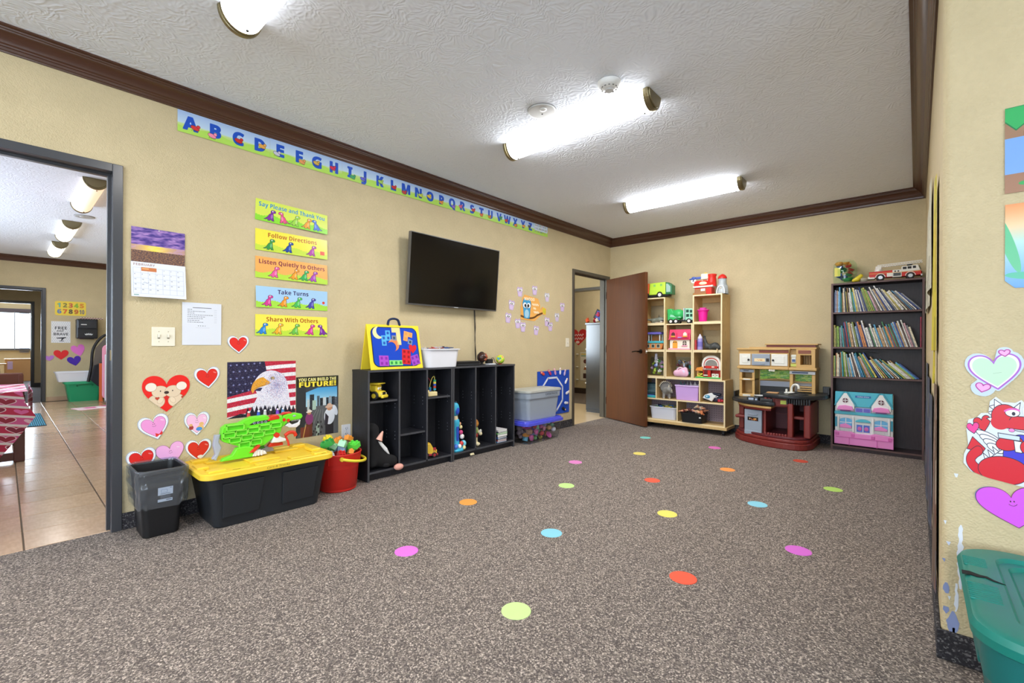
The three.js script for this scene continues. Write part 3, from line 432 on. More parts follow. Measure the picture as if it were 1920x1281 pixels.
{ // eagle poster and builder poster
  const eagle = canvasTex(640, 540, (c, w, h) => {
    c.fillStyle = '#f2eff0'; c.fillRect(0, 0, w, h); c.fillStyle = '#c3203a'; for (let i = 0; i < 7; i++) { const y = i * h / 6.2; c.beginPath(); c.moveTo(0, y + 44); c.quadraticCurveTo(w / 2, y - 10, w, y - 18); c.lineTo(w, y + 30); c.quadraticCurveTo(w / 2, y + 40, 0, y + 92); c.fill(); }
    c.fillStyle = '#1d1c3c'; c.beginPath(); c.moveTo(0, 0); c.lineTo(w * 0.52, 0); c.lineTo(w * 0.55, h * 0.18); c.lineTo(w * 0.36, h * 0.52); c.lineTo(0, h * 0.62); c.fill(); c.fillStyle = '#8f95c8'; for (let i = 0; i < 30; i++) { const x = 30 + (i % 6) * 52 + (Math.floor(i / 6) % 2) * 24, y = 34 + Math.floor(i / 6) * 64 - x * 0.06; if (x < w * 0.47) { c.beginPath(); for (let q = 0; q < 10; q++) { const rr0 = q % 2 ? 5 : 13, a = q * PI / 5; c.lineTo(x + rr0 * Math.sin(a), y - rr0 * Math.cos(a)); } c.fill(); } }
    c.fillStyle = '#e9e6f2'; c.beginPath(); c.moveTo(w * 0.36, h * 0.4); c.quadraticCurveTo(w * 0.44, h * 0.17, w * 0.62, h * 0.17); c.quadraticCurveTo(w * 0.84, h * 0.2, w * 0.88, h * 0.5); c.lineTo(w * 0.92, h * 0.9); c.lineTo(w * 0.3, h * 0.94); c.lineTo(w * 0.42, h * 0.64); c.closePath(); c.fill();
    c.fillStyle = '#20202c'; c.beginPath(); c.moveTo(0, h); c.lineTo(w * 0.18, h * 0.93); for (let i = 0; i <= 24; i++) c.lineTo(w * (0.25 + i * 0.031), h * (i % 2 ? 0.78 : 0.9) + Math.abs(i - 9) * 3); c.lineTo(w, h); c.fill(); c.fillStyle = '#ece9f4'; for (let i = 0; i < 16; i++) { const x = w * (0.44 + 0.03 * i); c.beginPath(); c.moveTo(x - 12, h * 0.76); c.lineTo(x + 12, h * 0.76); c.lineTo(x, h * (0.84 + 0.03 * (i % 3))); c.fill(); }
    c.fillStyle = '#e8a22c'; c.beginPath(); c.moveTo(w * 0.5, h * 0.29); c.quadraticCurveTo(w * 0.34, h * 0.32, w * 0.325, h * 0.52); c.lineTo(w * 0.35, h * 0.59); c.quadraticCurveTo(w * 0.38, h * 0.48, w * 0.5, h * 0.46); c.lineTo(w * 0.62, h * 0.41); c.closePath(); c.fill(); c.strokeStyle = '#a86a1c'; c.lineWidth = 4; c.beginPath(); c.moveTo(w * 0.38, h * 0.49); c.lineTo(w * 0.62, h * 0.41); c.stroke(); c.fillStyle = '#2a2a50'; c.beginPath(); c.moveTo(w * 0.37, h * 0.53); c.quadraticCurveTo(w * 0.43, h * 0.47, w * 0.49, h * 0.49); c.lineTo(w * 0.46, h * 0.55); c.fill();
    ell(c, w * 0.64, h * 0.32, 22, 15, '#5a4a3a'); ell(c, w * 0.645, h * 0.32, 12, 12, '#e8c44a'); ell(c, w * 0.645, h * 0.32, 6, 6, '#181410');
    for (let i = 0; i < 1500; i++) { const a = R(0, 6.3), q = rnd(); c.fillStyle = pick(['#8f98c8', '#b8b4d8', '#5a5c8c', '#d8a0b0', '#a8b4dc']); c.fillRect(w * (0.7 + 0.17 * q * Math.cos(a)), h * (0.45 + 0.25 * q * Math.sin(a)), 4, 4); }
    for (let i = 0; i < 9000; i++) { c.fillStyle = pick(['rgba(255,255,255,.35)', 'rgba(40,40,90,.30)', 'rgba(190,60,80,.22)', 'rgba(90,110,190,.28)']); c.fillRect(rnd() * w, rnd() * h, 4, 3); }
  });
  O('eagle_poster', 'poster of a bald eagle before an American flag', 'poster', sheetGeo(0.442, 0.375), printMat(eagle, 0.32), Lw(-1.205, 0.758), PI / 2);
  const fut = canvasTex(460, 640, (c, w, h) => {
    c.fillStyle = '#3d4148'; c.fillRect(0, 0, w, h); const gr = c.createLinearGradient(0, h * 0.2, 0, h * 0.42); gr.addColorStop(0, '#4aa0d8'); gr.addColorStop(1, '#a8d4e8'); c.fillStyle = gr; c.beginPath(); c.moveTo(w * 0.22, h * 0.26); c.lineTo(w * 0.5, h * 0.19); c.lineTo(w * 0.97, h * 0.19); c.lineTo(w * 0.97, h * 0.5); c.lineTo(w * 0.22, h * 0.5); c.fill();
    for (const [x, y, bw, col] of [[0.25, 0.38, 0.05, '#b8c4c4'], [0.31, 0.3, 0.1, '#2b3036'], [0.37, 0.4, 0.09, '#a9c4b4'], [0.48, 0.33, 0.06, '#4b5c68'], [0.55, 0.37, 0.08, '#20242a'], [0.62, 0.36, 0.07, '#c9d0d2'], [0.7, 0.37, 0.06, '#282c34'], [0.77, 0.35, 0.05, '#8f98a0'], [0.83, 0.36, 0.08, '#30343c'], [0.91, 0.37, 0.06, '#555c66']]) { c.fillStyle = col; c.fillRect(x * w, y * h, bw * w, (0.56 - y) * h); c.fillStyle = 'rgba(255,255,255,.28)'; for (let q = 0; q < 14; q++) c.fillRect(x * w + rnd() * bw * w * 0.8, (y + rnd() * (0.54 - y)) * h, 5, 4); }
    c.fillStyle = '#33373c'; c.fillRect(0, h * 0.17, w * 0.22, h * 0.7); c.fillStyle = '#5d6063'; c.beginPath(); c.moveTo(0, h); c.lineTo(w * 0.5, h * 0.5); c.lineTo(w, h * 0.5); c.lineTo(w, h); c.fill(); c.strokeStyle = '#85888a'; c.lineWidth = 5; for (let i = 0; i < 5; i++) { c.beginPath(); c.moveTo(w * (0.2 + i * 0.1), h * 0.8); c.lineTo(w * (0.42 + i * 0.05), h * 0.56); c.stroke(); } c.fillStyle = '#9fb4a6'; c.fillRect(w * 0.46, h * 0.8, 36, h * 0.2); c.fillStyle = '#26282c'; for (let q = 0; q < 20; q++) c.fillRect(w * R(0.3, 0.6), h * R(0.75, 0.98), 14, 22);
    const person = (x, y, s, hat, top, low) => { c.fillStyle = low; c.fillRect(x - 40 * s, y + 90 * s, 80 * s, 240 * s); c.fillStyle = top; c.beginPath(); c.ellipse(x, y + 80 * s, 52 * s, 78 * s, 0, 0, 7); c.fill(); c.fillStyle = '#c9906c'; c.beginPath(); c.arc(x, y, 26 * s, 0, 7); c.fill(); c.fillStyle = hat; c.beginPath(); c.ellipse(x, y - 14 * s, 42 * s, 13 * s, -0.15, 0, 7); c.fill(); c.beginPath(); c.arc(x, y - 18 * s, 26 * s, PI, 0); c.fill(); };
    person(w * 0.3, h * 0.6, 0.8, '#e9e4da', '#8a3f78', '#6a3a2c'); person(w * 0.78, h * 0.55, 1.15, '#d8b49c', '#dde3ee', '#2a2a30'); c.fillStyle = '#34303a'; c.beginPath(); c.moveTo(w * 0.68, h * 0.63); c.lineTo(w * 0.76, h * 0.7); c.lineTo(w * 0.74, h * 0.82); c.lineTo(w * 0.66, h * 0.84); c.fill(); c.fillStyle = '#dde3ee'; c.beginPath(); c.ellipse(w * 0.92, h * 0.6, 26, 60, -0.3, 0, 7); c.fill(); c.fillStyle = '#7a3c30'; c.fillRect(w * 0.1, h * 0.83, w * 0.2, h * 0.17); c.strokeStyle = '#d8b060'; c.lineWidth = 8; c.beginPath(); c.moveTo(w * 0.22, h * 0.8); c.lineTo(w * 0.16, h); c.stroke();
    c.fillStyle = '#2c2a22'; c.fillRect(0, 0, w, h * 0.17); c.textAlign = 'center'; c.textBaseline = 'middle'; c.fillStyle = '#f6ef9a'; c.strokeStyle = '#f6ef9a'; c.lineWidth = 1; c.font = 'bold 46px sans-serif'; const wr = (t, y, fw, ys) => { c.save(); c.translate(w / 2, y); c.scale(fw / c.measureText(t).width, ys); c.fillText(t, 0, 0); c.strokeText(t, 0, 0); c.restore(); }; wr('YOU CAN BUILD THE', h * 0.05, w * 0.9, 1); c.fillStyle = c.strokeStyle = '#f7e24a'; c.lineWidth = 2; wr('FUTURE!', h * 0.13, w * 0.9, 1.55);
  });
  O('builder_poster', 'dark poster reading You can build the future above a city', 'poster', sheetGeo(0.325, 0.45), printMat(fut, 0.35), Lw(-1.592, 0.598), PI / 2).rotation.z = 0.0;
}
{ // television on a tilting bracket
  const g = T('television', 'black flat television tilted forward on the left wall', 'television', [XL + 0.098, 1.735, -2.895], PI / 2); g.rotation.x = 0.075;
  P(g, 'case', bx(1.105, 0.628, 0.03, 0, 0, 0, 0.004), M('#101012', 0.4)); P(g, 'bezel', mg(bx(1.109, 0.006, 0.034, 0, 0.313, 0.001), bx(1.109, 0.012, 0.034, 0, -0.312, 0.001), bx(0.006, 0.63, 0.034, -0.553, 0, 0.001), bx(0.006, 0.63, 0.034, 0.553, 0, 0.001)), M('#77797e', 0.28, { metalness: 0.8 }));
  P(g, 'screen', bx(1.098, 0.61, 0.002, 0, 0.003, 0.0158), new THREE.MeshPhysicalMaterial({ color: '#0b0a09', roughness: 0.13, specularIntensity: 0.9 })); P(g, 'maker_mark', bx(0.05, 0.006, 0.001, 0, -0.312, 0.0185), M('#c9ccd2', 0.3)); P(g, 'back_box', bx(0.6, 0.35, 0.03, 0, -0.05, -0.028, 0.008), M('#151517', 0.6)); P(g, 'wall_bracket', bx(0.3, 0.2, 0.035, 0, 0.05, -0.055), M('#222224', 0.5));
  const c1 = tb([[0, 0, 0], [0.005, -0.12, 0.002], [0.02, -0.28, -0.004], [0.012, -0.42, 0.006], [0.03, -0.545, 0.0]], 0.0035, 30, 6), c2 = tb([[0.004, 0, 0.006], [0.018, -0.16, 0.002], [0.008, -0.3, 0.006], [0.028, -0.44, 0.0], [0.02, -0.545, 0.01]], 0.0035, 30, 6);
  O('television_cable', 'pair of black cables hanging from the television', 'cable', mg(c1, c2), M('#1b1b1c', 0.5), [XL + 0.02, 1.42, -3.2], PI / 2);
}
// ---- owl stickers
{
  const owlShape = (w, h) => { const s = new THREE.Shape(); s.moveTo(-w * 0.3, -h / 2); s.lineTo(w * 0.3, -h / 2); s.bezierCurveTo(w * 0.46, -h * 0.2, w * 0.36, -h * 0.05, w * 0.5, h * 0.12); s.bezierCurveTo(w * 0.56, h * 0.35, w * 0.4, h * 0.4, w * 0.36, h * 0.5); s.lineTo(w * 0.1, h * 0.42); s.lineTo(-w * 0.1, h * 0.42); s.lineTo(-w * 0.36, h * 0.5); s.bezierCurveTo(-w * 0.4, h * 0.4, -w * 0.56, h * 0.35, -w * 0.5, h * 0.12); s.bezierCurveTo(-w * 0.36, -h * 0.05, -w * 0.46, -h * 0.2, -w * 0.3, -h / 2); return s; };
  const owl = (c, w, h, body, belly) => { c.fillStyle = body; c.fillRect(-1, -1, 2, 2); ell(c, 0, -h * 0.22, w * 0.26, h * 0.2, belly); for (const s of [-1, 1]) { ell(c, s * w * 0.22, h * 0.17, w * 0.23, h * 0.15, '#fbfbfb', '#8f88a8', w * 0.025); ell(c, s * w * 0.14, h * 0.14, w * 0.08, h * 0.07, '#1c1a22'); } ell(c, 0, h * 0.03, w * 0.05, h * 0.03, '#e89a3c'); };
  const words = ['upper left', 'top', 'upper right', 'second down on the left', 'farthest right', 'third down on the left', 'left of the lower left pair', 'right of the lower left pair', 'second down on the right', 'upper of the lower right pair', 'lower of the lower right pair', 'bottom'];
  const OW = [[-3.936, 1.676], [-4.205, 1.716], [-4.448, 1.653], [-3.793, 1.514], [-4.77, 1.553], [-3.738, 1.368], [-3.901, 1.312], [-3.993, 1.274], [-4.655, 1.417], [-4.447, 1.352], [-4.516, 1.295], [-4.236, 1.241]];
  OW.forEach(([z, y], i) => sticker('owl_sticker', `small lilac owl sticker, ${words[i]} of the owl ring`, 'sticker', owlShape(0.098, 0.112), Lw(z, y), PI / 2, (c) => owl(c, 0.098, 0.112, i === 8 || i === 2 ? '#c9c6d2' : '#cdb6dc', '#d9c4e6'), i % 3 === 1 ? 0 : i > 1 && i % 2 ? -0.12 : 0.03, 'small owl stickers', 160));
  sticker('owl_sign', 'blue owl on a branch with orange lettering, centre of the owl ring', 'sticker', [[-0.2, -0.13], [0.06, -0.14], [0.2, -0.05], [0.27, -0.06], [0.28, 0.02], [0.2, 0.04], [0.17, -0.0], [0.15, 0.08], [0.12, 0.13], [-0.13, 0.16], [-0.17, 0.12], [-0.2, 0.0]], Lw(-4.15, 1.49), PI / 2, (c) => {
    c.fillStyle = '#f2b25c'; c.fillRect(-1, -1, 2, 2); c.strokeStyle = '#6a4420'; c.lineWidth = 0.022; c.beginPath(); c.moveTo(-0.19, -0.09); c.quadraticCurveTo(0, -0.14, 0.1, -0.07); c.quadraticCurveTo(0.16, -0.05, 0.2, -0.04); c.stroke(); c.fillStyle = '#d8c83a'; c.beginPath(); c.ellipse(0.24, -0.01, 0.03, 0.04, 0.5, 0, 7); c.fill(); at(c, -0.09, 0.0, 0, () => { fillS(c, owlShape(0.15, 0.23), '#3f9ed0', '#2a6a94', 0.003); ell(c, 0, -0.06, 0.04, 0.05, '#a9d4ea'); for (const s of [-1, 1]) { ell(c, s * 0.034, 0.038, 0.033, 0.03, '#fff'); ell(c, s * 0.026, 0.034, 0.018, 0.02, '#222'); } ell(c, 0, 0.008, 0.008, 0.008, '#e89a3c'); });
    c.save(); c.scale(1, -1); c.fillStyle = '#fff3d8'; c.font = 'bold 0.05px sans-serif'; c.font = 'bold 50px sans-serif'; c.scale(0.001, 0.001); c.fillText('WHOOO', -140, -96); c.restore(); c.strokeStyle = '#fff3d8'; c.lineWidth = 0.008; for (const [x, y, n] of [[0.01, 0.055, 5], [0.03, 0.01, 2], [0.04, -0.035, 4]]) { c.beginPath(); for (let i = 0; i <= n * 4; i++) c.lineTo(x + i * 0.006, y + 0.012 * Math.sin(i * 1.57)); c.stroke(); }
  }, 0, undefined, 420);
}
{ // blue felt board with a white ring, leaning behind the grey bin
  const g = T('felt_board', 'royal blue felt board with white ring and pinned figures beside the far door', 'felt board', Lw(-4.59, 0.47, 0.002), PI / 2);
  P(g, 'backing', bx(0.66, 0.55, 0.008, 0, 0, 0.004), M('#1648b8', 0.95)); const pts = Array.from({ length: 9 }, (_, i) => { const a = PI / 8 + i * PI / 4; return [0.235 * Math.cos(a) - 0.04, 0.225 * Math.sin(a) - 0.02, 0.011]; }), seg = [];
  for (let i = 0; i < 8; i++) { const [a, b] = [pts[i], pts[i + 1]], L = Math.hypot(b[0] - a[0], b[1] - a[1]); seg.push(bx(L + 0.012, 0.022, 0.004).rotateZ(Math.atan2(b[1] - a[1], b[0] - a[0])).translate((a[0] + b[0]) / 2, (a[1] + b[1]) / 2, 0.01)); } P(g, 'white_ring', mg(seg), M('#e4e8f4', 0.9));
  const fig = [['#d0483a', -0.24, 0.25], ['#c03a70', -0.1, 0.255], ['#d89ac0', 0.01, 0.26], ['#e6e6ee', 0.12, 0.26], ['#c8b6e0', 0.22, 0.24], ['#eceef4', 0.25, 0.13], ['#f0f0f4', 0.28, -0.02], ['#dfe6f2', 0.25, -0.15], ['#20242c', 0.2, -0.22]];
  for (const [col, x, y] of fig) { const f = P(g, 'felt_figure', mg(sp(0.018, 0, 0.03, 0, 1, 1, 0.35, 10, 8), sp(0.022, 0, -0.008, 0, 0.9, 1.5, 0.3, 10, 8)), M(col, 0.9)); f.position.set(x, y, 0.015); f.rotation.z = Math.atan2(y, x) - PI / 2 + 0.4; P(f, 'face', sp(0.011, 0, 0.031, 0.005, 1, 1, 0.4, 8, 6), M('#e8c4a8', 0.8)); }
}
// ---------------------------------------------------------------- the return wall at the right and the right wall
{
  const Rw = (x, y, off = 0.002) => [x, y, ZC + off];
  const cave = canvasTex(512, 420, (c, w, h) => { c.fillStyle = '#a07a5e'; c.fillRect(0, 0, w, h); c.fillStyle = '#7aa8ec'; c.fillRect(0, h * 0.36, w, h * 0.42); c.fillStyle = '#a4785c'; c.fillRect(0, h * 0.79, w, h); c.fillStyle = '#35b060'; c.beginPath(); c.moveTo(0, 0); c.lineTo(w, 0); c.lineTo(w, h * 0.2); for (let i = 14; i >= 0; i--) c.lineTo(w * i / 14, h * (0.16 + 0.08 * (i % 2) + 0.04 * Math.sin(i))); c.fill(); c.strokeStyle = '#1c7a44'; c.lineWidth = 5; c.stroke(); c.fillStyle = '#e6dcc8'; c.beginPath(); c.moveTo(w * 0.12, h * 0.3); c.lineTo(w * 0.2, h * 0.18); c.lineTo(w * 0.34, h * 0.3); c.fill(); c.fillStyle = '#4a2c20'; c.fillRect(w * 0.12, h * 0.3, w * 0.3, h * 0.06); for (const x of [0.17, 0.55]) { c.fillStyle = '#cfe2fa'; c.beginPath(); c.ellipse(w * (x + 0.05), h * 0.52, 48, 60, 0, PI, 0); c.lineTo(w * (x + 0.05) + 48, h * 0.62); c.lineTo(w * (x + 0.05) - 48, h * 0.62); c.fill(); c.fillStyle = '#4a2a20'; c.beginPath(); c.ellipse(w * (x + 0.05), h * 0.52, 40, 52, 0, PI, 0); c.lineTo(w * (x + 0.05) + 40, h * 0.61); c.lineTo(w * (x + 0.05) - 40, h * 0.61); c.fill(); } c.fillStyle = '#d8242c'; c.beginPath(); c.ellipse(w * 0.24, h * 0.81, 50, 22, 0, 0, 7); c.fill(); c.fillStyle = '#f0d060'; c.beginPath(); c.ellipse(w * 0.26, h * 0.81, 16, 9, 0, 0, 7); c.fill(); c.fillStyle = '#3aa85a'; for (let i = 0; i < 6; i++) { c.beginPath(); c.ellipse(w * (0.13 + 0.05 * i), h * (0.9 + 0.03 * (i % 2)), 22, 10, i, 0, 7); c.fill(); } });
  O('cave_poster', 'colourful poster with green leaves over a blue cave front', 'poster', sheetGeo(0.34, 0.273, (u, v) => 0.002), printMat(cave, 0.3), Rw(0.38, 1.694), 0);
  const pond = canvasTex(512, 420, (c, w, h) => { const g = c.createLinearGradient(0, 0, 0, h); g.addColorStop(0, '#ee9a5c'); g.addColorStop(0.25, '#f4d0a0'); g.addColorStop(0.45, '#b8e0d8'); g.addColorStop(1, '#5a9ae0'); c.fillStyle = g; c.fillRect(0, 0, w, h); c.fillStyle = '#5cc08a'; for (let i = 0; i < 7; i++) { c.save(); c.translate(30 + i * 80, h * 0.66); c.rotate(-0.25 + 0.1 * (i % 3)); c.beginPath(); c.ellipse(0, -90, 22, 160, 0, 0, 7); c.fill(); c.restore(); } c.fillStyle = 'rgba(160,230,200,.7)'; c.fillRect(w * 0.26, 10, 14, h * 0.6); c.fillStyle = '#4ab894'; for (let i = 0; i < 5; i++) { c.beginPath(); c.ellipse(70 + i * 110, h * 0.86, 70, 18, 0.1, 0, 7); c.fill(); } c.fillStyle = '#c884d8'; for (let i = 0; i < 7; i++) { c.beginPath(); c.ellipse(95, h * 0.63, 34, 8, i * 0.9, 0, 7); c.fill(); } c.fillStyle = '#f2e6a4'; for (let i = 0; i < 8; i++) { c.beginPath(); c.ellipse(150, h * 0.73, 44, 11, i * 0.8, 0, 7); c.fill(); } c.font = 'bold 130px sans-serif'; c.lineWidth = 10; c.strokeStyle = '#3a1c48'; c.fillStyle = '#d858c0'; for (const [t, x, y] of [['T', 78, 262], ['T', 118, 168]]) { c.strokeText(t, x, y); c.fillText(t, x, y); } });
  const pg = uvBox(new THREE.ShapeGeometry(new THREE.Shape([[-0.17, -0.11], [-0.148, -0.134], [0.17, -0.134], [0.17, 0.134], [-0.17, 0.134]].map((p) => new THREE.Vector2(...p))))); O('pond_poster', 'watercolour lily pond poster with pink letters and a clipped corner', 'poster', pg, printMat(pond, 0.3), Rw(0.381, 1.388, 0.003), 0);
  // heart notepad: mint heart with two small hearts on its edge
  const hp = heartShape(0.134, 0.13).getPoints(20), big = [], inHeart = (x, y) => { let q = false; for (let i = 0, j = hp.length - 1; i < hp.length; j = i++) if (hp[i].y > y !== hp[j].y > y && x < (hp[j].x - hp[i].x) * (y - hp[i].y) / (hp[j].y - hp[i].y) + hp[i].x) q = !q; return q; };
  for (let i = 0; i < 90; i++) { const a = i / 90 * 2 * PI, c = Math.cos(a), s = Math.sin(a); let r = 0.12; while (r > 0.02 && !inHeart(r * c, r * s) && Math.hypot(r * c + 0.034, r * s + 0.05) > 0.028 && Math.hypot(r * c - 0.028, r * s - 0.058) > 0.02) r -= 0.001; big.push([r * c, r * s]); }
  sticker('heart_notepad', 'mint green heart cut-out with purple edge and two small pink hearts', 'sticker', big, Rw(0.19, 0.985), 0, (c) => { c.fillStyle = '#c3d4f0'; c.fillRect(-1, -1, 2, 2); fillS(c, heartShape(0.116, 0.112), '#f0f0fa', '#a457c4', 0.0045); fillS(c, heartShape(0.1, 0.096), '#bfe6c4'); for (const [x, y, s, a] of [[-0.034, -0.05, 0.034, -0.3], [0.028, 0.058, 0.025, 0]]) at(c, x, y, a, () => { fillS(c, heartShape(s, s * 0.85), '#eaa6ee', '#b03090', 0.003); }); c.strokeStyle = '#9ab8a0'; c.lineWidth = 0.0012; c.beginPath(); c.moveTo(-0.005, -0.005); c.lineTo(0.014, -0.003); c.stroke(); }, 0.12, undefined, 512);
  // dragon
  const dr = [[-0.135, -0.03], [-0.12, 0.0], [-0.127, 0.055], [-0.12, 0.085], [-0.09, 0.095], [-0.075, 0.11], [-0.05, 0.112], [-0.045, 0.15], [-0.025, 0.166], [0.0, 0.15], [0.04, 0.15], [0.06, 0.16], [0.075, 0.145], [0.07, 0.125], [0.15, 0.12], [0.16, 0.02], [0.18, -0.05], [0.17, -0.125], [0.05, -0.112], [-0.05, -0.1], [-0.11, -0.085], [-0.137, -0.06]].map(([x, y]) => [(x + 0.137) * 0.66 - 0.137, y]);
  sticker('dragon_sticker', 'red cartoon dragon sticker holding a pink heart, edge of the right wall', 'sticker', dr, Rw(0.255, 0.738), 0, (c) => {
    const ink = '#1c1830', red = '#d8182c', w = 0.0022; c.fillStyle = '#dde4f2'; c.fillRect(-1, -1, 2, 2); c.translate(-0.137, 0); c.scale(0.66, 1); c.translate(0.137, 0);
    at(c, -0.07, 0.075, 0.3, () => fillS(c, heartShape(0.06, 0.05), red, ink, w)); at(c, -0.103, 0.058, 0.2, () => fillS(c, heartShape(0.044, 0.036), '#f03c96', ink, w));
    c.fillStyle = '#eef2fa'; c.strokeStyle = ink; c.lineWidth = w; for (let i = 0; i < 4; i++) { c.beginPath(); c.ellipse(-0.05 + i * 0.008, 0.035 - i * 0.012, 0.045 - i * 0.005, 0.012, -0.35, 0, 7); c.fill(); c.stroke(); }
    fillS(c, [[-0.105, 0.03], [-0.06, -0.005], [-0.07, -0.02], [-0.125, -0.012]], red, ink, w); c.lineWidth = 0.034; c.strokeStyle = ink; c.beginPath(); c.moveTo(-0.085, -0.015); c.quadraticCurveTo(-0.14, -0.05, -0.08, -0.08); c.stroke(); c.lineWidth = 0.03; c.strokeStyle = red; c.stroke(); for (let i = 0; i < 4; i++) fillS(c, [[-0.06 + i * 0.016, -0.045 + i * 0.012], [-0.068 + i * 0.016, -0.02 + i * 0.012], [-0.046 + i * 0.016, -0.035 + i * 0.012]], '#eef2fa', ink, w);
    ell(c, 0.06, -0.02, 0.06, 0.07, '#3e36d0', ink, w); ell(c, 0.0, -0.07, 0.085, 0.045, red, ink, w); ell(c, 0.12, -0.09, 0.05, 0.03, red, ink, w); ell(c, 0.02, 0.02, 0.045, 0.024, red, ink, w, 0.2); fillS(c, [[0.035, 0.03], [0.06, 0.028], [0.062, -0.008], [0.04, -0.006]], '#eef2fa', ink, w); ell(c, 0.08, 0.012, 0.024, 0.022, red, ink, w); at(c, 0.11, 0.03, 0, () => fillS(c, heartShape(0.07, 0.07), '#f450a8', ink, w));
    for (const [x, y] of [[-0.038, 0.09], [-0.035, 0.11], [-0.03, 0.13]]) fillS(c, [[x, y - 0.008], [x - 0.018, y + 0.004], [x, y + 0.01]], '#eef2fa', ink, w); fillS(c, [[-0.03, 0.12], [-0.03, 0.158], [0.0, 0.14]], '#eef2fa', ink, w); fillS(c, [[0.035, 0.135], [0.056, 0.152], [0.052, 0.128]], '#eef2fa', ink, w);
    ell(c, 0.005, 0.105, 0.045, 0.038, red, ink, w); fillS(c, [[0.0, 0.068], [0.16, 0.062], [0.16, 0.106], [0.03, 0.108]], red, ink, w); ell(c, -0.01, 0.085, 0.032, 0.024, red); ell(c, 0.03, 0.118, 0.024, 0.013, '#fff', ink, w); ell(c, 0.034, 0.115, 0.006, 0.006, ink); c.strokeStyle = '#e05ab8'; c.lineWidth = 0.006; c.beginPath(); c.moveTo(0.005, 0.122); c.quadraticCurveTo(0.03, 0.136, 0.052, 0.126); c.stroke(); c.strokeStyle = ink; c.lineWidth = w; c.beginPath(); c.moveTo(0.02, 0.066); c.quadraticCurveTo(0.08, 0.052, 0.16, 0.066); c.stroke(); ell(c, 0.028, 0.062, 0.01, 0.006, '#f08ad0', ink, 0.0012); fillS(c, [[-0.018, 0.05], [0.055, 0.045], [0.055, 0.03], [-0.015, 0.034]], '#cfe0f6', ink, w);
  }, 0, undefined, 640);
  heart('large orchid purple heart sticker with a tiny smile, right wall', 0, 0, 0.165, 0.13, 0.18, '#3a7ad0', '#d85ae8', '#d85ae8', null, Rw(0.232, 0.555));
  sticker('cloud_sticker', 'white corner of a sticker at the right picture edge beside the dragon', 'sticker', [[-0.03, -0.035], [0.03, -0.04], [0.04, 0.0], [0.03, 0.04], [0.0, 0.045], [-0.02, 0.03], [-0.035, 0.0]], Rw(0.284, 0.872, 0.0045), 0, (c) => { c.fillStyle = '#e4ebf6'; c.fillRect(-1, -1, 2, 2); ell(c, 0.0, 0.01, 0.02, 0.024, '#f2f4fa', '#5a6a8a', 0.002); }, 0, undefined, 128);
  // places where the paint has come off the corner, plaster showing
  const chip = (pts, col = '#dfe4ee') => { const s = new THREE.Shape(); pts.forEach((p, i) => (i ? s.lineTo(...p) : s.moveTo(...p))); return s; }; const g = SG('trim_6'); g.name = 'trim_6';
  const jag = (x, y0, y1, w0) => { const a = [], b = []; for (let y = y0; y <= y1; y += 0.012) { const t = (y - y0) / (y1 - y0), w = w0 * (0.4 + Math.sin(t * PI)) * R(0.6, 1.2); a.push([x + w / 2 + R(-0.002, 0.002), y]); b.unshift([x - w / 2 + R(-0.002, 0.002), y]); } return [...a, ...b]; };
  const cm = [M('#dfe4ee', 0.9), M('#8f9cc8', 0.9), M('#cdd5ea', 0.9)];
  [[jag(0.112, 0.25, 0.47, 0.011), 0], [jag(0.102, 0.17, 0.27, 0.008), 0], [jag(0.094, 0.085, 0.175, 0.02), 1], [jag(0.096, 0.09, 0.12, 0.009), 2], [jag(0.077, 0.155, 0.19, 0.014), 1], [jag(0.078, 0.225, 0.265, 0.014), 1], [jag(0.085, 0.205, 0.226, 0.008), 0], [jag(0.072, 0.33, 0.345, 0.008), 1], [jag(0.083, 0.39, 0.41, 0.008), 2], [jag(0.09, 0.44, 0.45, 0.006), 0], [jag(0.1, 0.625, 0.64, 0.01), 0], [jag(0.075, 0.46, 0.48, 0.005), 0], [jag(0.073, 0.54, 0.55, 0.005), 0], [jag(0.075, 0.82, 0.83, 0.004), 0], [jag(0.088, 0.51, 0.518, 0.006), 0]].forEach(([p, k]) => P(g, 'paint_chip', ex(p, 0.0009, 0), cm[k]).position.set(0.0, 0, ZC));
  // torn paper left hanging on the right wall
  const strip = (label, pts, z, y, col, cat = 'torn paper') => O('torn_paper', label, cat, mg(...pts.map(([dz, dy, w, h, tilt, lift]) => sheetGeo(w, h, (u, v) => 0.003 + lift * Math.sin(u * 3.1) * (1 - v * 0.6)).rotateZ(tilt).translate(dz, dy, 0))), col, [XR - 0.004, y, z], -PI / 2);
  const torn = (base, marks) => printMat(canvasTex(256, 512, (c, w, h) => { c.fillStyle = base; c.fillRect(0, 0, w, h); for (let i = 0; i < 60; i++) { c.fillStyle = pick(marks); c.globalAlpha = 0.6; c.fillRect(rnd() * w, rnd() * h, R(3, 26), R(20, 180)); } }), 0.7);
  strip('torn white paper chart with grey streaks hanging on the right wall', [[0, 0, 0.9, 0.62, 0, 0.012], [0.62, 0.05, 0.34, 0.6, 0.05, 0.014], [-0.62, -0.05, 0.3, 0.5, -0.04, 0.008]], -4.1, 1.62, torn('#cdcbb9', ['#8e8c7c', '#b6b4a2', '#e8e6d8', '#6f6e62']));
  strip('yellow torn poster on the right wall beside the rounded corner', [[0, 0.02, 0.26, 0.7, 0.0, 0.012], [-0.06, -0.36, 0.1, 0.22, 0, 0.008]], -2.58, 1.38, torn('#c9b92c', ['#e0d24a', '#a89a24', '#d8a83a', '#8a8a2c']));
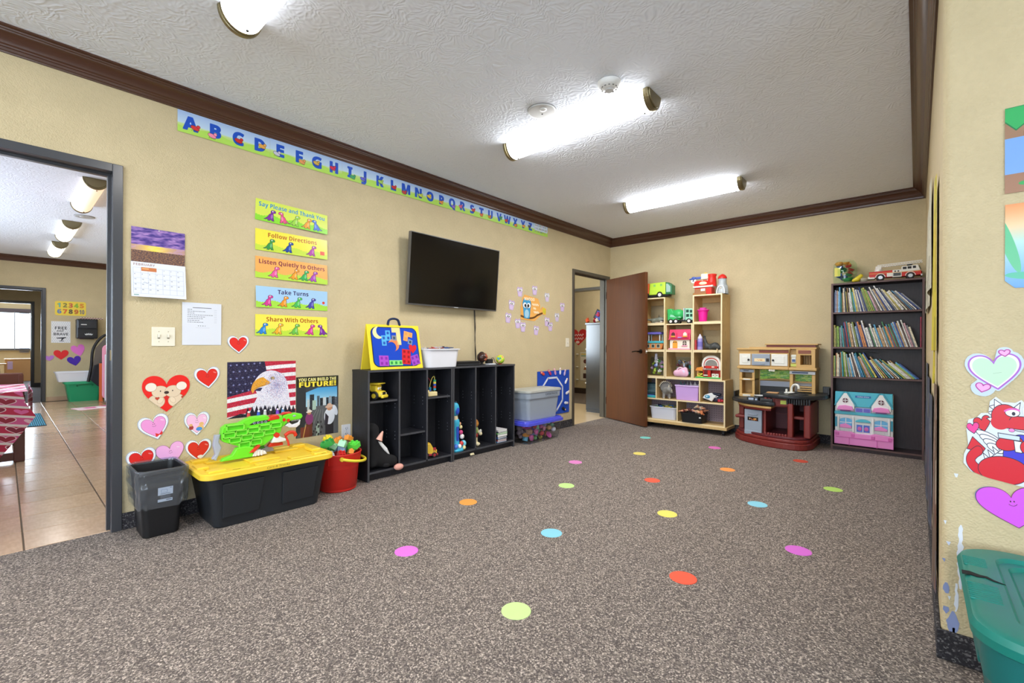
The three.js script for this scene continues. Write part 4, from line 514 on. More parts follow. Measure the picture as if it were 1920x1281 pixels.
  strip('row of dark blue and grey torn posters low on the right wall', [[-0.7, 0.02, 0.5, 0.8, 0, 0.012], [-0.1, -0.02, 0.55, 0.74, 0, 0.014], [0.5, -0.04, 0.5, 0.66, 0.01, 0.012]], -3.78, 0.53, torn('#4b5264', ['#2a2f3c', '#8a8f9c', '#3a4a6a', '#b8a83a', '#6a3a44']));
  strip('brown torn poster strip beside the rounded corner near the floor', [[0, 0, 0.3, 0.8, 0.0, 0.01]], -2.52, 0.52, torn('#6a5648', ['#3a2c28', '#a89484', '#8a3a30', '#c8c0b0', '#4a5a7a']));
}
// ---------------------------------------------------------------- spot markers on the carpet
{
  const spots = [['lime green', '#c9ea96', -1.195, -1.371, 'nearest the viewer'], ['pink', '#dc74d8', -1.961, -1.387, 'nearest the yellow-lidded tote'], ['light blue', '#86cfe4', -1.542, -2.071, 'in the second row, between orange and red'], ['red', '#ee5a3c', -0.797, -2.079, 'in the second row, near the right wall'], ['pink', '#d86ad4', -0.457, -2.758, 'closest to the rounded wall corner'],
    ['yellow', '#f0e068', -1.175, -2.799, 'in the third row'], ['light blue', '#8ad2e8', -0.796, -3.377, 'in the fourth row, near the right wall'], ['orange', '#f2a048', -2.263, -2.098, 'in front of the black lockers'], ['lime green', '#c2e48e', -1.979, -2.845, 'in the third row'], ['green', '#b2d868', -0.461, -4.108, 'nearest the bookcase side of the carpet'],
    ['red', '#ec5c40', -1.556, -3.414, 'in the fourth row'], ['orange', '#f29a4c', -1.21, -4.145, 'in the fifth row'], ['pink', '#e688cc', -2.315, -3.469, 'in front of the clear toy bin'], ['yellow', '#e8d870', -2.032, -4.168, 'in the fifth row'], ['dark red', '#c84a34', -0.799, -4.91, 'in front of the bookcase'], ['pink', '#e070c0', -1.569, -4.939, 'in front of the cube shelves'], ['turquoise', '#7ed4cc', -2.334, -4.934, 'in front of the open door']];
  const g = lt([[0, 0.0026], [0.0575, 0.0026], [0.0592, 0.002], [0.06, 0.0006], [0.06, 0]], 40);
  for (const [n, c, x, z, w] of spots) O('floor_spot', `flat round ${n} floor spot ${w}`, 'floor spot', g, M(c, 0.75), [x, 0.0004, z], 0, 'floor spots');
}
// ---------------------------------------------------------------- small generic makers
const tyre = (r, w, x, y, z, axis) => lt([[r * 0.55, -w / 2], [r * 0.92, -w / 2], [r, -w * 0.35], [r, w * 0.35], [r * 0.92, w / 2], [r * 0.55, w / 2]], 22).rotateX(axis === 'z' ? PI / 2 : 0).rotateZ(axis === 'x' ? PI / 2 : 0).translate(x, y, z);
const hub = (r, w, x, y, z, axis) => mg(cy(r * 0.58, r * 0.58, w * 0.8, x, y, z, 16, axis), cy(r * 0.22, r * 0.18, w * 1.04, x, y, z, 10, axis));
function brick(w, d, h, nx, nz) { const g = [bx(w, h, d, 0, h / 2, 0, h * 0.06)]; for (let i = 0; i < nx; i++) for (let j = 0; j < nz; j++) g.push(cy(w / nx * 0.29, w / nx * 0.3, h * 0.24, (i + 0.5) * w / nx - w / 2, h * 1.12, (j + 0.5) * d / nz - d / 2, 12)); return mg(g); }
// ---------------------------------------------------------------- trash can with a clear liner
{
  const g = T('trash_can', 'black waste bin with a clear plastic liner beside the left doorway', 'trash can', [-3.235, 0, -0.59], PI / 2), m = M('#17181b', 0.42);
  P(g, 'bin', tubGeo([[0.0, 0.155, 0.2, 0.03], [0.006, 0.165, 0.21, 0.03], [0.35, 0.212, 0.285, 0.035], [0.353, 0.222, 0.296, 0.038], [0.368, 0.224, 0.298, 0.038], [0.371, 0.214, 0.288, 0.034], [0.36, 0.204, 0.278, 0.032], [0.02, 0.155, 0.2, 0.03]], true, true), m);
  const film = new THREE.MeshPhysicalMaterial({ color: '#dfe6ef', roughness: 0.1, transmission: 0.93, thickness: 0, side: THREE.DoubleSide, ior: 1.45 }), lv = [[0.372, 0.205, 0.28, 0.03], [0.379, 0.218, 0.292, 0.034], [0.376, 0.232, 0.306, 0.04], [0.34, 0.234, 0.308, 0.04], [0.28, 0.232, 0.32, 0.05], [0.2, 0.222, 0.318, 0.05], [0.175, 0.212, 0.3, 0.04]];
  const fine = lv.slice(0, 3); for (let k = 3; k < lv.length; k++) for (let q = 1; q <= 5; q++) fine.push(lv[k].map((v, n2) => lv[k - 1][n2] + (v - lv[k - 1][n2]) * q / 5));
  const L = tubGeo([[0.3, 0.19, 0.262, 0.03], ...fine], false, false, 16), p = L.attributes.position; for (let i = 0; i < p.count; i++) { const x = p.getX(i), y = p.getY(i), z = p.getZ(i), a = Math.atan2(z, x), k = y < 0.37 ? 1 + 0.035 + 0.03 * noise(a * 4, y * 12) + 0.02 * noise(a * 9 + y * 20, y * 22) : 1 + 0.012 + 0.008 * noise(a * 16, 3); p.setXYZ(i, x * k, y + (y < 0.2 ? 0.016 * noise(a * 4, 9) : 0.002 * noise(a * 20, 1)), z * k); } P(g, 'liner', crease(L, 0.9), film, 'clear crinkled plastic liner');
  const lab = canvasTex(200, 220, (c, w, h) => { c.fillStyle = '#17181b'; c.fillRect(0, 0, w, h); c.fillStyle = '#dfe3ea'; c.fillRect(10, 6, 180, 112); c.fillRect(10, 176, 176, 40); c.strokeStyle = '#7f94b8'; c.lineWidth = 4; c.strokeRect(50, 40, 70, 40); c.fillStyle = '#59616e'; c.fillRect(40, 96, 120, 7); c.fillRect(110, 188, 66, 12); c.fillRect(150, 20, 30, 6); c.fillStyle = '#8a8e96'; for (let i = 0; i < 4; i++) c.fillRect(40, 128 + i * 11, 120, 4); });
  const l = P(g, 'paper_label', sheetGeo(0.075, 0.085), printMat(lab, 0.5), 'white printed label'); l.position.set(0.01, 0.235, 0.136); l.rotation.x = 0.1;
}
// ---------------------------------------------------------------- black tote with the yellow lid
{
  const g = T('storage_tote', 'large black storage tote with a yellow lid marked Cars and Trucks', 'storage tote', [-3.165, 0, -1.115], PI / 2), bm = M('#22262b', 0.42), ym = M('#f4cf3a', 0.4);
  P(g, 'tub', tubGeo([[0, 0.6, 0.33, 0.045], [0.008, 0.612, 0.342, 0.045], [0.29, 0.7, 0.41, 0.05], [0.29, 0.73, 0.44, 0.055], [0.31, 0.735, 0.445, 0.055], [0.312, 0.7, 0.41, 0.05], [0.3, 0.69, 0.4, 0.05], [0.02, 0.59, 0.32, 0.04]], true, true), bm);
  for (const s of [-1, 1]) { const q = P(g, 'raised_panel', ex([[-0.105, -0.105], [0.09, -0.105], [0.112, 0.1], [-0.112, 0.1]], 0.014, 0.005), bm); q.position.set(s * 0.165, 0.165, 0.186); q.rotation.x = 0.122; }
  const lid = P(g, 'lid', mg(tubGeo([[0.3, 0.758, 0.462, 0.06], [0.304, 0.772, 0.474, 0.064], [0.33, 0.77, 0.472, 0.064], [0.336, 0.758, 0.46, 0.06], [0.336, 0.68, 0.385, 0.05], [0.322, 0.66, 0.365, 0.045]], false, true), ...[-1, 1].flatMap((s) => [b2(s * 0.335 - 0.03, s * 0.335 + 0.03, 0.322, 0.344, -0.06, 0.06, 0.006), b2(s * 0.2 - 0.08, s * 0.2 + 0.08, 0.32, 0.334, 0.1, 0.17, 0.006), b2(s * 0.2 - 0.08, s * 0.2 + 0.08, 0.32, 0.334, -0.17, -0.1, 0.006)]), b2(-0.09, 0.09, 0.32, 0.333, -0.07, 0.07, 0.006), b2(-0.09, 0.09, 0.322, 0.338, 0.13, 0.19, 0.004), ...[-0.3, 0.3].flatMap((x) => [-0.17, 0.17].map((z) => b2(x - 0.045, x + 0.045, 0.32, 0.347, z - 0.03, z + 0.03, 0.008)))), ym);
  P(lid, 'latch_slot', mg(b2(-0.225, -0.185, 0.3365, 0.3372, 0.2, 0.204), b2(0.03, 0.07, 0.3365, 0.3372, 0.2, 0.204), b2(0.3, 0.33, 0.3365, 0.3372, 0.2, 0.204)), M('#5a4a14', 0.8));
  const txt = canvasTex(512, 96, (c, w, h) => { c.fillStyle = '#f4cf3a'; c.fillRect(0, 0, w, h); c.fillStyle = '#5a4c1c'; c.font = 'italic 66px serif'; c.textBaseline = 'middle'; c.save(); c.translate(20, h / 2); c.fillText('Cars & Trucks', 0, 0, 470); c.restore(); }); P(lid, 'marker_writing', sheetGeo(0.16, 0.024), printMat(txt, 0.45)).position.set(0.02, 0.318, 0.2377);
}
// ---------------------------------------------------------------- green dinosaur car case standing on the lid
{
  const g = T('dinosaur_car_case', 'bright green dinosaur toy car carrier standing on the yellow lid', 'toy', [-3.23, 0.3395, -1.13], PI / 2), gm = M('#6fe32c', 0.38), rm = M('#d8361f', 0.4), gy = M('#aab0c4', 0.45), dk = M('#23241f', 0.6), wm = M('#e6e6ea', 0.4), gl = M('#93f055', 0.38), gd = M('#57cc20', 0.4);
  const S = (a, w = 0.05, z = -0.025, bv = 0.006) => ex(a, w, bv, z);
  P(g, 'body', S([[-0.23, 0.17], [-0.225, 0.205], [-0.2, 0.222], [-0.13, 0.225], [-0.1, 0.24], [-0.06, 0.255], [0.03, 0.256], [0.05, 0.24], [0.08, 0.243], [0.13, 0.243], [0.14, 0.2], [0.12, 0.13], [0.06, 0.09], [0.02, 0.06], [-0.03, 0.055], [-0.09, 0.055], [-0.15, 0.085], [-0.215, 0.115], [-0.228, 0.13]], 0.05), gm);
  const cell = (x, y, w, h) => { const c = P(g, 'car_slot', mg(b2(x, x + w, y, y + 0.004, 0.02, 0.036), b2(x, x + w, y + h - 0.004, y + h, 0.02, 0.036), b2(x, x + 0.004, y, y + h, 0.02, 0.036), b2(x + w - 0.004, x + w, y, y + h, 0.02, 0.036)), gl); P(c, 'slot_back', b2(x + 0.004, x + w - 0.004, y + 0.004, y + h - 0.004, 0.024, 0.0265), gd); return c; };
  cell(-0.205, 0.182, 0.1, 0.036); for (let i = 0; i < 5; i++) cell(-0.222 + i * 0.069, 0.14 + i * 0.007, 0.067, 0.034); for (let i = 0; i < 4; i++) cell(-0.19 + i * 0.068, 0.105 + i * 0.008, 0.066, 0.033); for (let i = 0; i < 2; i++) cell(-0.135 + i * 0.068, 0.066 + i * 0.007, 0.066, 0.036);
  P(g, 'handle_slot', S([[-0.075, 0.205], [-0.045, 0.222], [0.05, 0.226], [0.05, 0.212], [-0.06, 0.203]], 0.054, -0.027, 0.002), dk); for (let i = 0; i < 4; i++) P(g, 'slot_ring', to(0.006, 0.0018, -0.045 + i * 0.023, 0.214, 0.028), gy);
  P(g, 'red_spine', S([[0.03, 0.215], [0.05, 0.242], [0.07, 0.25], [0.1, 0.25], [0.115, 0.236], [0.11, 0.222]], 0.056, -0.028), rm); P(g, 'head_crest', S([[0.13, 0.246], [0.145, 0.262], [0.19, 0.26], [0.2, 0.248]], 0.04, -0.02), rm);
  P(g, 'head', S([[0.125, 0.16], [0.135, 0.24], [0.17, 0.252], [0.225, 0.25], [0.262, 0.24], [0.27, 0.222], [0.258, 0.205], [0.205, 0.203], [0.175, 0.196], [0.15, 0.178], [0.14, 0.168]], 0.044, -0.022), gm); P(g, 'lower_jaw', S([[0.15, 0.17], [0.18, 0.188], [0.2, 0.172], [0.232, 0.18], [0.256, 0.2], [0.252, 0.165], [0.23, 0.148], [0.18, 0.152]], 0.036, -0.018), wm); P(g, 'mouth', S([[0.182, 0.194], [0.245, 0.2], [0.24, 0.184], [0.2, 0.176]], 0.03, -0.015, 0.002), dk);
  P(g, 'tooth', mg(...Array.from({ length: 6 }, (_, i) => cy(0.0035, 0.0005, 0.014, 0.196 + i * 0.01, 0.197, 0.014, 6).rotateX(0))), wm); for (const [x, y] of [[0.142, 0.212], [0.17, 0.206]]) P(g, 'eye_bolt', cy(0.011, 0.012, 0.052, x, y, 0, 16, 'z'), rm); P(g, 'eye', sp(0.009, 0.21, 0.231, 0.02, 1.4, 0.8, 0.5, 10, 8), gy);
  P(g, 'foreleg', mg(S([[0.06, 0.07], [0.075, 0.11], [0.095, 0.12], [0.12, 0.1], [0.15, 0.085], [0.15, 0.07], [0.1, 0.066]], 0.05, -0.01)), wm); P(g, 'shoulder_disc', cy(0.017, 0.018, 0.024, 0.09, 0.118, 0.03, 18, 'z'), rm); P(g, 'claw', mg(tb([[0.145, 0.105, 0.03], [0.17, 0.122, 0.032], [0.205, 0.118, 0.03], [0.218, 0.095, 0.03]], 0.012, 16, 8), tb([[0.15, 0.1, 0.03], [0.165, 0.06, 0.034], [0.168, 0.035, 0.036]], 0.007, 12, 8)), rm); P(g, 'red_belly', S([[0.045, 0.05], [0.06, 0.068], [0.14, 0.058], [0.14, 0.04], [0.05, 0.04]], 0.036, -0.018), rm);
  P(g, 'hind_leg', S([[-0.235, 0.0], [-0.225, 0.016], [-0.175, 0.03], [-0.15, 0.07], [-0.1, 0.075], [-0.05, 0.06], [-0.045, 0.02], [-0.06, 0.0]], 0.04, 0.0), gm); P(g, 'thigh_plate', S([[-0.08, 0.03], [-0.06, 0.05], [-0.02, 0.075], [-0.015, 0.06], [-0.055, 0.028]], 0.05, 0.0, 0.004), rm); P(g, 'toe_claws', mg(S([[-0.06, 0.0], [-0.065, 0.035], [-0.02, 0.04], [0.02, 0.025], [0.03, 0.004]], 0.044, -0.004), ...[0, 1, 2].map((i) => cy(0.006, 0.004, 0.034, -0.04 + i * 0.018, 0.0185, 0.04, 8).rotateZ(0))), wm); P(g, 'far_foot', S([[0.0, 0.0], [0.03, 0.03], [0.06, 0.04], [0.095, 0.02], [0.1, 0.0]], 0.03, -0.06), gy); P(g, 'far_leg', S([[-0.04, 0.03], [-0.02, 0.08], [0.03, 0.075], [0.04, 0.03]], 0.03, -0.055), M('#3f9a38', 0.5));
  P(g, 'tail', S([[-0.262, 0.165], [-0.232, 0.165], [-0.24, 0.12], [-0.225, 0.085], [-0.24, 0.04], [-0.255, 0.006], [-0.278, 0.02], [-0.26, 0.045], [-0.272, 0.1]], 0.03, -0.015), gy);
  const cols = ['#c83a3a', '#3a5ac8', '#c8c8cc', '#222', '#7a3ac0', '#4a9ad0'];
  [-0.06, 0.0, 0.04, 0.075, 0.12, 0.155].forEach((x, i) => { const c = P(g, 'toy_figure', mg(cy(0.009, 0.011, 0.022, x, 0.262, -0.03, 10), sp(0.009, x, 0.279, -0.03, 1, 1, 1, 10, 8)), M(cols[i], 0.5)); P(c, 'figure_head', sp(0.0075, x, 0.281, -0.026, 1, 1, 1, 8, 6), wm); });
}
// ---------------------------------------------------------------- red bucket heaped with bricks
{
  const cx = -3.205, cz = -1.66, g = T('block_bucket', 'round red bucket with a yellow handle beside the black tote', 'bucket', [cx, 0, cz]), rm = M('#d0261e', 0.4);
  P(g, 'pail', lt([[0, 0], [0.122, 0], [0.128, 0.006], [0.146, 0.2], [0.156, 0.202], [0.16, 0.262], [0.164, 0.266], [0.164, 0.274], [0.158, 0.276], [0.152, 0.27], [0.13, 0.02], [0, 0.016]], 48), rm); for (const a of [0.9, 1.6, 2.3]) P(g, 'rim_rib', bx(0.004, 0.058, 0.004, Math.cos(a) * 0.16, 0.233, Math.sin(a) * 0.16), rm);
  P(g, 'handle', tb(Array.from({ length: 15 }, (_, i) => { const a = 0.35 - i / 14 * PI, k = Math.sin(i / 14 * PI); return [(0.168 + 0.03 * k) * Math.cos(a), 0.247 - 0.045 * k, (0.168 + 0.02 * k) * Math.sin(a)]; }), 0.0105, 40, 8), M('#f2e03c', 0.4)); P(g, 'handle_pivot', cy(0.015, 0.015, 0.014, 0.162, 0.247, 0.057, 14, 'x'), M('#e8c83a', 0.4));
  const cols = [['yellow', '#f4e23c'], ['lime green', '#5fd63a'], ['red', '#d42a26'], ['green', '#2f9e46'], ['sky blue', '#4a9ae0'], ['pale blue', '#a9c4f0'], ['orange', '#f49a3c'], ['blue', '#2250b8'], ['teal', '#3cc0a0'], ['pink', '#f088a8'], ['white', '#e8ecf2'], ['mint', '#a8e8b8']];
  const geos = [brick(0.066, 0.036, 0.034, 2, 1), brick(0.05, 0.05, 0.042, 2, 2), brick(0.085, 0.05, 0.042, 3, 2)], where = ['at the top of the heap', 'at the front rim', 'at the left rim', 'at the right rim', 'in the middle of the heap', 'at the back of the heap', 'near the wall side', 'beside the handle'];
  const base = O('brick_heap', 'jumbled toy bricks filling the red bucket below the top layer', 'toy bricks', lt([[0, 0.03], [0.124, 0.03], [0.138, 0.2], [0.1, 0.215], [0, 0.22]], 24), M('#3f8a54', 0.6), [cx, 0, cz]); base.userData.kind = 'stuff'; delete base.userData.category; base.userData.category = 'toy bricks';
  const used = new Set(), piled = []; { const bb = brick(0.075, 0.06, 0.04, 2, 2); fit(piled, bb, () => [[cx + 0.06, 0.292, cz - 0.095], [0.3, 0.5, 0]]); }
  for (let i = 0; i < 150; i++) {
    const lim = i < 80 ? 0.104 : 0.08, spot = fit(piled, geos[i % 3], (t) => { const r = lim * Math.sqrt(rnd()), a = R(0, 2 * PI); return [[cx + r * Math.cos(a), 0.238 + 0.03 * (1 - (r / 0.12) ** 2) + t * 0.085, cz + r * Math.sin(a)], [R(-0.6, 0.6), R(0, 6), R(-0.6, 0.6)]]; }, 260); if (!spot) continue;
    const [p, e] = spot, dx = p[0] - cx, dz = p[2] - cz, r = Math.hypot(dx, dz), k = Math.floor(rnd() * cols.length), q = r < 0.04 ? 0 : dx > 0.07 ? 1 : dz > 0.06 ? 2 : dz < -0.06 ? 3 : dx < -0.07 ? 5 : dx < -0.03 ? 6 : r > 0.08 ? 7 : 4, sz = ['small', 'square', 'long'][i % 3];
    let lab = `${sz} ${cols[k][0]} toy brick ${where[q]} in the red bucket`, c = 2; while (used.has(lab)) lab = `${sz} ${cols[k][0]} brick ${where[q]}, red bucket, ${['', '', 'second', 'third', 'fourth', 'fifth'][c++]} one`; used.add(lab);
    const o = O('toy_brick', lab, 'toy brick', geos[i % 3], M(cols[k][1], 0.35), p, 0, 'bricks in the red bucket'); o.rotation.set(...e, 'YXZ');
  }
  const big = O('toy_brick', 'chunky bright green brick with big round studs on the right rim of the red bucket', 'toy brick', brick(0.075, 0.06, 0.04, 2, 2), M('#5fdc4a', 0.35), [cx + 0.06, 0.292, cz - 0.095], 0.5, 'bricks in the red bucket'); big.rotation.x = 0.3;
}
// ---------------------------------------------------------------- black locker units
const lockTex = dataTex(256, (x, y) => { const s = noise(x / 256 * 40, y / 256 * 3) * 0.6 + noise(x / 256 * 110, y / 256 * 7) * 0.4; return [clamp(33 + 8 * s), clamp(34 + 8 * s), clamp(40 + 9 * s)]; }, true, 0.5);
const mLock = new THREE.MeshStandardMaterial({ map: lockTex, roughness: 0.48 }), mEdge = M('#45464b', 0.5);
const LX = -3.15, LH = 0.865;
function lockers(name, label, z0, z1, shelves) {                            // three bays between z0 and z1 (z0 > z1), u measured from z0
  const W = z0 - z1, D = LX - XL - 0.012, g = T(name, label, 'locker unit', [XL + 0.012, 0, z0], PI / 2), t = 0.016, bay = (W - 4 * t) / 3;
  const board = (n, x0, x1, y0, y1, zz0, zz1) => { const b = P(g, n, tri(b2(x0, x1, y0, y1, zz0, zz1)), mLock); P(b, 'edge_band', b2(x0, x1, y0, y1, zz1, zz1 + 0.0012), mEdge); return b; };
  for (let i = 0; i < 4; i++) { const x = i * (bay + t); board(i === 0 || i === 3 ? 'side_panel' : 'divider', x, x + t, i === 0 || i === 3 ? 0 : 0.06, LH - t, 0, D); }
  board('top_board', -0.002, W + 0.002, LH - t, LH, 0, D + 0.004); board('bottom_board', t, W - t, 0.058, 0.058 + t, 0, D); P(g, 'back_panel', tri(b2(t, W - t, 0.06, LH - t, 0, 0.005)), mLock); P(g, 'toe_kick', tri(b2(t, W - t, 0, 0.058, D - 0.05, D - 0.036)), mLock);
  for (const [b, y] of shelves) { const x = t + b * (bay + t); board('shelf', x + 0.001, x + bay - 0.001, y - t, y, 0.006, D - 0.016); }
  const peg = cy(0.0028, 0.0028, 0.002, 0, 0, 0, 8, 'x'); const pm = M('#9aa0a8', 0.4), ps = []; for (let i = 1; i < 4; i++) for (const zz of [0.06, D - 0.05]) for (const yc of [0.32, 0.58]) for (const q of [-0.03, 0, 0.03]) ps.push(peg.clone().translate(i * (bay + t) - 0.0012, yc + q, zz)); P(g, 'peg_holes', mg(ps), pm); return g;
}
lockers('locker_unit', 'black three-bay locker unit holding the stuffed animal, nearest the bucket', -1.868, -2.722, [[0, 0.622], [1, 0.327], [2, 0.608]]);
lockers('locker_unit', 'black three-bay locker unit without shelves, beside the grey bin', -2.728, -3.575, []);
const BAY = (0.854 - 0.064) / 3, bayZ = (u, b) => (u ? -2.728 : -1.868) - 0.016 - b * (BAY + 0.016) - BAY / 2;
{ // things in the lockers
  let g, q;
  { // black shaggy stuffed animal with pink feet
    g = T('stuffed_animal', 'black shaggy stuffed animal with a white chest slumped in the left locker', 'stuffed animal', [-3.24, 0.0765, bayZ(0, 0) - 0.006], PI / 2);
    const fur = (b, r, k) => { const G = blob(b, r, k), p = G.attributes.position, n = G.attributes.normal; for (let i = 0; i < p.count; i++) { const d = 0.006 * noise(p.getX(i) * 60, p.getY(i) * 60 + p.getZ(i) * 40); p.setXYZ(i, p.getX(i) + n.getX(i) * d, p.getY(i) + n.getY(i) * d, p.getZ(i) + n.getZ(i) * d); } return G; };
    P(g, 'body', fur([[-0.045, 0.092, 0.0, 0.075, -0.06, 0.2, 0.01, 0.06], [-0.06, 0.22, 0.01, 0.05, -0.075, 0.31, 0.015, 0.055], [-0.02, 0.17, 0.03, 0.03, 0.02, 0.04, 0.06, 0.028], [-0.088, 0.2, 0.03, 0.028, -0.088, 0.05, 0.05, 0.028], [0.0, 0.068, 0.02, 0.06, 0.075, 0.052, 0.07, 0.043]], 56, 0.03), M('#131214', 0.95));
    P(g, 'chest_patch', ex([[-0.05, 0.225], [-0.02, 0.215], [0.03, 0.16], [0.055, 0.105], [0.04, 0.11], [0.005, 0.145], [-0.03, 0.19]], 0.014, 0.005, 0.062), M('#e6e6e4', 0.95)); P(g, 'muzzle', mg(cy(0.006, 0.028, 0.075, 0, 0, 0, 12).rotateZ(-0.5).translate(-0.025, 0.265, 0.068)), M('#eab09c', 0.7)); P(g, 'foot', sp(0.032, 0.105, 0.004, 0.124, 1.3, 0.8, 0.95), M('#e8a898', 0.8)); P(g, 'foot', sp(0.028, 0.02, 0.03, 0.075, 1.1, 0.8, 1), M('#1a191b', 0.9));
  }
  { // dump truck
    g = T('toy_dump_truck', 'yellow toy dump truck with a smiling face on the upper left locker shelf', 'toy truck', [-3.258, 0.623, bayZ(0, 0) + 0.012], PI / 2 + 0.5); g.scale.setScalar(0.9); const ym = M('#f2d63c', 0.4), bk = M('#18181a', 0.6);
    P(g, 'hood', mg(bx(0.11, 0.055, 0.09, 0, 0.05, 0.035, 0.02), bx(0.1, 0.03, 0.03, 0, 0.03, 0.085, 0.012)), ym); P(g, 'cab', bx(0.1, 0.06, 0.07, 0, 0.1, 0.0, 0.014), ym); P(g, 'dump_bed', mg(bx(0.13, 0.012, 0.12, 0, 0.142, -0.0, 0.005), bx(0.12, 0.05, 0.07, 0, 0.11, -0.055, 0.01)), ym); P(g, 'grille', bx(0.045, 0.034, 0.008, 0, 0.052, 0.082, 0.003), bk); for (const s of [-1, 1]) { P(g, 'wheel', tyre(0.038, 0.03, s * 0.058, 0.038, 0.02, 'x'), bk); P(g, 'wheel', tyre(0.038, 0.03, s * 0.058, 0.038, -0.06, 'x'), bk); P(g, 'wheel_hub', hub(0.038, 0.032, s * 0.058, 0.038, 0.02, 'x'), ym); const e = P(g, 'eye', sp(0.014, s * 0.017, 0.098, 0.036, 1, 1, 0.5), M('#f4f4f0', 0.3)); P(e, 'pupil', sp(0.006, s * 0.014, 0.096, 0.043, 1, 1, 0.4, 8, 6), bk); P(g, 'headlight', sp(0.008, s * 0.04, 0.052, 0.08, 1, 1, 0.5, 8, 6), M('#f6efc8', 0.3)); }
  }
  { // bead maze
    g = T('bead_maze_toy', 'small bead maze toy on a cream base in the third locker bay', 'toy', [-3.22, 0.609, bayZ(0, 2) + 0.045], PI / 2); P(g, 'base', mg(bx(0.1, 0.04, 0.07, 0, 0.02, 0, 0.008), cy(0.016, 0.02, 0.02, -0.035, 0.046, 0, 14)), M('#ecd9a0', 0.5)); P(g, 'wire_loop', tb([[-0.04, 0.04, 0], [-0.042, 0.12, 0.0], [-0.03, 0.165, -0.01], [-0.01, 0.15, -0.01], [0.0, 0.12, 0]], 0.003, 20, 6), M('#b8283a', 0.4)); P(g, 'wire_loop', tb([[-0.02, 0.04, 0.01], [-0.018, 0.1, 0.01], [0.01, 0.165, 0.01], [0.03, 0.175, 0.01], [0.034, 0.14, 0.01], [0.034, 0.04, 0.01]], 0.003, 26, 6), M('#e8d86a', 0.4));
    [['#38a8c8', 0.06], ['#d04a3a', 0.08], ['#3a5ac8', 0.1], ['#ecd24a', 0.118], ['#2c9a70', 0.136]].forEach(([c, y]) => P(g, 'bead', cy(0.013, 0.013, 0.017, 0.034, y, 0.01, 14), M(c, 0.4))); [['#2a62b8', 0.055], ['#2a86a8', 0.073]].forEach(([c, y]) => P(g, 'bead', cy(0.012, 0.012, 0.017, -0.018, y, 0.01, 14), M(c, 0.4)));
  }
  { // yellow toy car at the bottom of bay three
    g = T('toy_digger', 'yellow and red toy vehicle on the floor of the third locker bay', 'toy vehicle', [-3.22, 0.075, bayZ(0, 2) + 0.06], PI / 2 - 0.4); const ym = M('#f2c840', 0.42), rm = M('#a82a34', 0.45), bk = M('#2a1a16', 0.6); P(g, 'body', ex([[-0.05, 0.02], [0.06, 0.02], [0.062, 0.06], [0.03, 0.075], [0.005, 0.12], [-0.035, 0.125], [-0.05, 0.09]], 0.075, 0.01, -0.037), ym); P(g, 'bumper', bx(0.13, 0.022, 0.085, 0.005, 0.022, 0, 0.007), rm); P(g, 'window', bx(0.026, 0.036, 0.004, 0.038, 0.066, 0.036), rm); for (const x of [-0.035, 0.035]) for (const s of [-1, 1]) { const w = P(g, 'wheel', tyre(0.022, 0.02, x, 0.022, s * 0.04, 'z'), bk); P(w, 'wheel_hub', hub(0.022, 0.021, x, 0.022, s * 0.04, 'z'), rm); }
  }
  { // tall turquoise toy castle-like figure
    g = T('toy_play_tower', 'tall turquoise and blue toy figure in the first bay of the second locker', 'toy figure', [-3.22, 0.075, bayZ(1, 0) + 0.055], PI / 2); const tq = M('#3cb8dc', 0.4), bl = M('#2c52c4', 0.4), cr = M('#e8d8b0', 0.5);
    P(g, 'base', tubGeo([[0, 0.14, 0.13, 0.05], [0.012, 0.15, 0.14, 0.055], [0.05, 0.11, 0.1, 0.045], [0.07, 0.09, 0.08, 0.04]], true, true), tq); P(g, 'trunk', lt([[0.04, 0.06], [0.032, 0.12], [0.03, 0.2], [0.04, 0.26], [0.034, 0.29], [0.02, 0.3]], 16), tq); P(g, 'blue_panel', mg(bx(0.03, 0.14, 0.01, 0, 0.16, 0.03, 0.005), sp(0.026, -0.045, 0.23, 0, 0.8, 1.6, 0.8)), bl); P(g, 'head', sp(0.05, -0.005, 0.385, 0, 0.85, 1.35, 0.75), tq); P(g, 'face_panel', sp(0.03, -0.002, 0.375, 0.026, 0.85, 1.3, 0.5), bl); P(g, 'neck_ring', cy(0.022, 0.03, 0.045, -0.005, 0.305, 0, 14), cr); P(g, 'top_knob', sp(0.013, 0, 0.452, 0), M('#1f2a3c', 0.4));
    for (const [x, y, z, r, c] of [[0.055, 0.215, 0.01, 0.017, '#ecdc9c'], [0.04, 0.17, 0.03, 0.02, '#c8407a'], [0.05, 0.13, 0.035, 0.022, '#e8e4e0'], [0.035, 0.25, 0.02, 0.014, '#e0a880'], [0.03, 0.07, 0.05, 0.02, '#d03a34'], [0.07, 0.06, 0.03, 0.03, '#7ad0ea'], [0.0, 0.05, 0.06, 0.018, '#f0f0f0'], [0.055, 0.03, 0.06, 0.017, '#e8dca0'], [-0.04, 0.05, 0.05, 0.022, '#4a78d8']]) P(g, 'knob', sp(r, x, y, z, 1, 1.1, 1, 12, 10), M(c, 0.4));
  }
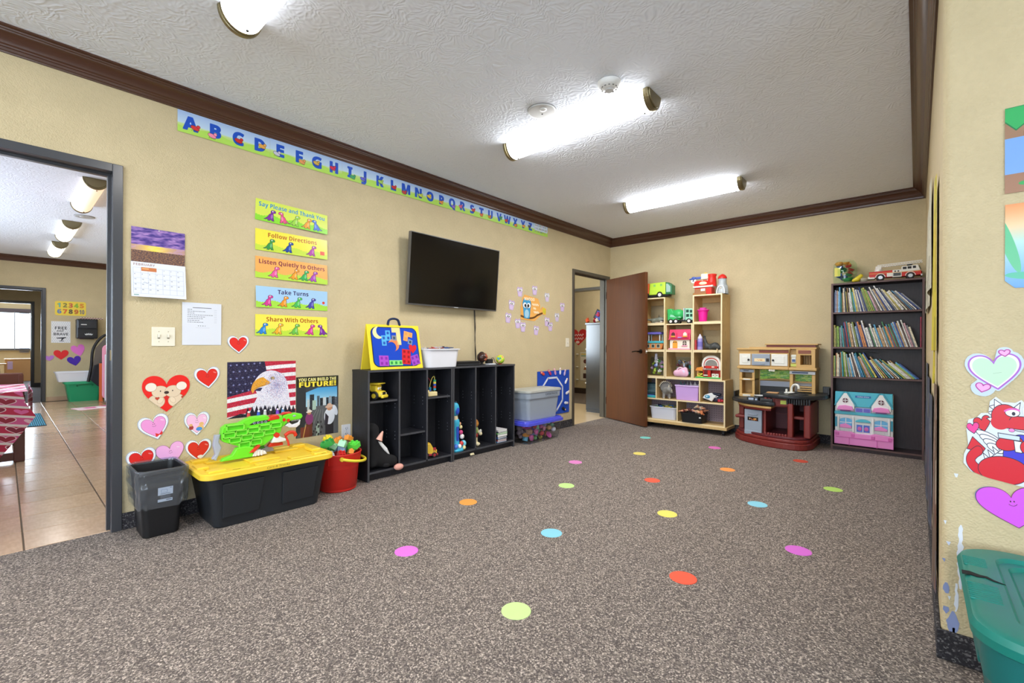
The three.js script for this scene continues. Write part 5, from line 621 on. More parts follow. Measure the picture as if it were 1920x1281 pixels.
  { // standing toy figure
    g = T('toy_figure', 'tan and green toy figure standing in the middle bay of the second locker', 'toy figure', [-3.235, 0.0765, bayZ(1, 1) + 0.068], PI / 2 + 0.5); const tan = M('#c98a3c', 0.5), gr = M('#8aa85a', 0.5), cr = M('#e8dcb4', 0.5);
    P(g, 'legs', blob([[-0.012, 0.1, 0, 0.02, -0.014, 0.03, 0, 0.02], [0.014, 0.1, 0, 0.02, 0.016, 0.03, 0, 0.02], [-0.014, 0.018, 0, 0.018, -0.014, 0.014, 0.03, 0.016], [0.016, 0.018, 0, 0.018, 0.018, 0.014, 0.03, 0.016]], 36, 0.01), cr); P(g, 'shorts', sp(0.036, 0, 0.1, 0, 1, 0.8, 0.8), M('#a8382c', 0.6)); P(g, 'torso', sp(0.036, 0, 0.15, 0, 1, 1.25, 0.8), gr); P(g, 'arm', blob([[0.035, 0.175, 0, 0.013, 0.055, 0.13, 0.012, 0.012], [0.055, 0.13, 0.012, 0.012, 0.05, 0.11, 0.04, 0.018]], 28, 0.008), cr); P(g, 'head', sp(0.034, 0, 0.215, 0.004, 0.95, 1.1, 0.95), tan); P(g, 'cap', sp(0.036, -0.002, 0.225, -0.002, 0.96, 1, 0.96), M('#b8762c', 0.6)); P(g, 'antenna', mg(cy(0.003, 0.003, 0.1, -0.03, 0.3, 0, 8), sp(0.007, -0.03, 0.345, 0, 0.8, 1.6, 0.8, 8, 6)), M('#6ab0e0', 0.4)); P(g, 'shield', cy(0.022, 0.022, 0.012, 0.055, 0.13, 0.04, 16, 'z'), M('#e6e6dc', 0.4));
  }
  { // stack of books lying in the last bay
    const st = [['white magazine', '#e4e2e4', 0.016, 0.135], ['dark slate book', '#3a444c', 0.012, 0.14], ['green spined book', '#7ad06a', 0.012, 0.142], ['thick black book', '#26282c', 0.026, 0.145], ['blue book with white pages', '#2a5aa8', 0.02, 0.14], ['thin black book', '#202226', 0.008, 0.14], ['white paged red book', '#b03a3a', 0.016, 0.135], ['pale blue book', '#4a8ac0', 0.014, 0.14]].reverse(); let y = 0.0745;
    st.forEach(([n, c, h, w], i) => { const b = T('stacked_book', `${n}, ${['bottom', 'second from bottom', 'third from bottom', 'fourth from bottom', 'fifth from bottom', 'sixth from bottom', 'second from top', 'topmost'][i]} of the stack in the last locker bay`, 'book', [-3.24 + R(-0.006, 0.006), y, bayZ(1, 2) + 0.04 + R(-0.004, 0.004)], PI / 2 + R(-0.05, 0.05), 'books stacked in the locker'); P(b, 'cover', mg(b2(-w / 2, w / 2, 0, 0.0015, -0.09, 0.09), b2(-w / 2, w / 2, h - 0.0015, h, -0.09, 0.09), b2(-w / 2, -w / 2 + 0.002, 0, h, -0.09, 0.09)), M(c, 0.5)); P(b, 'pages', b2(-w / 2 + 0.002, w / 2 - 0.004, 0.0015, h - 0.0015, -0.087, 0.087), M('#eceae6', 0.8)); y += h + 0.0004; });
  }
  O('price_tag', 'small cream scrap under the second locker', 'scrap', sheetGeo(0.05, 0.02, (u) => 0.004 * Math.sin(u * 3)).rotateX(-0.6), printMat(canvasTex(16, 16, (c) => { c.fillStyle = '#cfc39a'; c.fillRect(0, 0, 16, 16); }), 0.8), [-3.14, 0.03, -2.96], PI / 2);
}
// ---------------------------------------------------------------- on top of the lockers
{
  let g = T('felt_easel', 'folding yellow and blue felt easel with geometric felt shapes on the locker', 'felt easel', [-3.245, LH, -2.155], PI / 2); const ym = M('#f4dc30', 0.8);
  const Hh = 0.37, W = 0.5, tilt = 0.2; const fr = new THREE.Group(); fr.name = 'front_board'; g.add(fr); fr.position.z = 0.075; fr.rotation.x = -tilt; P(fr, 'yellow_board', bx(W, Hh, 0.008, 0, Hh / 2, 0, 0.003), ym); P(fr, 'blue_felt', ex(rr(W * 0.87, Hh * 0.86, 0.05, 0, Hh / 2), 0.003).translate(0, 0, 0.004), M('#1446c0', 1)); P(fr, 'dark_border', ex((() => { const s = rr(W * 0.885, Hh * 0.885, 0.055, 0, Hh / 2); s.holes.push(rr(W * 0.865, Hh * 0.855, 0.05, 0, Hh / 2)); return s; })(), 0.0036).translate(0, 0, 0.0042), M('#14224c', 0.9));
  const bk = P(g, 'back_board', bx(W, Hh, 0.006, 0, Hh / 2, 0, 0.003), ym); bk.position.z = -0.075; bk.rotation.x = tilt;
  P(g, 'handle', tb([[-0.055, 0.36, 0.004], [-0.04, 0.4, 0], [0.0, 0.415, 0], [0.045, 0.405, 0], [0.06, 0.36, 0.004]], 0.009, 24, 8).scale(1, 1, 1.4), M('#1c2c50', 0.9));
  const F = (name, s, x, y, a, col, th = 0.0025) => { const m = P(fr, name, ex(s, th, 0), M(col, 1)); m.position.set(x, y, 0.0075); m.rotation.z = a; return m; };
  const moon = () => { const s = new THREE.Shape(); s.absarc(0, 0, 0.05, PI * 0.45, PI * 1.75); s.absarc(0.028, 0.012, 0.045, PI * 1.62, PI * 0.62, true); return s; };
  const grid = (name, cells, x, y, a, col, inner) => { const grp = new THREE.Group(); grp.name = name; fr.add(grp); grp.position.set(x, y, 0.0075); grp.rotation.z = a; P(grp, 'felt_piece', mg(...cells.map(([i, j]) => bx(0.042, 0.042, 0.0026, i * 0.042, j * 0.042, 0.0013))), M(col, 1)); for (const [i, j] of cells) P(grp, 'square_centre', bx(0.02, 0.022, 0.0006, i * 0.042, j * 0.042, 0.003), M(inner, 1)); };
  F('moon_shape', moon(), -0.155, 0.3, 0, '#f2e6a8'); grid('blue_squares', [[0, 0], [0, 1], [1, 1], [1, 2]], -0.11, 0.215, 0, '#5ab4ea', '#2a5ab4'); F('cream_strip', [[-0.04, 0.07], [0.04, 0.07], [0.04, -0.075], [0.0, -0.075], [0.0, 0.03], [-0.04, 0.03]], 0.012, 0.275, 0, '#f6dc98'); grid('grey_square', [[0, 0]], -0.012, 0.258, -0.02, '#8c94a4', '#4a5464'); F('orange_moon', moon(), -0.022, 0.2, PI + 0.3, '#f48a54'); grid('orange_corner', [[0, 0], [0, 1], [1, 1]], 0.1, 0.255, -0.22, '#f4a860', '#f09a4c'); grid('grey_square', [[0, 0]], 0.142, 0.225, -0.3, '#7d95b8', '#34465c'); F('red_heart', heartShape(0.075, 0.075), 0.16, 0.165, -0.1, '#d8202c'); grid('red_squares', [[0, 0], [0, 1], [0, 2], [1, 0], [1, 1], [1, 2]], 0.062, 0.06, -0.12, '#d8242e', '#9a141c'); grid('purple_squares', [[0, 0], [0, 1], [1, 0], [1, 1]], -0.15, 0.05, -0.03, '#b04cc8', '#8a2ca4'); grid('green_squares', [[0, 0], [1, 0], [2, 0]], -0.06, 0.052, -0.02, '#8ae07a', '#2c9a4a'); grid('purple_squares', [[0, 0], [0, 1], [1, 0], [1, 1]], 0.158, 0.045, 0.25, '#a44cc4', '#7c2ca0');
  // white dish tub with craft pieces
  g = T('white_tub', 'white plastic dish tub of craft pieces on top of the lockers', 'tub', [-3.25, LH, -2.615], PI / 2); P(g, 'tub', tubGeo([[0, 0.33, 0.2, 0.04], [0.006, 0.336, 0.206, 0.042], [0.155, 0.375, 0.235, 0.05], [0.156, 0.4, 0.262, 0.055], [0.164, 0.402, 0.264, 0.056], [0.166, 0.37, 0.232, 0.05], [0.15, 0.365, 0.226, 0.05], [0.02, 0.325, 0.195, 0.04]], true, true), M('#e9eaf0', 0.42));
  const cn = [['blue', '#34508c'], ['red', '#b03428'], ['navy', '#26304c'], ['white', '#e8e8f0'], ['orange', '#d0603c'], ['slate', '#44587c'], ['lilac', '#cfcdec']];
  const cg = ex([[-0.03, -0.012], [0.028, -0.016], [0.034, 0.01], [0.0, 0.02], [-0.026, 0.012]], 0.006, 0.0015).rotateX(-PI / 2), heap = [];
  for (let i = 0; i < 18; i++) { const spot = fit(heap, cg, (t) => [[-3.25 + R(-0.06, 0.07), LH + 0.158 + t * 0.025, -2.615 + R(-0.13, 0.13)], [R(-0.35, 0.35), R(0, 6), R(-0.25, 0.25)]]); if (!spot) continue; const [p, e] = spot; const o = O('craft_piece', `${cn[i % 7][0]} flat craft piece, ${p[0] > -3.25 ? 'front' : 'back'} ${p[2] > -2.565 ? 'left' : p[2] > -2.615 ? 'left of centre' : p[2] > -2.665 ? 'right of centre' : 'right'} of the white tub on the lockers`, 'craft piece', cg, M(cn[i % 7][1], 0.7), p, 0, 'craft pieces in the tub'); o.rotation.set(...e, 'YXZ'); }
  P(T('tub_filler', 'pile of craft pieces below the rim of the white tub', 'craft pieces', [-3.25, LH, -2.615], PI / 2), 'pile', tubGeo([[0.03, 0.3, 0.18, 0.04], [0.145, 0.34, 0.21, 0.05]], true, true), M('#8c95b0', 0.8)); scene.children[scene.children.length - 1].userData.kind = 'stuff';
  g = T('media_box', 'flat black media player box behind the globe', 'media player', [-3.29, LH, -2.98], PI / 2); P(g, 'case', bx(0.3, 0.042, 0.16, 0, 0.021, 0, 0.004), M('#191a1d', 0.4)); P(g, 'front_strip', bx(0.29, 0.008, 0.002, 0, 0.012, 0.081), M('#3a3c40', 0.3)); P(g, 'foot', mg(bx(0.03, 0.002, 0.03, 0.1, 0.0005, 0.05), bx(0.03, 0.002, 0.03, -0.1, 0.0005, 0.05)), M('#111', 0.9));
  g = T('desk_globe', 'dark brown toy globe on a black stand below the television cables', 'globe', [-3.26, LH, -3.2], PI / 2); P(g, 'ball', sp(0.05, 0, 0.075, 0, 1, 1, 1, 28, 20), M('#3a211a', 0.3)); P(g, 'continents', mg(...[[0.3, 0.4], [0.0, 0.9], [0.6, 1.2], [-0.4, 0.2], [0.2, 1.6]].map(([a, b]) => sp(0.018, 0.049 * Math.cos(a) * Math.sin(b), 0.075 + 0.049 * Math.sin(a), 0.049 * Math.cos(a) * Math.cos(b), 1, 0.8, 0.4, 10, 8))), M('#a8583c', 0.5)); P(g, 'stand', lt([[0.035, 0], [0.036, 0.006], [0.016, 0.012], [0.012, 0.024], [0.022, 0.03], [0, 0.03]], 20), M('#1c1c1e', 0.4)); P(g, 'meridian', to(0.054, 0.004, 0, 0.075, 0, 'z', 6, 28), M('#222', 0.4));
  g = T('power_adapter', 'black power adapter on a folded white paper on the lockers', 'adapter', [-3.265, LH + 0.012, -3.31], PI / 2); P(g, 'block', bx(0.07, 0.045, 0.05, 0, 0.0225, 0, 0.006), M('#1d1e20', 0.45)); P(g, 'cord', tb([[0.03, 0.05, 0], [0.05, 0.055, 0.01], [0.06, 0.01, 0.03], [0.085, -0.005, 0.04], [0.105, 0.004, 0.05], [0.12, -0.006, 0.06]], 0.003, 40, 6), M('#202124', 0.5));
  O('folded_paper', 'folded white paper under the power adapter', 'paper', mg(bx(0.1, 0.005, 0.07, 0, 0.0025, 0), bx(0.09, 0.005, 0.066, -0.004, 0.0085, 0.002).rotateY(0.05)), M('#e6e9f0', 0.7), [-3.26, LH, -3.32], PI / 2);
  const ball = canvasTex(256, 128, (c, w, h) => { c.fillStyle = '#c2dc3c'; c.fillRect(0, 0, w, h); for (let i = 0; i < 46; i++) { c.fillStyle = pick(['#3aa85a', '#e8e04a', '#f08a3c', '#4a9ad8', '#d8403a', '#8ad04a', '#f2c8a0']); c.beginPath(); c.ellipse(rnd() * w, rnd() * h, R(8, 22), R(5, 12), rnd() * 3, 0, 7); c.fill(); } });
  g = T('toy_ball', 'small colourful patterned ball at the right end of the lockers', 'ball', [-3.25, LH + 0.05, -3.46], 0.8); P(g, 'ball', sp(0.046, 0, 0, 0, 1, 1, 1, 26, 18), printMat(ball, 0.4)); P(g, 'red_base', cy(0.012, 0.02, 0.012, 0, -0.044, 0, 14), M('#c8321f', 0.5));
}
// ---------------------------------------------------------------- stacked bins right of the lockers
{
  const cz = -4.0, cx = -3.205; let g = T('clear_toy_bin', 'clear plastic bin of play food with a purple-blue lid', 'storage bin', [cx, 0, cz], PI / 2);
  const cl = new THREE.MeshPhysicalMaterial({ color: '#eef2f6', roughness: 0.08, transmission: 1, thickness: 0, side: THREE.DoubleSide }), W = 0.7, D = 0.3;
  P(g, 'clear_tub', tubGeo([[0.002, 0.56, 0.24, 0.04], [0.008, 0.575, 0.25, 0.045], [0.205, 0.65, 0.29, 0.05], [0.21, 0.67, 0.305, 0.052]], true, false), cl); P(g, 'lid', tubGeo([[0.2, 0.68, 0.31, 0.05], [0.203, 0.69, 0.318, 0.052], [0.228, 0.69, 0.318, 0.052], [0.232, 0.66, 0.29, 0.05], [0.248, 0.652, 0.282, 0.05], [0.25, 0.62, 0.25, 0.04]], false, true), new THREE.MeshPhysicalMaterial({ color: '#4f55d6', roughness: 0.2, clearcoat: 0.4 }));
  const foods = [['yellow banana', '#e8d060', 'b'], ['pink cup', '#d86aa0', 'c'], ['green lettuce', '#5a9a5c', 's'], ['orange carrot', '#e08a3c', 'k'], ['tan bread roll', '#d0a06a', 's'], ['light blue block', '#7ac0d8', 'x'], ['magenta plate', '#c04a94', 'p'], ['yellow corn', '#ecc84a', 'b'], ['red tomato', '#b8343c', 's'], ['purple grapes', '#7a5aa8', 's'], ['white egg', '#e6e4ec', 's'], ['mint cup', '#8cc8a8', 'c'], ['lilac plate', '#a8b0e0', 'p'], ['orange slice', '#e8a050', 'p'], ['brown box', '#b08a70', 'x'], ['rose cupcake', '#d890a8', 'k']];
  const fg = { b: blob([[-0.04, 0.0, 0, 0.012, 0, -0.012, 0, 0.017], [0, -0.012, 0, 0.017, 0.04, 0.0, 0, 0.01]], 24, 0.01), c: lt([[0, 0], [0.02, 0], [0.028, 0.045], [0.025, 0.045], [0.018, 0.004]], 16), s: sp(0.028, 0, 0, 0, 1, 0.9, 1, 14, 10), k: lt([[0, -0.03], [0.012, -0.02], [0.024, 0.02], [0.02, 0.03], [0, 0.034]], 14), x: bx(0.06, 0.05, 0.04, 0, 0, 0, 0.006), p: lt([[0, 0], [0.03, 0], [0.04, 0.008], [0.04, 0.011], [0.028, 0.004], [0, 0.004]], 20) };
  const side = ['left', 'middle', 'right'], packed = [];
  for (let i = 0; i < 90; i++) {
    const [n, c, k] = foods[i % 16], spot = fit(packed, fg[k], (t) => { const y = 0.03 + 0.15 * Math.min(1, (i / 90) * 0.8 + t * 0.5), w = 0.215 + y * 0.15; return [[cx + R(0.0, 0.082 + y * 0.06), y, cz + R(-w, w)], [R(-0.8, 0.8), R(0, 6), R(-0.8, 0.8)]]; }, 60); if (!spot) continue;
    const [p, e] = spot, o = O('play_food', `${n} play food, ${p[1] < 0.07 ? 'bottom' : p[1] < 0.12 ? 'middle' : 'upper'} layer, ${p[0] - cx > 0.06 ? 'front' : 'inner'} ${side[p[2] > cz + 0.09 ? 0 : p[2] < cz - 0.09 ? 2 : 1]} of the clear bin`, 'play food', fg[k], M(c, 0.45), p, 0, 'play food in the clear bin'); o.rotation.set(...e, 'YXZ');
  }
  const fill = O('play_food_heap', 'mixed play food filling the middle of the clear bin', 'play food', mg(...Array.from({ length: 60 }, (_, i) => sp(R(0.024, 0.034), R(-0.2, 0.2), R(0.04, 0.16), R(-0.085, -0.062), 1, 0.9, 1, 10, 8))), M('#a08a90', 0.6), [cx, 0, cz], PI / 2); fill.userData.kind = 'stuff';
  // grey bin
  g = T('grey_bin', 'grey lidded storage bin labelled in marker, stacked on the clear bin', 'storage bin', [cx - 0.005, 0.25, cz + 0.005], PI / 2); const gm = M('#9aa4b0', 0.38), lm = M('#b8bab2', 0.42);
  P(g, 'tub', tubGeo([[0, 0.5, 0.22, 0.035], [0.006, 0.51, 0.228, 0.036], [0.235, 0.565, 0.27, 0.04], [0.237, 0.59, 0.295, 0.045], [0.31, 0.605, 0.305, 0.048], [0.312, 0.56, 0.27, 0.04]], true, true), gm); P(g, 'lid', tubGeo([[0.3, 0.612, 0.31, 0.05], [0.303, 0.622, 0.318, 0.052], [0.322, 0.622, 0.318, 0.052], [0.328, 0.6, 0.296, 0.05], [0.328, 0.54, 0.24, 0.04], [0.322, 0.52, 0.22, 0.04], [0.336, 0.4, 0.14, 0.05]], false, true), lm);
  const wr = canvasTex(512, 100, (c, w, h) => { c.fillStyle = '#8f99a6'; c.fillRect(0, 0, w, h); c.fillStyle = '#3a424c'; c.font = 'bold 70px sans-serif'; c.textBaseline = 'middle'; c.fillText('CARS&TRACKS', 12, h / 2, 488); }); P(g, 'marker_writing', sheetGeo(0.24, 0.045), printMat(wr, 0.45)).position.set(0.11, 0.272, 0.1515);
}
// ---------------------------------------------------------------- birch cube shelves
const PW = (g, name, geo, mat, label) => P(g, name, geo.translate(-g.position.x, -g.position.y, -g.position.z), mat, label);   // geometry given in room coordinates
const birch = woodTex([222, 193, 138], [196, 162, 104], 256, 30, 0.4, 0.7), mBirch = new THREE.MeshStandardMaterial({ map: birch, roughness: 0.5 }), mBirchEdge = M('#efdcb0', 0.55), mPeg = M('#9a8a92', 0.8);
const firstToy = scene.children.length;
const CB = 0.3435, CY = 0.655, CF = -5.6, CD = 0.3, colX = [-2.564, -2.216, -1.871];
{
  const side = (() => { const s = new THREE.Shape([[0, 0], [CD, 0], [CD, CB], [0, CB]].map((p) => new THREE.Vector2(...p))), h = new THREE.Path(); h.absellipse(CD * 0.55, CB * 0.55, 0.011, 0.052, 0, 2 * PI); s.holes.push(h); return new THREE.ExtrudeGeometry(s, { depth: 0.015, bevelEnabled: false, curveSegments: 8 }).rotateY(-PI / 2); })();
  const names = ['left', 'middle', 'right'], rows = ['bottom', 'second', 'top'], proto = new THREE.Group(), w = 0.342, t = 0.015;
  P(proto, 'side_panel', tri(side.clone().translate(w / 2, 0, -CD)), mBirch); P(proto, 'side_panel', tri(side.clone().translate(-w / 2 + t, 0, -CD)), mBirch); P(proto, 'top_panel', tri(b2(-w / 2 + t, w / 2 - t, CB - t - 0.001, CB - 0.001, -CD, 0)), mBirch); P(proto, 'bottom_panel', tri(b2(-w / 2 + t, w / 2 - t, 0, t, -CD, 0)), mBirch); P(proto, 'back_rail', tri(b2(-w / 2 + t, w / 2 - t, CB - 0.08, CB - t - 0.001, -CD, -CD + 0.01)), mBirch);
  P(proto, 'front_edge', mg(b2(-w / 2, -w / 2 + t, 0, CB - 0.001, 0, 0.0015), b2(w / 2 - t, w / 2, 0, CB - 0.001, 0, 0.0015), b2(-w / 2 + t, w / 2 - t, 0, t, 0, 0.0015), b2(-w / 2 + t, w / 2 - t, CB - t - 0.001, CB - 0.001, 0, 0.0015)), mBirchEdge);
  for (let c = 0; c < 3; c++) for (let r = 0; r < (c === 1 ? 2 : 3); r++) { const k = proto.clone(); k.name = numbered('storage_cube'); k.position.set(colX[c], CY + r * CB, CF); scene.add(k); tag(k, `birch storage cube, ${r === 1 && c === 1 ? 'upper' : rows[r]} of the ${names[c]} stack on the birch cabinet`, 'storage cube', 'birch storage cubes'); }
  const g = T('birch_cabinet', 'low birch cabinet on casters carrying the storage cubes', 'cabinet', [-2.23, 0, -5.74]), x0 = -2.72, x1 = -1.662, f = -5.598, bk = -5.9, T0 = 0.016;
  const bd = (n, a, b, c, d) => { PW(g, n, tri(b2(a, b, c, d, bk, f)), mBirch); PW(g, 'front_edge', b2(a, b, c, d, f, f + 0.0015), mBirchEdge); };
  bd('side_panel', x0, x0 + T0, 0.1, 0.655); bd('side_panel', x1 - T0, x1, 0.1, 0.655); bd('top_panel', x0 + T0, x1 - T0, 0.639, 0.655); bd('shelf', x0 + T0, x1 - T0, 0.366, 0.382); bd('bottom_panel', x0 + T0, x1 - T0, 0.1, 0.116); bd('divider', -2.514, -2.5, 0.382, 0.639); bd('divider', -1.963, -1.949, 0.382, 0.639); bd('divider', -2.238, -2.224, 0.116, 0.366);
  PW(g, 'base_board', tri(b2(x0, x1 + 0.02, 0.066, 0.1, bk - 0.01, f + 0.01, 0.003)), mBirch); PW(g, 'peg_board', b2(x0 + T0, x1 - T0, 0.116, 0.639, bk + 0.0, bk + 0.006), mPeg); const hs = []; for (let i = 0; i < 37; i++) for (let j = 0; j < 17; j++) hs.push(cy(0.0045, 0.0045, 0.001, -2.69 + i * 0.028, 0.135 + j * 0.028, bk + 0.0065, 6, 'z')); const ph = PW(g, 'peg_holes', mg(hs), M('#4d4450', 0.9)); ph.userData.kind = 'stuff';
  for (const x of [x0 + 0.06, x1 - 0.03]) for (const z of [bk + 0.06, f - 0.05]) { const c = PW(g, 'caster', mg(cy(0.028, 0.028, 0.022, x, 0.029, z, 18, 'x'), bx(0.034, 0.02, 0.04, x, 0.056, z)), M('#1c1c1e', 0.5)); }
}
// toys on and in the cubes
{
  let g; const bk = M('#1a1a1c', 0.55), wh = M('#ecebe8', 0.4), row = (r) => CY + r * CB + 0.0155, top = (r) => CY + r * CB;
  const wheels = (g, xs, r, z, hubm) => { for (const x of xs) for (const s of [-1, 1]) { const w = P(g, 'wheel', tyre(r, 0.024, x, r, s * z, 'z'), bk); P(w, 'wheel_hub', hub(r, 0.026, x, r, s * z, 'z'), hubm); } };
  g = T('toy_garbage_truck', 'lime and orange toy garbage truck on top of the left cube stack', 'toy truck', [-2.53, top(3) - 0.001, -5.72]); P(g, 'hopper', ex([[-0.11, 0.045], [-0.1, 0.2], [0.11, 0.205], [0.12, 0.045]], 0.13, 0.012, -0.065), M('#c8ee4a', 0.4)); P(g, 'tail_gate', ex([[-0.2, 0.06], [-0.2, 0.16], [-0.17, 0.2], [-0.105, 0.2], [-0.112, 0.05]], 0.126, 0.012, -0.063), M('#f0662c', 0.4)); P(g, 'cab', ex([[0.105, 0.04], [0.115, 0.2], [0.15, 0.195], [0.2, 0.155], [0.2, 0.04]], 0.124, 0.014, -0.062), M('#2c7a4c', 0.4)); P(g, 'cab_window', ex([[0.128, 0.07], [0.125, 0.18], [0.148, 0.176], [0.182, 0.14], [0.182, 0.07]], 0.128, 0, -0.064), M('#a8c8c0', 0.2)); P(g, 'hatch', mg(bx(0.028, 0.03, 0.002, -0.03, 0.165, 0.0655), bx(0.028, 0.03, 0.002, 0.06, 0.168, 0.0655)), M('#8ac86a', 0.4)); P(g, 'chassis', b2(-0.19, 0.15, 0.022, 0.05, -0.05, 0.05), bk); wheels(g, [-0.15, 0.04], 0.042, 0.056, wh);
  g = T('toy_shark', 'grey and white toy shark in the top left cube', 'toy', [-2.556, row(2) + 0.002, -5.7]); P(g, 'body', blob([[-0.11, 0.05, 0, 0.008, -0.03, 0.032, 0, 0.028], [-0.03, 0.032, 0, 0.03, 0.06, 0.04, 0, 0.036], [0.06, 0.042, 0, 0.034, 0.12, 0.05, 0.01, 0.014]], 40, 0.02), M('#7d8478', 0.5)); P(g, 'belly', blob([[-0.02, 0.018, 0.006, 0.016, 0.08, 0.024, 0.01, 0.022]], 28, 0.01), wh); P(g, 'dorsal_fin', ex([[0.0, 0.055], [0.03, 0.065], [0.04, 0.115], [0.05, 0.065], [0.06, 0.06]], 0.008, 0.002, -0.004), M('#3c423c', 0.5)); P(g, 'tail_fin', ex([[-0.1, 0.045], [-0.15, 0.1], [-0.13, 0.055], [-0.14, 0.02], [-0.105, 0.04]], 0.008, 0.002, -0.004), M('#7d8478', 0.5)); P(g, 'side_fin', ex([[0.02, 0.02], [-0.02, 0.0], [-0.03, 0.002], [0.04, 0.03]], 0.006, 0.001, 0.03), M('#a8aca4', 0.5)); P(g, 'mouth', sp(0.018, 0.09, 0.03, 0.022, 1.3, 0.5, 0.7, 12, 8), M('#2a2426', 0.5));
  g = T('toy_houseboat', 'orange and teal toy houseboat in the left middle cube', 'toy boat', [-2.563, row(1), -5.69]); g.scale.x = 0.88; P(g, 'hull', ex([[-0.16, 0.08], [-0.13, 0.01], [-0.1, 0], [0.1, 0], [0.13, 0.01], [0.16, 0.08]], 0.13, 0.01, -0.065), M('#d88a4a', 0.5)); P(g, 'deck', bx(0.33, 0.03, 0.145, 0, 0.095, 0, 0.008), M('#4ab4c0', 0.4)); P(g, 'porthole_frame', mg(...[-0.08, 0.0, 0.08].map((x) => bx(0.052, 0.05, 0.004, x, 0.045, 0.066))), M('#9ab4a4', 0.5)); P(g, 'porthole', mg(...[-0.08, 0.0, 0.08].map((x) => bx(0.036, 0.034, 0.006, x, 0.045, 0.066))), M('#3a3a38', 0.5)); P(g, 'roof_post', mg(...[-0.08, 0.09].flatMap((x) => [-0.04, 0.04].map((z) => cy(0.008, 0.008, 0.09, x, 0.155, z, 10)))), wh); P(g, 'roof', mg(bx(0.24, 0.018, 0.13, 0.005, 0.205, 0, 0.006), bx(0.2, 0.014, 0.1, 0.005, 0.219, 0, 0.005)), M('#6a62b8', 0.45)); P(g, 'cabin_wall', bx(0.15, 0.07, 0.01, 0.005, 0.145, -0.045), M('#b8743c', 0.5));
  { // clear jars of small toys
    const jar = (name, label, x, r0, cols, n, tl) => { const J = T(name, label, 'toy jar', [x, row(r0), -5.755]); P(J, 'clear_jar', lt([[0, 0.002], [0.1, 0.002], [0.108, 0.012], [0.11, 0.17], [0.098, 0.215], [0.075, 0.23], [0.075, 0.24]], 32), new THREE.MeshPhysicalMaterial({ color: '#f4f6f6', roughness: 0.06, transmission: 1, thickness: 0 })); const pk = [], tg = [sp(0.024, 0, 0, 0, 1, 0.85, 1, 12, 8), mg(sp(0.019, 0, -0.008, 0, 1, 1, 1, 10, 8), sp(0.015, 0, 0.014, 0, 1, 1, 1, 10, 8)), lt([[0, -0.018], [0.02, -0.014], [0.022, 0], [0.012, 0.016], [0, 0.02]], 12), blob([[-0.018, 0, 0, 0.012, 0.018, 0.004, 0, 0.015], [0.0, 0, 0, 0.012, 0, 0.024, 0, 0.009]], 18, 0.01)]; for (let i = 0; i < n; i++) { const c = pick(cols), spot = fit(pk, tg[i % 4], (t) => { const r = 0.076 * Math.sqrt(rnd()), a = R(0, 2 * PI); return [[x + r * Math.cos(a), row(r0) + 0.034 + 0.15 * Math.min(1, i / n * 0.7 + t * 0.5), -5.755 + r * Math.sin(a)], [R(-0.6, 0.6), R(0, 6), 0]]; }); if (!spot) continue; const [p, e] = spot, dy = p[1] - row(r0), dz = p[2] + 5.755; const o = O('tiny_toy', `${c[0]} ${['round', 'two-part', 'pointed', 'knobby'][i % 4]} tiny toy, ${dy < 0.08 ? 'bottom' : dy < 0.13 ? 'middle' : 'top'} layer, ${dz > 0.03 ? 'front' : dz < -0.03 ? 'back' : 'middle'} ${p[0] > x ? 'right' : 'left'} of ${tl}`, 'tiny toy', tg[i % 4], M(c[1], 0.45), p, 0, 'tiny toys in ' + tl); o.rotation.set(...e, 'YXZ'); } };
    jar('clear_toy_jar', 'clear jar of small green and white toys in the bottom left cube', -2.56, 0, [['green', '#5cb85c'], ['lime', '#b8d84a'], ['cream', '#e4dcc8'], ['white', '#e8e8e4'], ['blue', '#7a8ad0'], ['tan', '#c8a870'], ['brown', '#6a4a40'], ['lilac', '#c8a8d0']], 48, 'the jar in the left cube');
    jar('clear_toy_jar', 'clear jar of mixed dark and pink toys in the bottom middle cube', -2.2, 0, [['pink', '#e8a8c4'], ['teal', '#3aa8a8'], ['navy', '#343a54'], ['yellow', '#e0b43c'], ['white', '#e6e2ea'], ['maroon', '#6a2c40'], ['grey', '#7a8494'], ['light blue', '#8ab8e0']], 46, 'the jar in the middle cube');
    O('silver_rocket_cap', 'small silver rocket toy standing on top of the jar in the left cube', 'toy', lt([[0, 0], [0.018, 0], [0.022, 0.03], [0.014, 0.06], [0.02, 0.075], [0.01, 0.09], [0, 0.092]], 16), M('#c4c4d4', 0.35), [-2.545, row(0) + 0.2, -5.68]);
    g = T('pink_dress_up_bag', 'pale pink frilled toy bag in front of the jar in the middle cube', 'toy bag', [-2.19, row(0) + 0.002, -5.61], 0); g.scale.z = 0.62; P(g, 'bag', blob([[-0.055, 0.045, 0, 0.04, 0.055, 0.045, 0, 0.042], [0.02, 0.06, 0, 0.05, 0.05, 0.09, -0.005, 0.034]], 34, 0.02), M('#f0bcd8', 0.8)); P(g, 'front_patch', sp(0.036, 0.03, 0.055, 0.03, 1, 1, 0.5, 14, 10), M('#dfd4ee', 0.6)); P(g, 'frill', to(0.05, 0.009, 0.0, 0.066, 0.012, 'z', 8, 20), M('#f6d0e4', 0.9));
  }
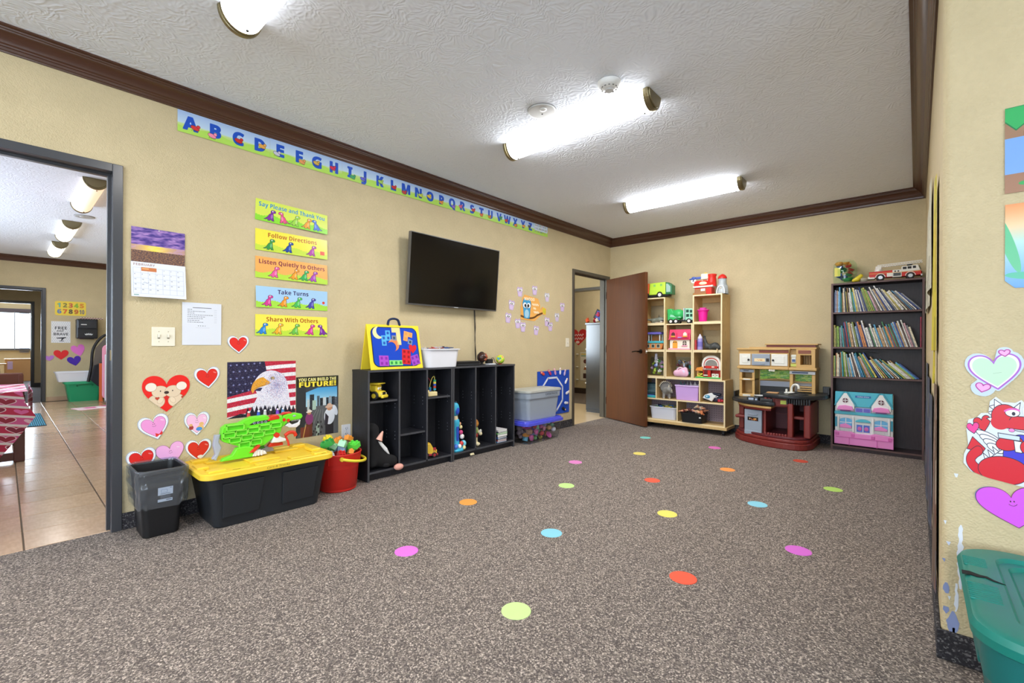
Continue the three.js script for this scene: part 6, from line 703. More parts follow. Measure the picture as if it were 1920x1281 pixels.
  { // pink dolls house
    g = T('pink_doll_house', 'small pink and white doll house in the upper middle cube', 'doll house', [-2.227, row(1), -5.7], 0); const pk = M('#ee4a76', 0.42), lp = M('#f4a8c4', 0.45), cream = M('#f6ecdc', 0.5), or = M('#f0a83c', 0.45);
    P(g, 'walls', bx(0.25, 0.12, 0.14, 0.01, 0.066, 0, 0.004), cream); P(g, 'base', bx(0.275, 0.016, 0.17, 0.01, 0.008, 0.005, 0.004), lp); P(g, 'roof', ex([[-0.085, 0.128], [0.085, 0.128], [0.05, 0.255], [-0.05, 0.255]], 0.27, 0.006, -0.135).rotateY(PI / 2).translate(0.01, 0, 0), pk); P(g, 'eave', bx(0.285, 0.014, 0.175, 0.01, 0.13, 0, 0.005), M('#e0406c', 0.42)); for (const x of [-0.06, 0.09]) { P(g, 'gable', ex([[-0.042, 0], [0.042, 0], [0.042, 0.06], [0, 0.098], [-0.042, 0.06]], 0.05, 0.004).translate(x, 0.145, 0.045), pk); P(g, 'gable_window', ex([[-0.022, 0], [0.022, 0], [0.022, 0.03], [0, 0.05], [-0.022, 0.03]], 0.006).translate(x, 0.172, 0.094), x < 0 ? M('#5a3038', 0.5) : cream); P(g, 'flower_box', bx(0.056, 0.018, 0.016, x, 0.165, 0.1, 0.004), or); }
    const arch = (w, h) => { const s = new THREE.Shape(); s.moveTo(-w / 2, 0); s.lineTo(w / 2, 0); s.lineTo(w / 2, h - w / 2); s.absarc(0, h - w / 2, w / 2, 0, PI); return s; }; P(g, 'front_door', ex(arch(0.06, 0.098), 0.008, 0.002).translate(-0.045, 0.016, 0.07), or); P(g, 'door_light', mg(...[-0.013, 0.013].map((x) => cy(0.008, 0.008, 0.004, -0.045 + x, 0.094, 0.078, 10, 'z'))), M('#3a2c30', 0.5)); P(g, 'arched_window', ex(arch(0.048, 0.058), 0.006).translate(0.075, 0.055, 0.069), M('#6a5a54', 0.4)); P(g, 'window_bars', mg(bx(0.004, 0.055, 0.003, 0.075, 0.083, 0.076), bx(0.046, 0.004, 0.003, 0.075, 0.08, 0.076)), cream); P(g, 'flower_box', bx(0.07, 0.014, 0.014, 0.075, 0.048, 0.075, 0.004), lp); P(g, 'balcony', bx(0.05, 0.016, 0.02, 0.02, 0.152, 0.09, 0.004), M('#b08ad0', 0.5));
  }
  g = T('toy_cement_truck', 'green toy cement mixer truck on top of the middle cube stack', 'toy truck', [-2.21, top(2) - 0.001, -5.7]); { const gm = M('#34b862', 0.4), mint = M('#9adcc0', 0.4); P(g, 'drum', mg(lt([[0, -0.11], [0.04, -0.11], [0.066, -0.02], [0.066, 0.02], [0.045, 0.07], [0, 0.07]], 24).rotateZ(-PI / 2).rotateZ(-0.1).translate(-0.045, 0.12, 0)), gm); P(g, 'rear_frame', ex([[-0.17, 0.045], [-0.175, 0.19], [-0.12, 0.195], [-0.05, 0.065], [0.0, 0.05]], 0.11, 0.008, -0.055), gm); P(g, 'chute', ex([[-0.13, 0.12], [0.01, 0.085], [0.0, 0.075], [-0.14, 0.09]], 0.114, 0.002, -0.057), mint); P(g, 'cab', ex([[0.055, 0.04], [0.055, 0.19], [0.12, 0.19], [0.16, 0.175], [0.17, 0.09], [0.17, 0.04]], 0.12, 0.012, -0.06), mint); P(g, 'exhaust_stack', mg(b2(0.03, 0.048, 0.05, 0.195, -0.05, 0.05, 0.004), cy(0.006, 0.006, 0.15, 0.04, 0.12, 0.058, 10)), M('#c6d4d8', 0.3)); P(g, 'cab_window', mg(bx(0.034, 0.034, 0.003, 0.088, 0.155, 0.0605), bx(0.03, 0.034, 0.003, 0.132, 0.15, 0.0605), bx(0.036, 0.036, 0.003, 0.09, 0.1, 0.0605), bx(0.03, 0.034, 0.003, 0.135, 0.1, 0.0605)), M('#1f4a3c', 0.3)); P(g, 'chassis', b2(-0.16, 0.15, 0.03, 0.052, -0.05, 0.05), bk); wheels(g, [-0.125, -0.06, 0.105], 0.032, 0.05, wh); }
  { // red farm play set with silo
    const rd = M('#d8281e', 0.42), gy = M('#a8b0b4', 0.4); g = T('farm_play_set', 'red toy farm building with a clock tower on top of the right cube stack', 'toy farm', [-1.935, top(3) - 0.001, -5.7]); P(g, 'barn', bx(0.2, 0.095, 0.12, 0, 0.05, 0, 0.005), rd); P(g, 'roof', ex([[-0.075, 0.11], [0.075, 0.11], [0.03, 0.18], [-0.03, 0.18]], 0.22, 0.006, -0.11).rotateY(PI / 2), rd); P(g, 'white_eave', bx(0.235, 0.024, 0.15, 0, 0.102, 0.0, 0.006), M('#f0e6da', 0.5)); P(g, 'open_stall', bx(0.13, 0.06, 0.004, -0.03, 0.045, 0.0605), M('#9a6a44', 0.6)); P(g, 'stall_sign', bx(0.05, 0.03, 0.003, 0.0, 0.062, 0.063), M('#dfe4e8', 0.5)); P(g, 'sign_board', sp(0.04, 0.0, 0.14, 0.06, 1.2, 0.55, 0.3), M('#f0ddb8', 0.5)); P(g, 'tower', lt([[0.055, 0.1], [0.05, 0.2], [0.046, 0.215], [0.058, 0.245], [0.05, 0.25], [0, 0.25]], 20).translate(0.085, 0, 0), rd); P(g, 'clock_box', bx(0.085, 0.07, 0.06, 0.012, 0.225, 0.02, 0.01), M('#ece6cf', 0.45)); P(g, 'clock_face', cy(0.024, 0.024, 0.004, 0.012, 0.225, 0.051, 20, 'z'), M('#f6f8f6', 0.4)); P(g, 'clock_legs', mg(cy(0.005, 0.005, 0.06, -0.02, 0.165, 0.03, 8), cy(0.005, 0.005, 0.06, 0.045, 0.165, 0.03, 8)), wh); P(g, 'clock_star', sp(0.012, 0.02, 0.268, 0.02, 1.4, 0.7, 1, 10, 8), M('#e8cc5a', 0.5)); P(g, 'blue_arm', bx(0.075, 0.03, 0.02, -0.075, 0.215, 0.02, 0.006).rotateZ(0.0), M('#4a64b8', 0.45)); P(g, 'weather_sign', mg(cy(0.03, 0.03, 0.008, -0.125, 0.185, 0.03, 20, 'z')), M('#e4e8ee', 0.45)); P(g, 'blue_cap', mg(sp(0.026, -0.123, 0.215, 0.03, 1.1, 0.8, 0.5), sp(0.024, -0.15, 0.207, 0.032, 1.2, 0.4, 0.5)), M('#3f5cae', 0.45)); P(g, 'sign_mark', ex([[-0.012, -0.008], [0, 0.014], [0.012, -0.008]], 0.003).translate(-0.125, 0.185, 0.0345), M('#3c4450', 0.5)); P(g, 'mud_base', mg(bx(0.15, 0.014, 0.05, -0.025, 0.007, 0.075, 0.004), sp(0.014, -0.1, 0.014, 0.08, 1, 1, 1, 10, 8)), M('#a8763c', 0.6));
    g = T('toy_silo', 'grey toy silo with a red dome beside the toy farm', 'toy silo', [-1.728, top(3) - 0.001, -5.7]); P(g, 'tower', lt([[0.055, 0.1], [0.046, 0.13], [0.045, 0.19], [0, 0.19]], 24), gy); P(g, 'red_dome', lt([[0.05, 0.184], [0.05, 0.195], [0.042, 0.215], [0.02, 0.235], [0.004, 0.24], [0, 0.244]], 24), rd); P(g, 'foot', lt([[0.068, 0], [0.07, 0.02], [0.058, 0.1], [0, 0.1]], 20), gy); P(g, 'arch_frame', tb([[-0.045, 0.002, 0.07], [-0.04, 0.05, 0.066], [-0.02, 0.088, 0.06], [0.02, 0.088, 0.06], [0.04, 0.05, 0.066], [0.045, 0.002, 0.07]], 0.008, 30, 8), M('#d8dce0', 0.35)); P(g, 'doorway', sp(0.03, 0, 0.045, 0.052, 1, 1.2, 0.4), M('#565c60', 0.6)); P(g, 'lamp_knob', sp(0.008, 0, 0.068, 0.066, 1, 1, 1, 8, 6), M('#f0d8b8', 0.4));
  }
  g = T('pink_bucket', 'hot pink plastic bucket in the top right cube', 'bucket', [-1.94, row(2), -5.66]); P(g, 'pail', lt([[0, 0], [0.042, 0], [0.046, 0.006], [0.056, 0.125], [0.064, 0.127], [0.066, 0.142], [0.06, 0.146], [0.052, 0.14], [0.042, 0.01], [0, 0.008]], 28), M('#f01ea0', 0.4)); P(g, 'rim_lip', to(0.0645, 0.005, 0, 0.143, 0, 'y'), M('#f648b4', 0.4)); P(g, 'inner_cup', lt([[0.03, 0.02], [0.038, 0.16], [0.045, 0.165], [0.043, 0.17], [0.034, 0.165], [0.02, 0.02]], 24), M('#f450b8', 0.4));
  g = T('lavender_bottle', 'lavender bubble bottle with a pointed cap in the right middle cube', 'bottle', [-1.972, row(1), -5.655]); P(g, 'bottle', lt([[0, 0], [0.03, 0], [0.033, 0.006], [0.031, 0.13], [0.026, 0.14], [0, 0.14]], 22), M('#a49ad8', 0.4)); P(g, 'cap', lt([[0.028, 0.138], [0.028, 0.15], [0.014, 0.172], [0.006, 0.19], [0, 0.192]], 18), M('#d8d4ec', 0.4)); P(g, 'wrap_label', lt([[0.0325, 0.03], [0.0325, 0.1]], 22), M('#7c74c4', 0.5)); O('red_toy_box', 'narrow red toy box beside the lavender bottle', 'box', bx(0.02, 0.12, 0.09, 0, 0.06, 0, 0.003), M('#b83a40', 0.5), [-2.016, row(1), -5.67]);
  g = T('longneck_dinosaur', 'dark grey long-necked toy dinosaur lying in the right middle cube', 'toy dinosaur', [-1.842, row(1) + 0.004, -5.652]); g.scale.setScalar(0.82); P(g, 'body', blob([[-0.09, 0.185, 0, 0.012, -0.082, 0.12, 0, 0.018], [-0.082, 0.12, 0, 0.018, -0.05, 0.045, 0.005, 0.032], [-0.05, 0.04, 0.005, 0.034, 0.06, 0.05, 0.0, 0.05], [0.06, 0.05, 0, 0.05, 0.12, 0.03, 0.03, 0.03], [0.03, 0.04, 0.03, 0.026, 0.0, 0.016, 0.04, 0.014], [0.12, 0.03, 0.03, 0.016, 0.118, 0.014, 0.088, 0.009]], 52, 0.025), M('#3d403f', 0.6)); P(g, 'ear_tag', blob([[0.116, 0.006, 0.092, 0.008, 0.118, -0.03, 0.094, 0.006], [0.112, -0.035, 0.094, 0.006, 0.1, -0.045, 0.094, 0.004]], 20, 0.006), M('#e8d0a0', 0.6)); P(g, 'head', sp(0.016, -0.095, 0.192, 0.004, 1.1, 0.8, 0.9, 12, 8), M('#34373a', 0.6));
  { // red barn
    g = T('toy_barn', 'red toy barn with a white gambrel roof in the bottom right cube', 'toy barn', [-1.845, row(0), -5.68]); const rd = M('#d4281e', 0.42), wt = M('#efe8e2', 0.45), arcS = (a, b) => { const s = new THREE.Shape(); s.moveTo(-a, 0.1); s.lineTo(-a, 0.17); s.bezierCurveTo(-a * 0.9, b, -a * 0.5, b + 0.02, 0, b + 0.02); s.bezierCurveTo(a * 0.5, b + 0.02, a * 0.9, b, a, 0.17); s.lineTo(a, 0.1); return s; };
    P(g, 'barn_front', ex((() => { const s = new THREE.Shape(); s.moveTo(-0.09, 0.012); s.lineTo(0.11, 0.012); s.lineTo(0.11, 0.17); s.bezierCurveTo(0.1, 0.23, 0.06, 0.25, 0.01, 0.25); s.bezierCurveTo(-0.04, 0.25, -0.08, 0.23, -0.09, 0.17); const d = new THREE.Path(); d.moveTo(0.0, 0.02); d.lineTo(0.0, 0.1); d.lineTo(0.02, 0.115); d.lineTo(0.1, 0.115); d.lineTo(0.1, 0.02); s.holes.push(d); return s; })(), 0.03, 0.003, 0.0), rd); P(g, 'roof_arch', ex((() => { const s = arcS(0.112, 0.255), h = arcS(0.092, 0.232); s.holes.push(new THREE.Path(h.getPoints(20))); return s; })(), 0.06, 0.004, -0.02).translate(0.01, 0, 0), wt); P(g, 'loft_window', ex((() => { const s = arcS(0.075, 0.21); return s; })(), 0.004).translate(0.01, 0.0, 0.03).scale(1, 1, 1), M('#8d8a86', 0.3)); P(g, 'window_frame', ex((() => { const s = arcS(0.08, 0.215), h = arcS(0.07, 0.203); s.holes.push(new THREE.Path(h.getPoints(20))); return s; })(), 0.006).translate(0.01, 0.0, 0.032), wt); P(g, 'cross_beam', bx(0.17, 0.03, 0.008, 0.01, 0.135, 0.034, 0.003), rd); P(g, 'barn_name', bx(0.03, 0.014, 0.002, 0.03, 0.137, 0.039), M('#f2d8d0', 0.5));
    P(g, 'side_door', ex([[-0.075, 0.02], [-0.035, 0.02], [-0.035, 0.085], [-0.055, 0.11], [-0.075, 0.085]], 0.006).translate(0, 0, 0.031), M('#6a1a18', 0.5)); P(g, 'door_rail', bx(0.05, 0.012, 0.008, -0.055, 0.036, 0.036), wt); P(g, 'half_door', mg(bx(0.036, 0.045, 0.008, 0.035, 0.035, 0.036, 0.002), bx(0.036, 0.045, 0.008, 0.076, 0.035, 0.036, 0.002)), wt); P(g, 'door_badge', mg(cy(0.007, 0.007, 0.002, 0.035, 0.038, 0.041, 12, 'z'), cy(0.007, 0.007, 0.002, 0.076, 0.038, 0.041, 12, 'z')), M('#a83a30', 0.5)); P(g, 'lean_to_roof', ex([[-0.17, 0.09], [-0.155, 0.125], [-0.085, 0.14], [-0.085, 0.085]], 0.08, 0.004, -0.02), M('#f0983c', 0.45)); P(g, 'lean_to_post', mg(cy(0.012, 0.013, 0.08, -0.15, 0.05, 0.03, 12), cy(0.012, 0.013, 0.08, -0.15, 0.05, -0.01, 12)), M('#f0b070', 0.45)); P(g, 'yellow_fence', mg(bx(0.06, 0.008, 0.008, -0.118, 0.052, 0.04), bx(0.06, 0.008, 0.008, -0.118, 0.02, 0.04), bx(0.008, 0.04, 0.008, -0.145, 0.036, 0.04), bx(0.062, 0.008, 0.006, 0, 0, 0).rotateZ(0.45).translate(-0.118, 0.036, 0.04)), M('#e8e04a', 0.45)); P(g, 'grass_base', bx(0.29, 0.014, 0.14, -0.02, 0.007, 0.015, 0.006), M('#4cc060', 0.5)); P(g, 'back_wall', b2(-0.08, 0.1, 0.014, 0.17, -0.05, -0.045), rd);
  }
  // lower cabinet
  g = T('toy_laptop', 'teal toy laptop propped open in the cabinet beside the door', 'toy laptop', [-2.609, 0.383, -5.68]); g.scale.x = 0.85; P(g, 'keyboard_base', bx(0.2, 0.03, 0.1, 0, 0.015, 0.02, 0.008), M('#3aa8b4', 0.4)); const scr = P(g, 'key_panel', bx(0.2, 0.16, 0.015, 0, 0.115, 0.0, 0.006), M('#24444c', 0.5)); scr.rotation.x = -0.25; const ks = []; for (let i = 0; i < 9; i++) for (let j = 0; j < 5; j++) ks.push(bx(0.012, 0.012, 0.005, -0.08 + i * 0.02, 0.08 + j * 0.02, 0.009)); P(scr, 'key', mg(ks), M('#7a9aa0', 0.5)); P(g, 'purple_buttons', bx(0.12, 0.006, 0.03, 0, 0.032, 0.03, 0.002), M('#5a5ac0', 0.5));
  { g = T('toy_triceratops', 'grey toy triceratops beside the lilac bin', 'toy dinosaur', [-2.385, 0.383, -5.64], 0.35); P(g, 'body', blob([[-0.03, 0.1, -0.05, 0.04, 0.0, 0.1, 0.0, 0.042], [-0.03, 0.08, 0.0, 0.02, -0.035, 0.016, 0.01, 0.017], [0.03, 0.08, 0.0, 0.02, 0.035, 0.016, 0.012, 0.017], [0.0, 0.11, 0.0, 0.04, 0.03, 0.12, 0.035, 0.034], [0.03, 0.12, 0.035, 0.032, 0.062, 0.09, 0.05, 0.014]], 44, 0.02), M('#8b8a86', 0.6)); const fr = P(g, 'frill', lt([[0, -0.006], [0.06, 0.0], [0.074, 0.006], [0.06, 0.012], [0, 0.01]], 20), M('#6f6e6c', 0.6)); fr.position.set(-0.012, 0.15, 0.0); fr.rotation.set(1.3, 0, 0.35); P(g, 'frill_spike', mg(...Array.from({ length: 11 }, (_, i) => { const a = 0.2 + i * 0.28; return cy(0.001, 0.008, 0.018, 0, 0, 0, 6).rotateZ(a - PI / 2).translate(-0.012 + 0.076 * Math.cos(a), 0.15 + 0.076 * Math.sin(a), 0.012); })), M('#e8e0c8', 0.6)); P(g, 'horn', mg(cy(0.002, 0.008, 0.035, 0.03, 0.165, 0.05, 8), cy(0.002, 0.006, 0.02, 0.066, 0.115, 0.055, 8)), M('#e0d8c0', 0.5)); P(g, 'toe', mg(sp(0.012, -0.03, 0.008, 0.024, 1, 0.6, 1, 8, 6), sp(0.012, 0.04, 0.008, 0.026, 1, 0.6, 1, 8, 6)), M('#d8ccb4', 0.6)); }
  g = T('lilac_bin', 'lilac rectangular bin in the middle of the birch cabinet', 'bin', [-2.125, 0.383, -5.735]); P(g, 'bin', tubGeo([[0, 0.27, 0.2, 0.012], [0.17, 0.29, 0.22, 0.014], [0.172, 0.302, 0.232, 0.016], [0.186, 0.302, 0.232, 0.016], [0.188, 0.28, 0.21, 0.012], [0.02, 0.26, 0.19, 0.01]], true, true), M('#cfa8ea', 0.45)); P(g, 'rim', tubGeo([[0.172, 0.304, 0.234, 0.016], [0.187, 0.304, 0.234, 0.016]], false, false), M('#dcc0f2', 0.45));
  for (const [x, n, c] of [[-0.01, 'grey', '#8a8c94'], [0.045, 'pale', '#c4c6cc'], [0.1, 'white', '#d8d8de'], [-0.08, 'teal', '#4a6a74']]) O('small_plush', `${n} pointed toy peeking out of the lilac bin`, 'toy', mg(cy(0.004, 0.018, 0.06, -0.012, 0.03, 0, 10).rotateZ(0.2), cy(0.004, 0.016, 0.055, 0.016, 0.028, 0, 10).rotateZ(-0.3), sp(0.024, 0, 0.0, 0, 1, 0.7, 1, 10, 8)), M(c, 0.7), [-2.125 + x, 0.383 + 0.175, -5.7], R(0, 3), 'toys in the lilac bin');
  g = T('toy_spaceship', 'white and blue toy spaceship in the right bay of the birch cabinet', 'toy', [-1.832, 0.39, -5.69], 0.06); g.scale.setScalar(0.84); P(g, 'white_shell', ex([[-0.13, 0.045], [-0.1, 0.09], [-0.03, 0.12], [0.0, 0.125], [0.02, 0.1], [0.06, 0.085], [0.03, 0.05], [0.0, 0.0], [-0.05, 0.02]], 0.03, 0.012, 0.02), M('#e6eaee', 0.35)); P(g, 'blue_oval', sp(0.034, -0.06, 0.068, 0.05, 1.1, 0.75, 0.2), M('#3a90b8', 0.35)); P(g, 'oval_core', sp(0.014, -0.068, 0.07, 0.057, 1, 1, 0.3, 10, 8), M('#b8e0f0', 0.3)); P(g, 'dark_hull', blob([[-0.11, 0.03, 0.0, 0.02, 0.05, 0.03, -0.01, 0.035], [0.0, 0.1, -0.03, 0.025, 0.09, 0.1, -0.03, 0.02], [0.05, 0.03, 0, 0.03, 0.13, 0.05, 0, 0.03]], 40, 0.02), M('#1d2440', 0.45)); P(g, 'red_engine', mg(cy(0.024, 0.028, 0.035, 0.1, 0.024, 0.03, 16), sp(0.02, 0.13, 0.02, 0.02, 1, 0.9, 1)), M('#b8283a', 0.45)); P(g, 'silver_cluster', mg(...[[0.03, 0.07], [0.05, 0.06], [0.045, 0.085], [0.07, 0.075]].map(([x, y]) => bx(0.022, 0.014, 0.02, x, y, 0.03, 0.004))), M('#c0c4d4', 0.3));
  const tub = (name, label, x, w, d, h, z, col) => { const t = T(name, label, 'tub', [x, 0.1165, z]); P(t, 'tub', tubGeo([[0, w * 0.86, d * 0.82, 0.04], [0.006, w * 0.875, d * 0.84, 0.042], [h - 0.012, w * 0.95, d * 0.94, 0.05], [h - 0.01, w, d, 0.055], [h, w * 1.005, d * 1.005, 0.056], [h + 0.002, w * 0.94, d * 0.92, 0.05], [h - 0.02, w * 0.92, d * 0.9, 0.05], [0.012, w * 0.84, d * 0.8, 0.04]], true, true), M(col, 0.42)); P(t, 'tub_floor_fill', tubGeo([[0.02, w * 0.8, d * 0.78, 0.03], [h - 0.035, w * 0.88, d * 0.85, 0.04]], true, true), M('#7a7c86', 0.9)); return t; };
  tub('white_floor_tub', 'white tub of yellow and blue oddments in the bottom left of the birch cabinet', -2.43, 0.37, 0.26, 0.155, -5.73, '#d9dde8');
  const odd = [['yellow', '#e0d060'], ['blue', '#3a74b8'], ['olive', '#8a8c50'], ['pale', '#c8ccc4'], ['green', '#6aa860'], ['navy', '#2c3c68']]; const og = [blob([[-0.02, 0, 0, 0.013, 0.02, 0.006, 0, 0.016]], 18, 0.01), bx(0.05, 0.018, 0.03, 0, 0, 0, 0.006)], ob = []; for (let i = 0; i < 24; i++) { const spot = fit(ob, og[i % 2], (t) => [[-2.43 + R(-0.13, 0.13), 0.1165 + 0.137 + t * 0.03, -5.73 + R(-0.08, 0.08)], [R(-0.5, 0.5), R(0, 6), R(-0.3, 0.3)]]); if (!spot) continue; const [p, e] = spot, o = O('toy_oddment', `${odd[i % 6][0]} ${i % 2 ? 'flat' : 'rounded'} toy oddment, ${p[2] > -5.73 ? 'front' : 'back'} ${['left', 'middle', 'right'][p[0] < -2.475 ? 0 : p[0] > -2.385 ? 2 : 1]} of the white cabinet tub`, 'toy', og[i % 2], M(odd[i % 6][1], 0.55), p, 0, 'oddments in the white tub'); o.rotation.set(...e, 'YXZ'); }
  tub('black_floor_tub', 'black tub overflowing with dolls in the bottom right of the birch cabinet', -2.05, 0.29, 0.24, 0.12, -5.68, '#1a1c20'); P(scene.children[scene.children.length - 1], 'white_sticker', bx(0.022, 0.014, 0.001, 0, 0, 0), wh).position.set(0.11, 0.075, 0.113);
  const dolls = [['blond', '#e8cc88', -0.1, 0.15, 0.3], ['brown-haired', '#5a2a24', -0.02, 0.16, 1.2], ['fair', '#e6b898', 0.04, 0.15, 2.2], ['ginger', '#c8784a', -0.06, 0.14, -0.6], ['dark-haired', '#3a2420', 0.06, 0.165, 0.0], ['pale', '#ecd8b8', 0.14, 0.15, 2.9]];
  const dollBox = new THREE.Box3(V(-0.073, -0.023, -0.026), V(0.09, 0.028, 0.03)), dl = []; dolls.forEach(([n, hair, x, y, a], i) => { const pl = fit(dl, dollBox, (t) => [[-2.05 + R(-0.1, 0.1), 0.1165 + 0.136 + t * 0.055, -5.68 + R(-0.08, 0.09)], [R(-0.3, 0.3), a + R(-0.6, 0.6), R(-0.25, 0.25)]], 900); if (!pl) return; const d = T('doll', `${n} doll lying in the black tub, ${['leftmost', 'left of the middle', 'at the front', 'under the blond one', 'at the back', 'head hanging over the right rim'][i]}`, 'doll', pl[0], 0, 'dolls in the black tub'); d.rotation.set(...pl[1], 'YXZ'); d.scale.setScalar(0.74); P(d, 'body', blob([[-0.03, 0, 0, 0.016, 0.03, 0.0, 0, 0.02], [0.03, 0, 0.012, 0.009, 0.0, 0.018, 0.034, 0.007], [-0.03, 0, 0.008, 0.011, -0.09, 0.006, 0.012, 0.007], [-0.03, 0, -0.008, 0.011, -0.085, -0.004, -0.02, 0.007], [0.03, 0, 0, 0.01, 0.055, 0.005, 0, 0.009]], 34, 0.01), M('#e0a482', 0.6)); P(d, 'head', sp(0.021, 0.068, 0.008, 0, 1.1, 1, 0.95, 12, 10), M('#e6b090', 0.6)); const hr = blob([[0.075, 0.014, 0, 0.024, 0.1, -0.004, 0.01, 0.018], [0.085, 0.0, 0.02, 0.014, 0.12, -0.02, 0.03, 0.008], [0.08, 0.0, -0.02, 0.014, 0.11, -0.02, -0.03, 0.01]], 30, 0.014), p = hr.attributes.position; for (let k = 0; k < p.count; k++) p.setY(k, p.getY(k) + 0.003 * noise(p.getX(k) * 240, p.getZ(k) * 240)); P(d, 'hair', hr, M(hair, 0.8)); P(d, 'dress', cy(0.018, 0.03, 0.05, 0, 0, 0, 14, 'x'), M(['#e8c4cc', '#7a3a34', '#e09a84', '#c8b09a', '#6a4a50', '#e6e0d0'][i], 0.8)); });
}
for (const o of scene.children.slice(firstToy)) { o.position.x -= 0.012; o.position.z -= 0.038; }                // the shelves stand this much nearer the wall, clear of the door leaf
// ---------------------------------------------------------------- play kitchen
{
  const g = T('play_kitchen', 'plastic play kitchen with burgundy base, black counter and tan cupboards', 'play kitchen', [-1.16, 0, -5.7]), K = (n, geo, m, l) => PW(g, n, geo, m, l), KE = (n, m, ...gs) => gs.forEach((q) => PW(g, n, q, m)), bu = M('#7e2c28', 0.4), bd = M('#64242c', 0.45), tan = M('#cda768', 0.45), ct = M('#23272d', 0.35), gy = M('#9aa6b6', 0.35), wt = M('#e8e9e2', 0.4), dk = M('#26282c', 0.5);
  const plan = (pts, y0, y1, bev = 0.006) => ex(pts.map(([x, z]) => [x, -z]), y1 - y0, bev).rotateX(-PI / 2).translate(0, y0, 0);
  const curve = (a, n = 18) => new THREE.SplineCurve(a.map((p) => new THREE.Vector2(...p))).getPoints(n).map((p) => [p.x, p.y]);
  const front = (o) => [[-1.575 - o, -5.95], ...curve([[-1.575 - o, -5.68], [-1.47 - o * 0.6, -5.52 + o * 0.4], [-1.22, -5.375 + o], [-0.98, -5.34 + o], [-0.84 + o * 0.4, -5.4 + o], [-0.79 + o, -5.55]]), [-0.785 + o, -5.95]];
  K('plinth', plan(front(0), 0.0, 0.066, 0.01), bu); K('plinth_step', plan(front(-0.012), 0.066, 0.1, 0.01), bu); K('floor_ledge', plan(front(-0.03), 0.1, 0.125, 0.006), bd); K('back_panel', b2(-1.54, -0.8, 0.12, 0.46, -5.95, -5.935), bd); K('panel_seam', b2(-1.22, -0.99, 0.29, 0.296, -5.936, -5.928), bu);
  KE('pillar', bu, b2(-1.525, -1.47, 0.12, 0.42, -5.72, -5.64, 0.012), b2(-1.23, -1.205, 0.12, 0.42, -5.9, -5.45, 0.006), b2(-0.995, -0.945, 0.12, 0.47, -5.46, -5.39, 0.012), b2(-0.86, -0.8, 0.12, 0.47, -5.6, -5.44, 0.014), b2(-0.985, -0.97, 0.12, 0.46, -5.9, -5.46), b2(-0.83, -0.805, 0.12, 0.47, -5.93, -5.6)); K('side_shelf', mg(b2(-1.545, -1.43, 0.25, 0.285, -5.86, -5.56, 0.014)), bu); K('corner_shelf', b2(-0.975, -0.83, 0.305, 0.335, -5.93, -5.46, 0.008), bu); KE('shelf_fringe', bu, ...Array.from({ length: 9 }, (_, i) => bx(0.022, 0.03, 0.012, -1.2 + i * 0.027, 0.132, -5.405 + i * 0.001, 0.004))); K('under_shelf', b2(-1.22, -0.98, 0.415, 0.43, -5.9, -5.48, 0.004), bu);
  { const o = new THREE.Group(); o.name = 'oven'; g.add(o); o.position.set(-1.335 + 1.16, 0.115, -5.475 + 5.7); o.rotation.y = -0.22; P(o, 'oven_body', bx(0.195, 0.3, 0.1, 0, 0.15, -0.06, 0.006), bd); P(o, 'oven_door', bx(0.185, 0.24, 0.018, 0, 0.13, 0, 0.006), gy); P(o, 'control_strip', bx(0.125, 0.045, 0.014, 0.0, 0.285, 0.0, 0.004), dk); P(o, 'clock_display', bx(0.04, 0.028, 0.004, 0.005, 0.285, 0.008), M('#8c949c', 0.3)); P(o, 'door_handle', tb([[-0.05, 0.2, 0.008], [-0.045, 0.2, 0.018], [0.045, 0.2, 0.018], [0.05, 0.2, 0.008]], 0.005, 16, 6), gy); P(o, 'oven_window', sheetGeo(0.115, 0.04), printMat(canvasTex(230, 80, (c, w, h) => { c.fillStyle = '#26201c'; c.fillRect(0, 0, w, h); for (let i = 0; i < 26; i++) { c.fillStyle = pick(['#e8a03c', '#d8542c', '#f4e4c0', '#b8763c']); c.beginPath(); c.ellipse(R(30, 200), R(22, 62), R(6, 16), R(4, 10), rnd() * 3, 0, 7); c.fill(); } }), 0.3)).position.set(0, 0.15, 0.0095); P(o, 'lower_drawer', bx(0.185, 0.045, 0.016, 0, 0.0, 0.004, 0.005), gy); }
  const lowC = [[-1.6, -5.95], ...curve([[-1.615, -5.75], [-1.58, -5.6], [-1.42, -5.44], [-1.2, -5.36], [-1.11, -5.37]]), [-1.11, -5.6], [-1.2, -5.95]]; K('lower_counter', plan(lowC, 0.432, 0.475, 0.012), ct); K('tan_ledge', plan([[-1.5, -5.8], ...curve([[-1.53, -5.62], [-1.41, -5.46], [-1.2, -5.37], [-1.14, -5.372]]), [-1.14, -5.6]], 0.4, 0.425, 0.006), tan); K('ledge_trim', plan([[-1.49, -5.8], ...curve([[-1.52, -5.62], [-1.4, -5.47], [-1.2, -5.382], [-1.145, -5.384]]), [-1.145, -5.6]], 0.378, 0.4, 0.004), bu);
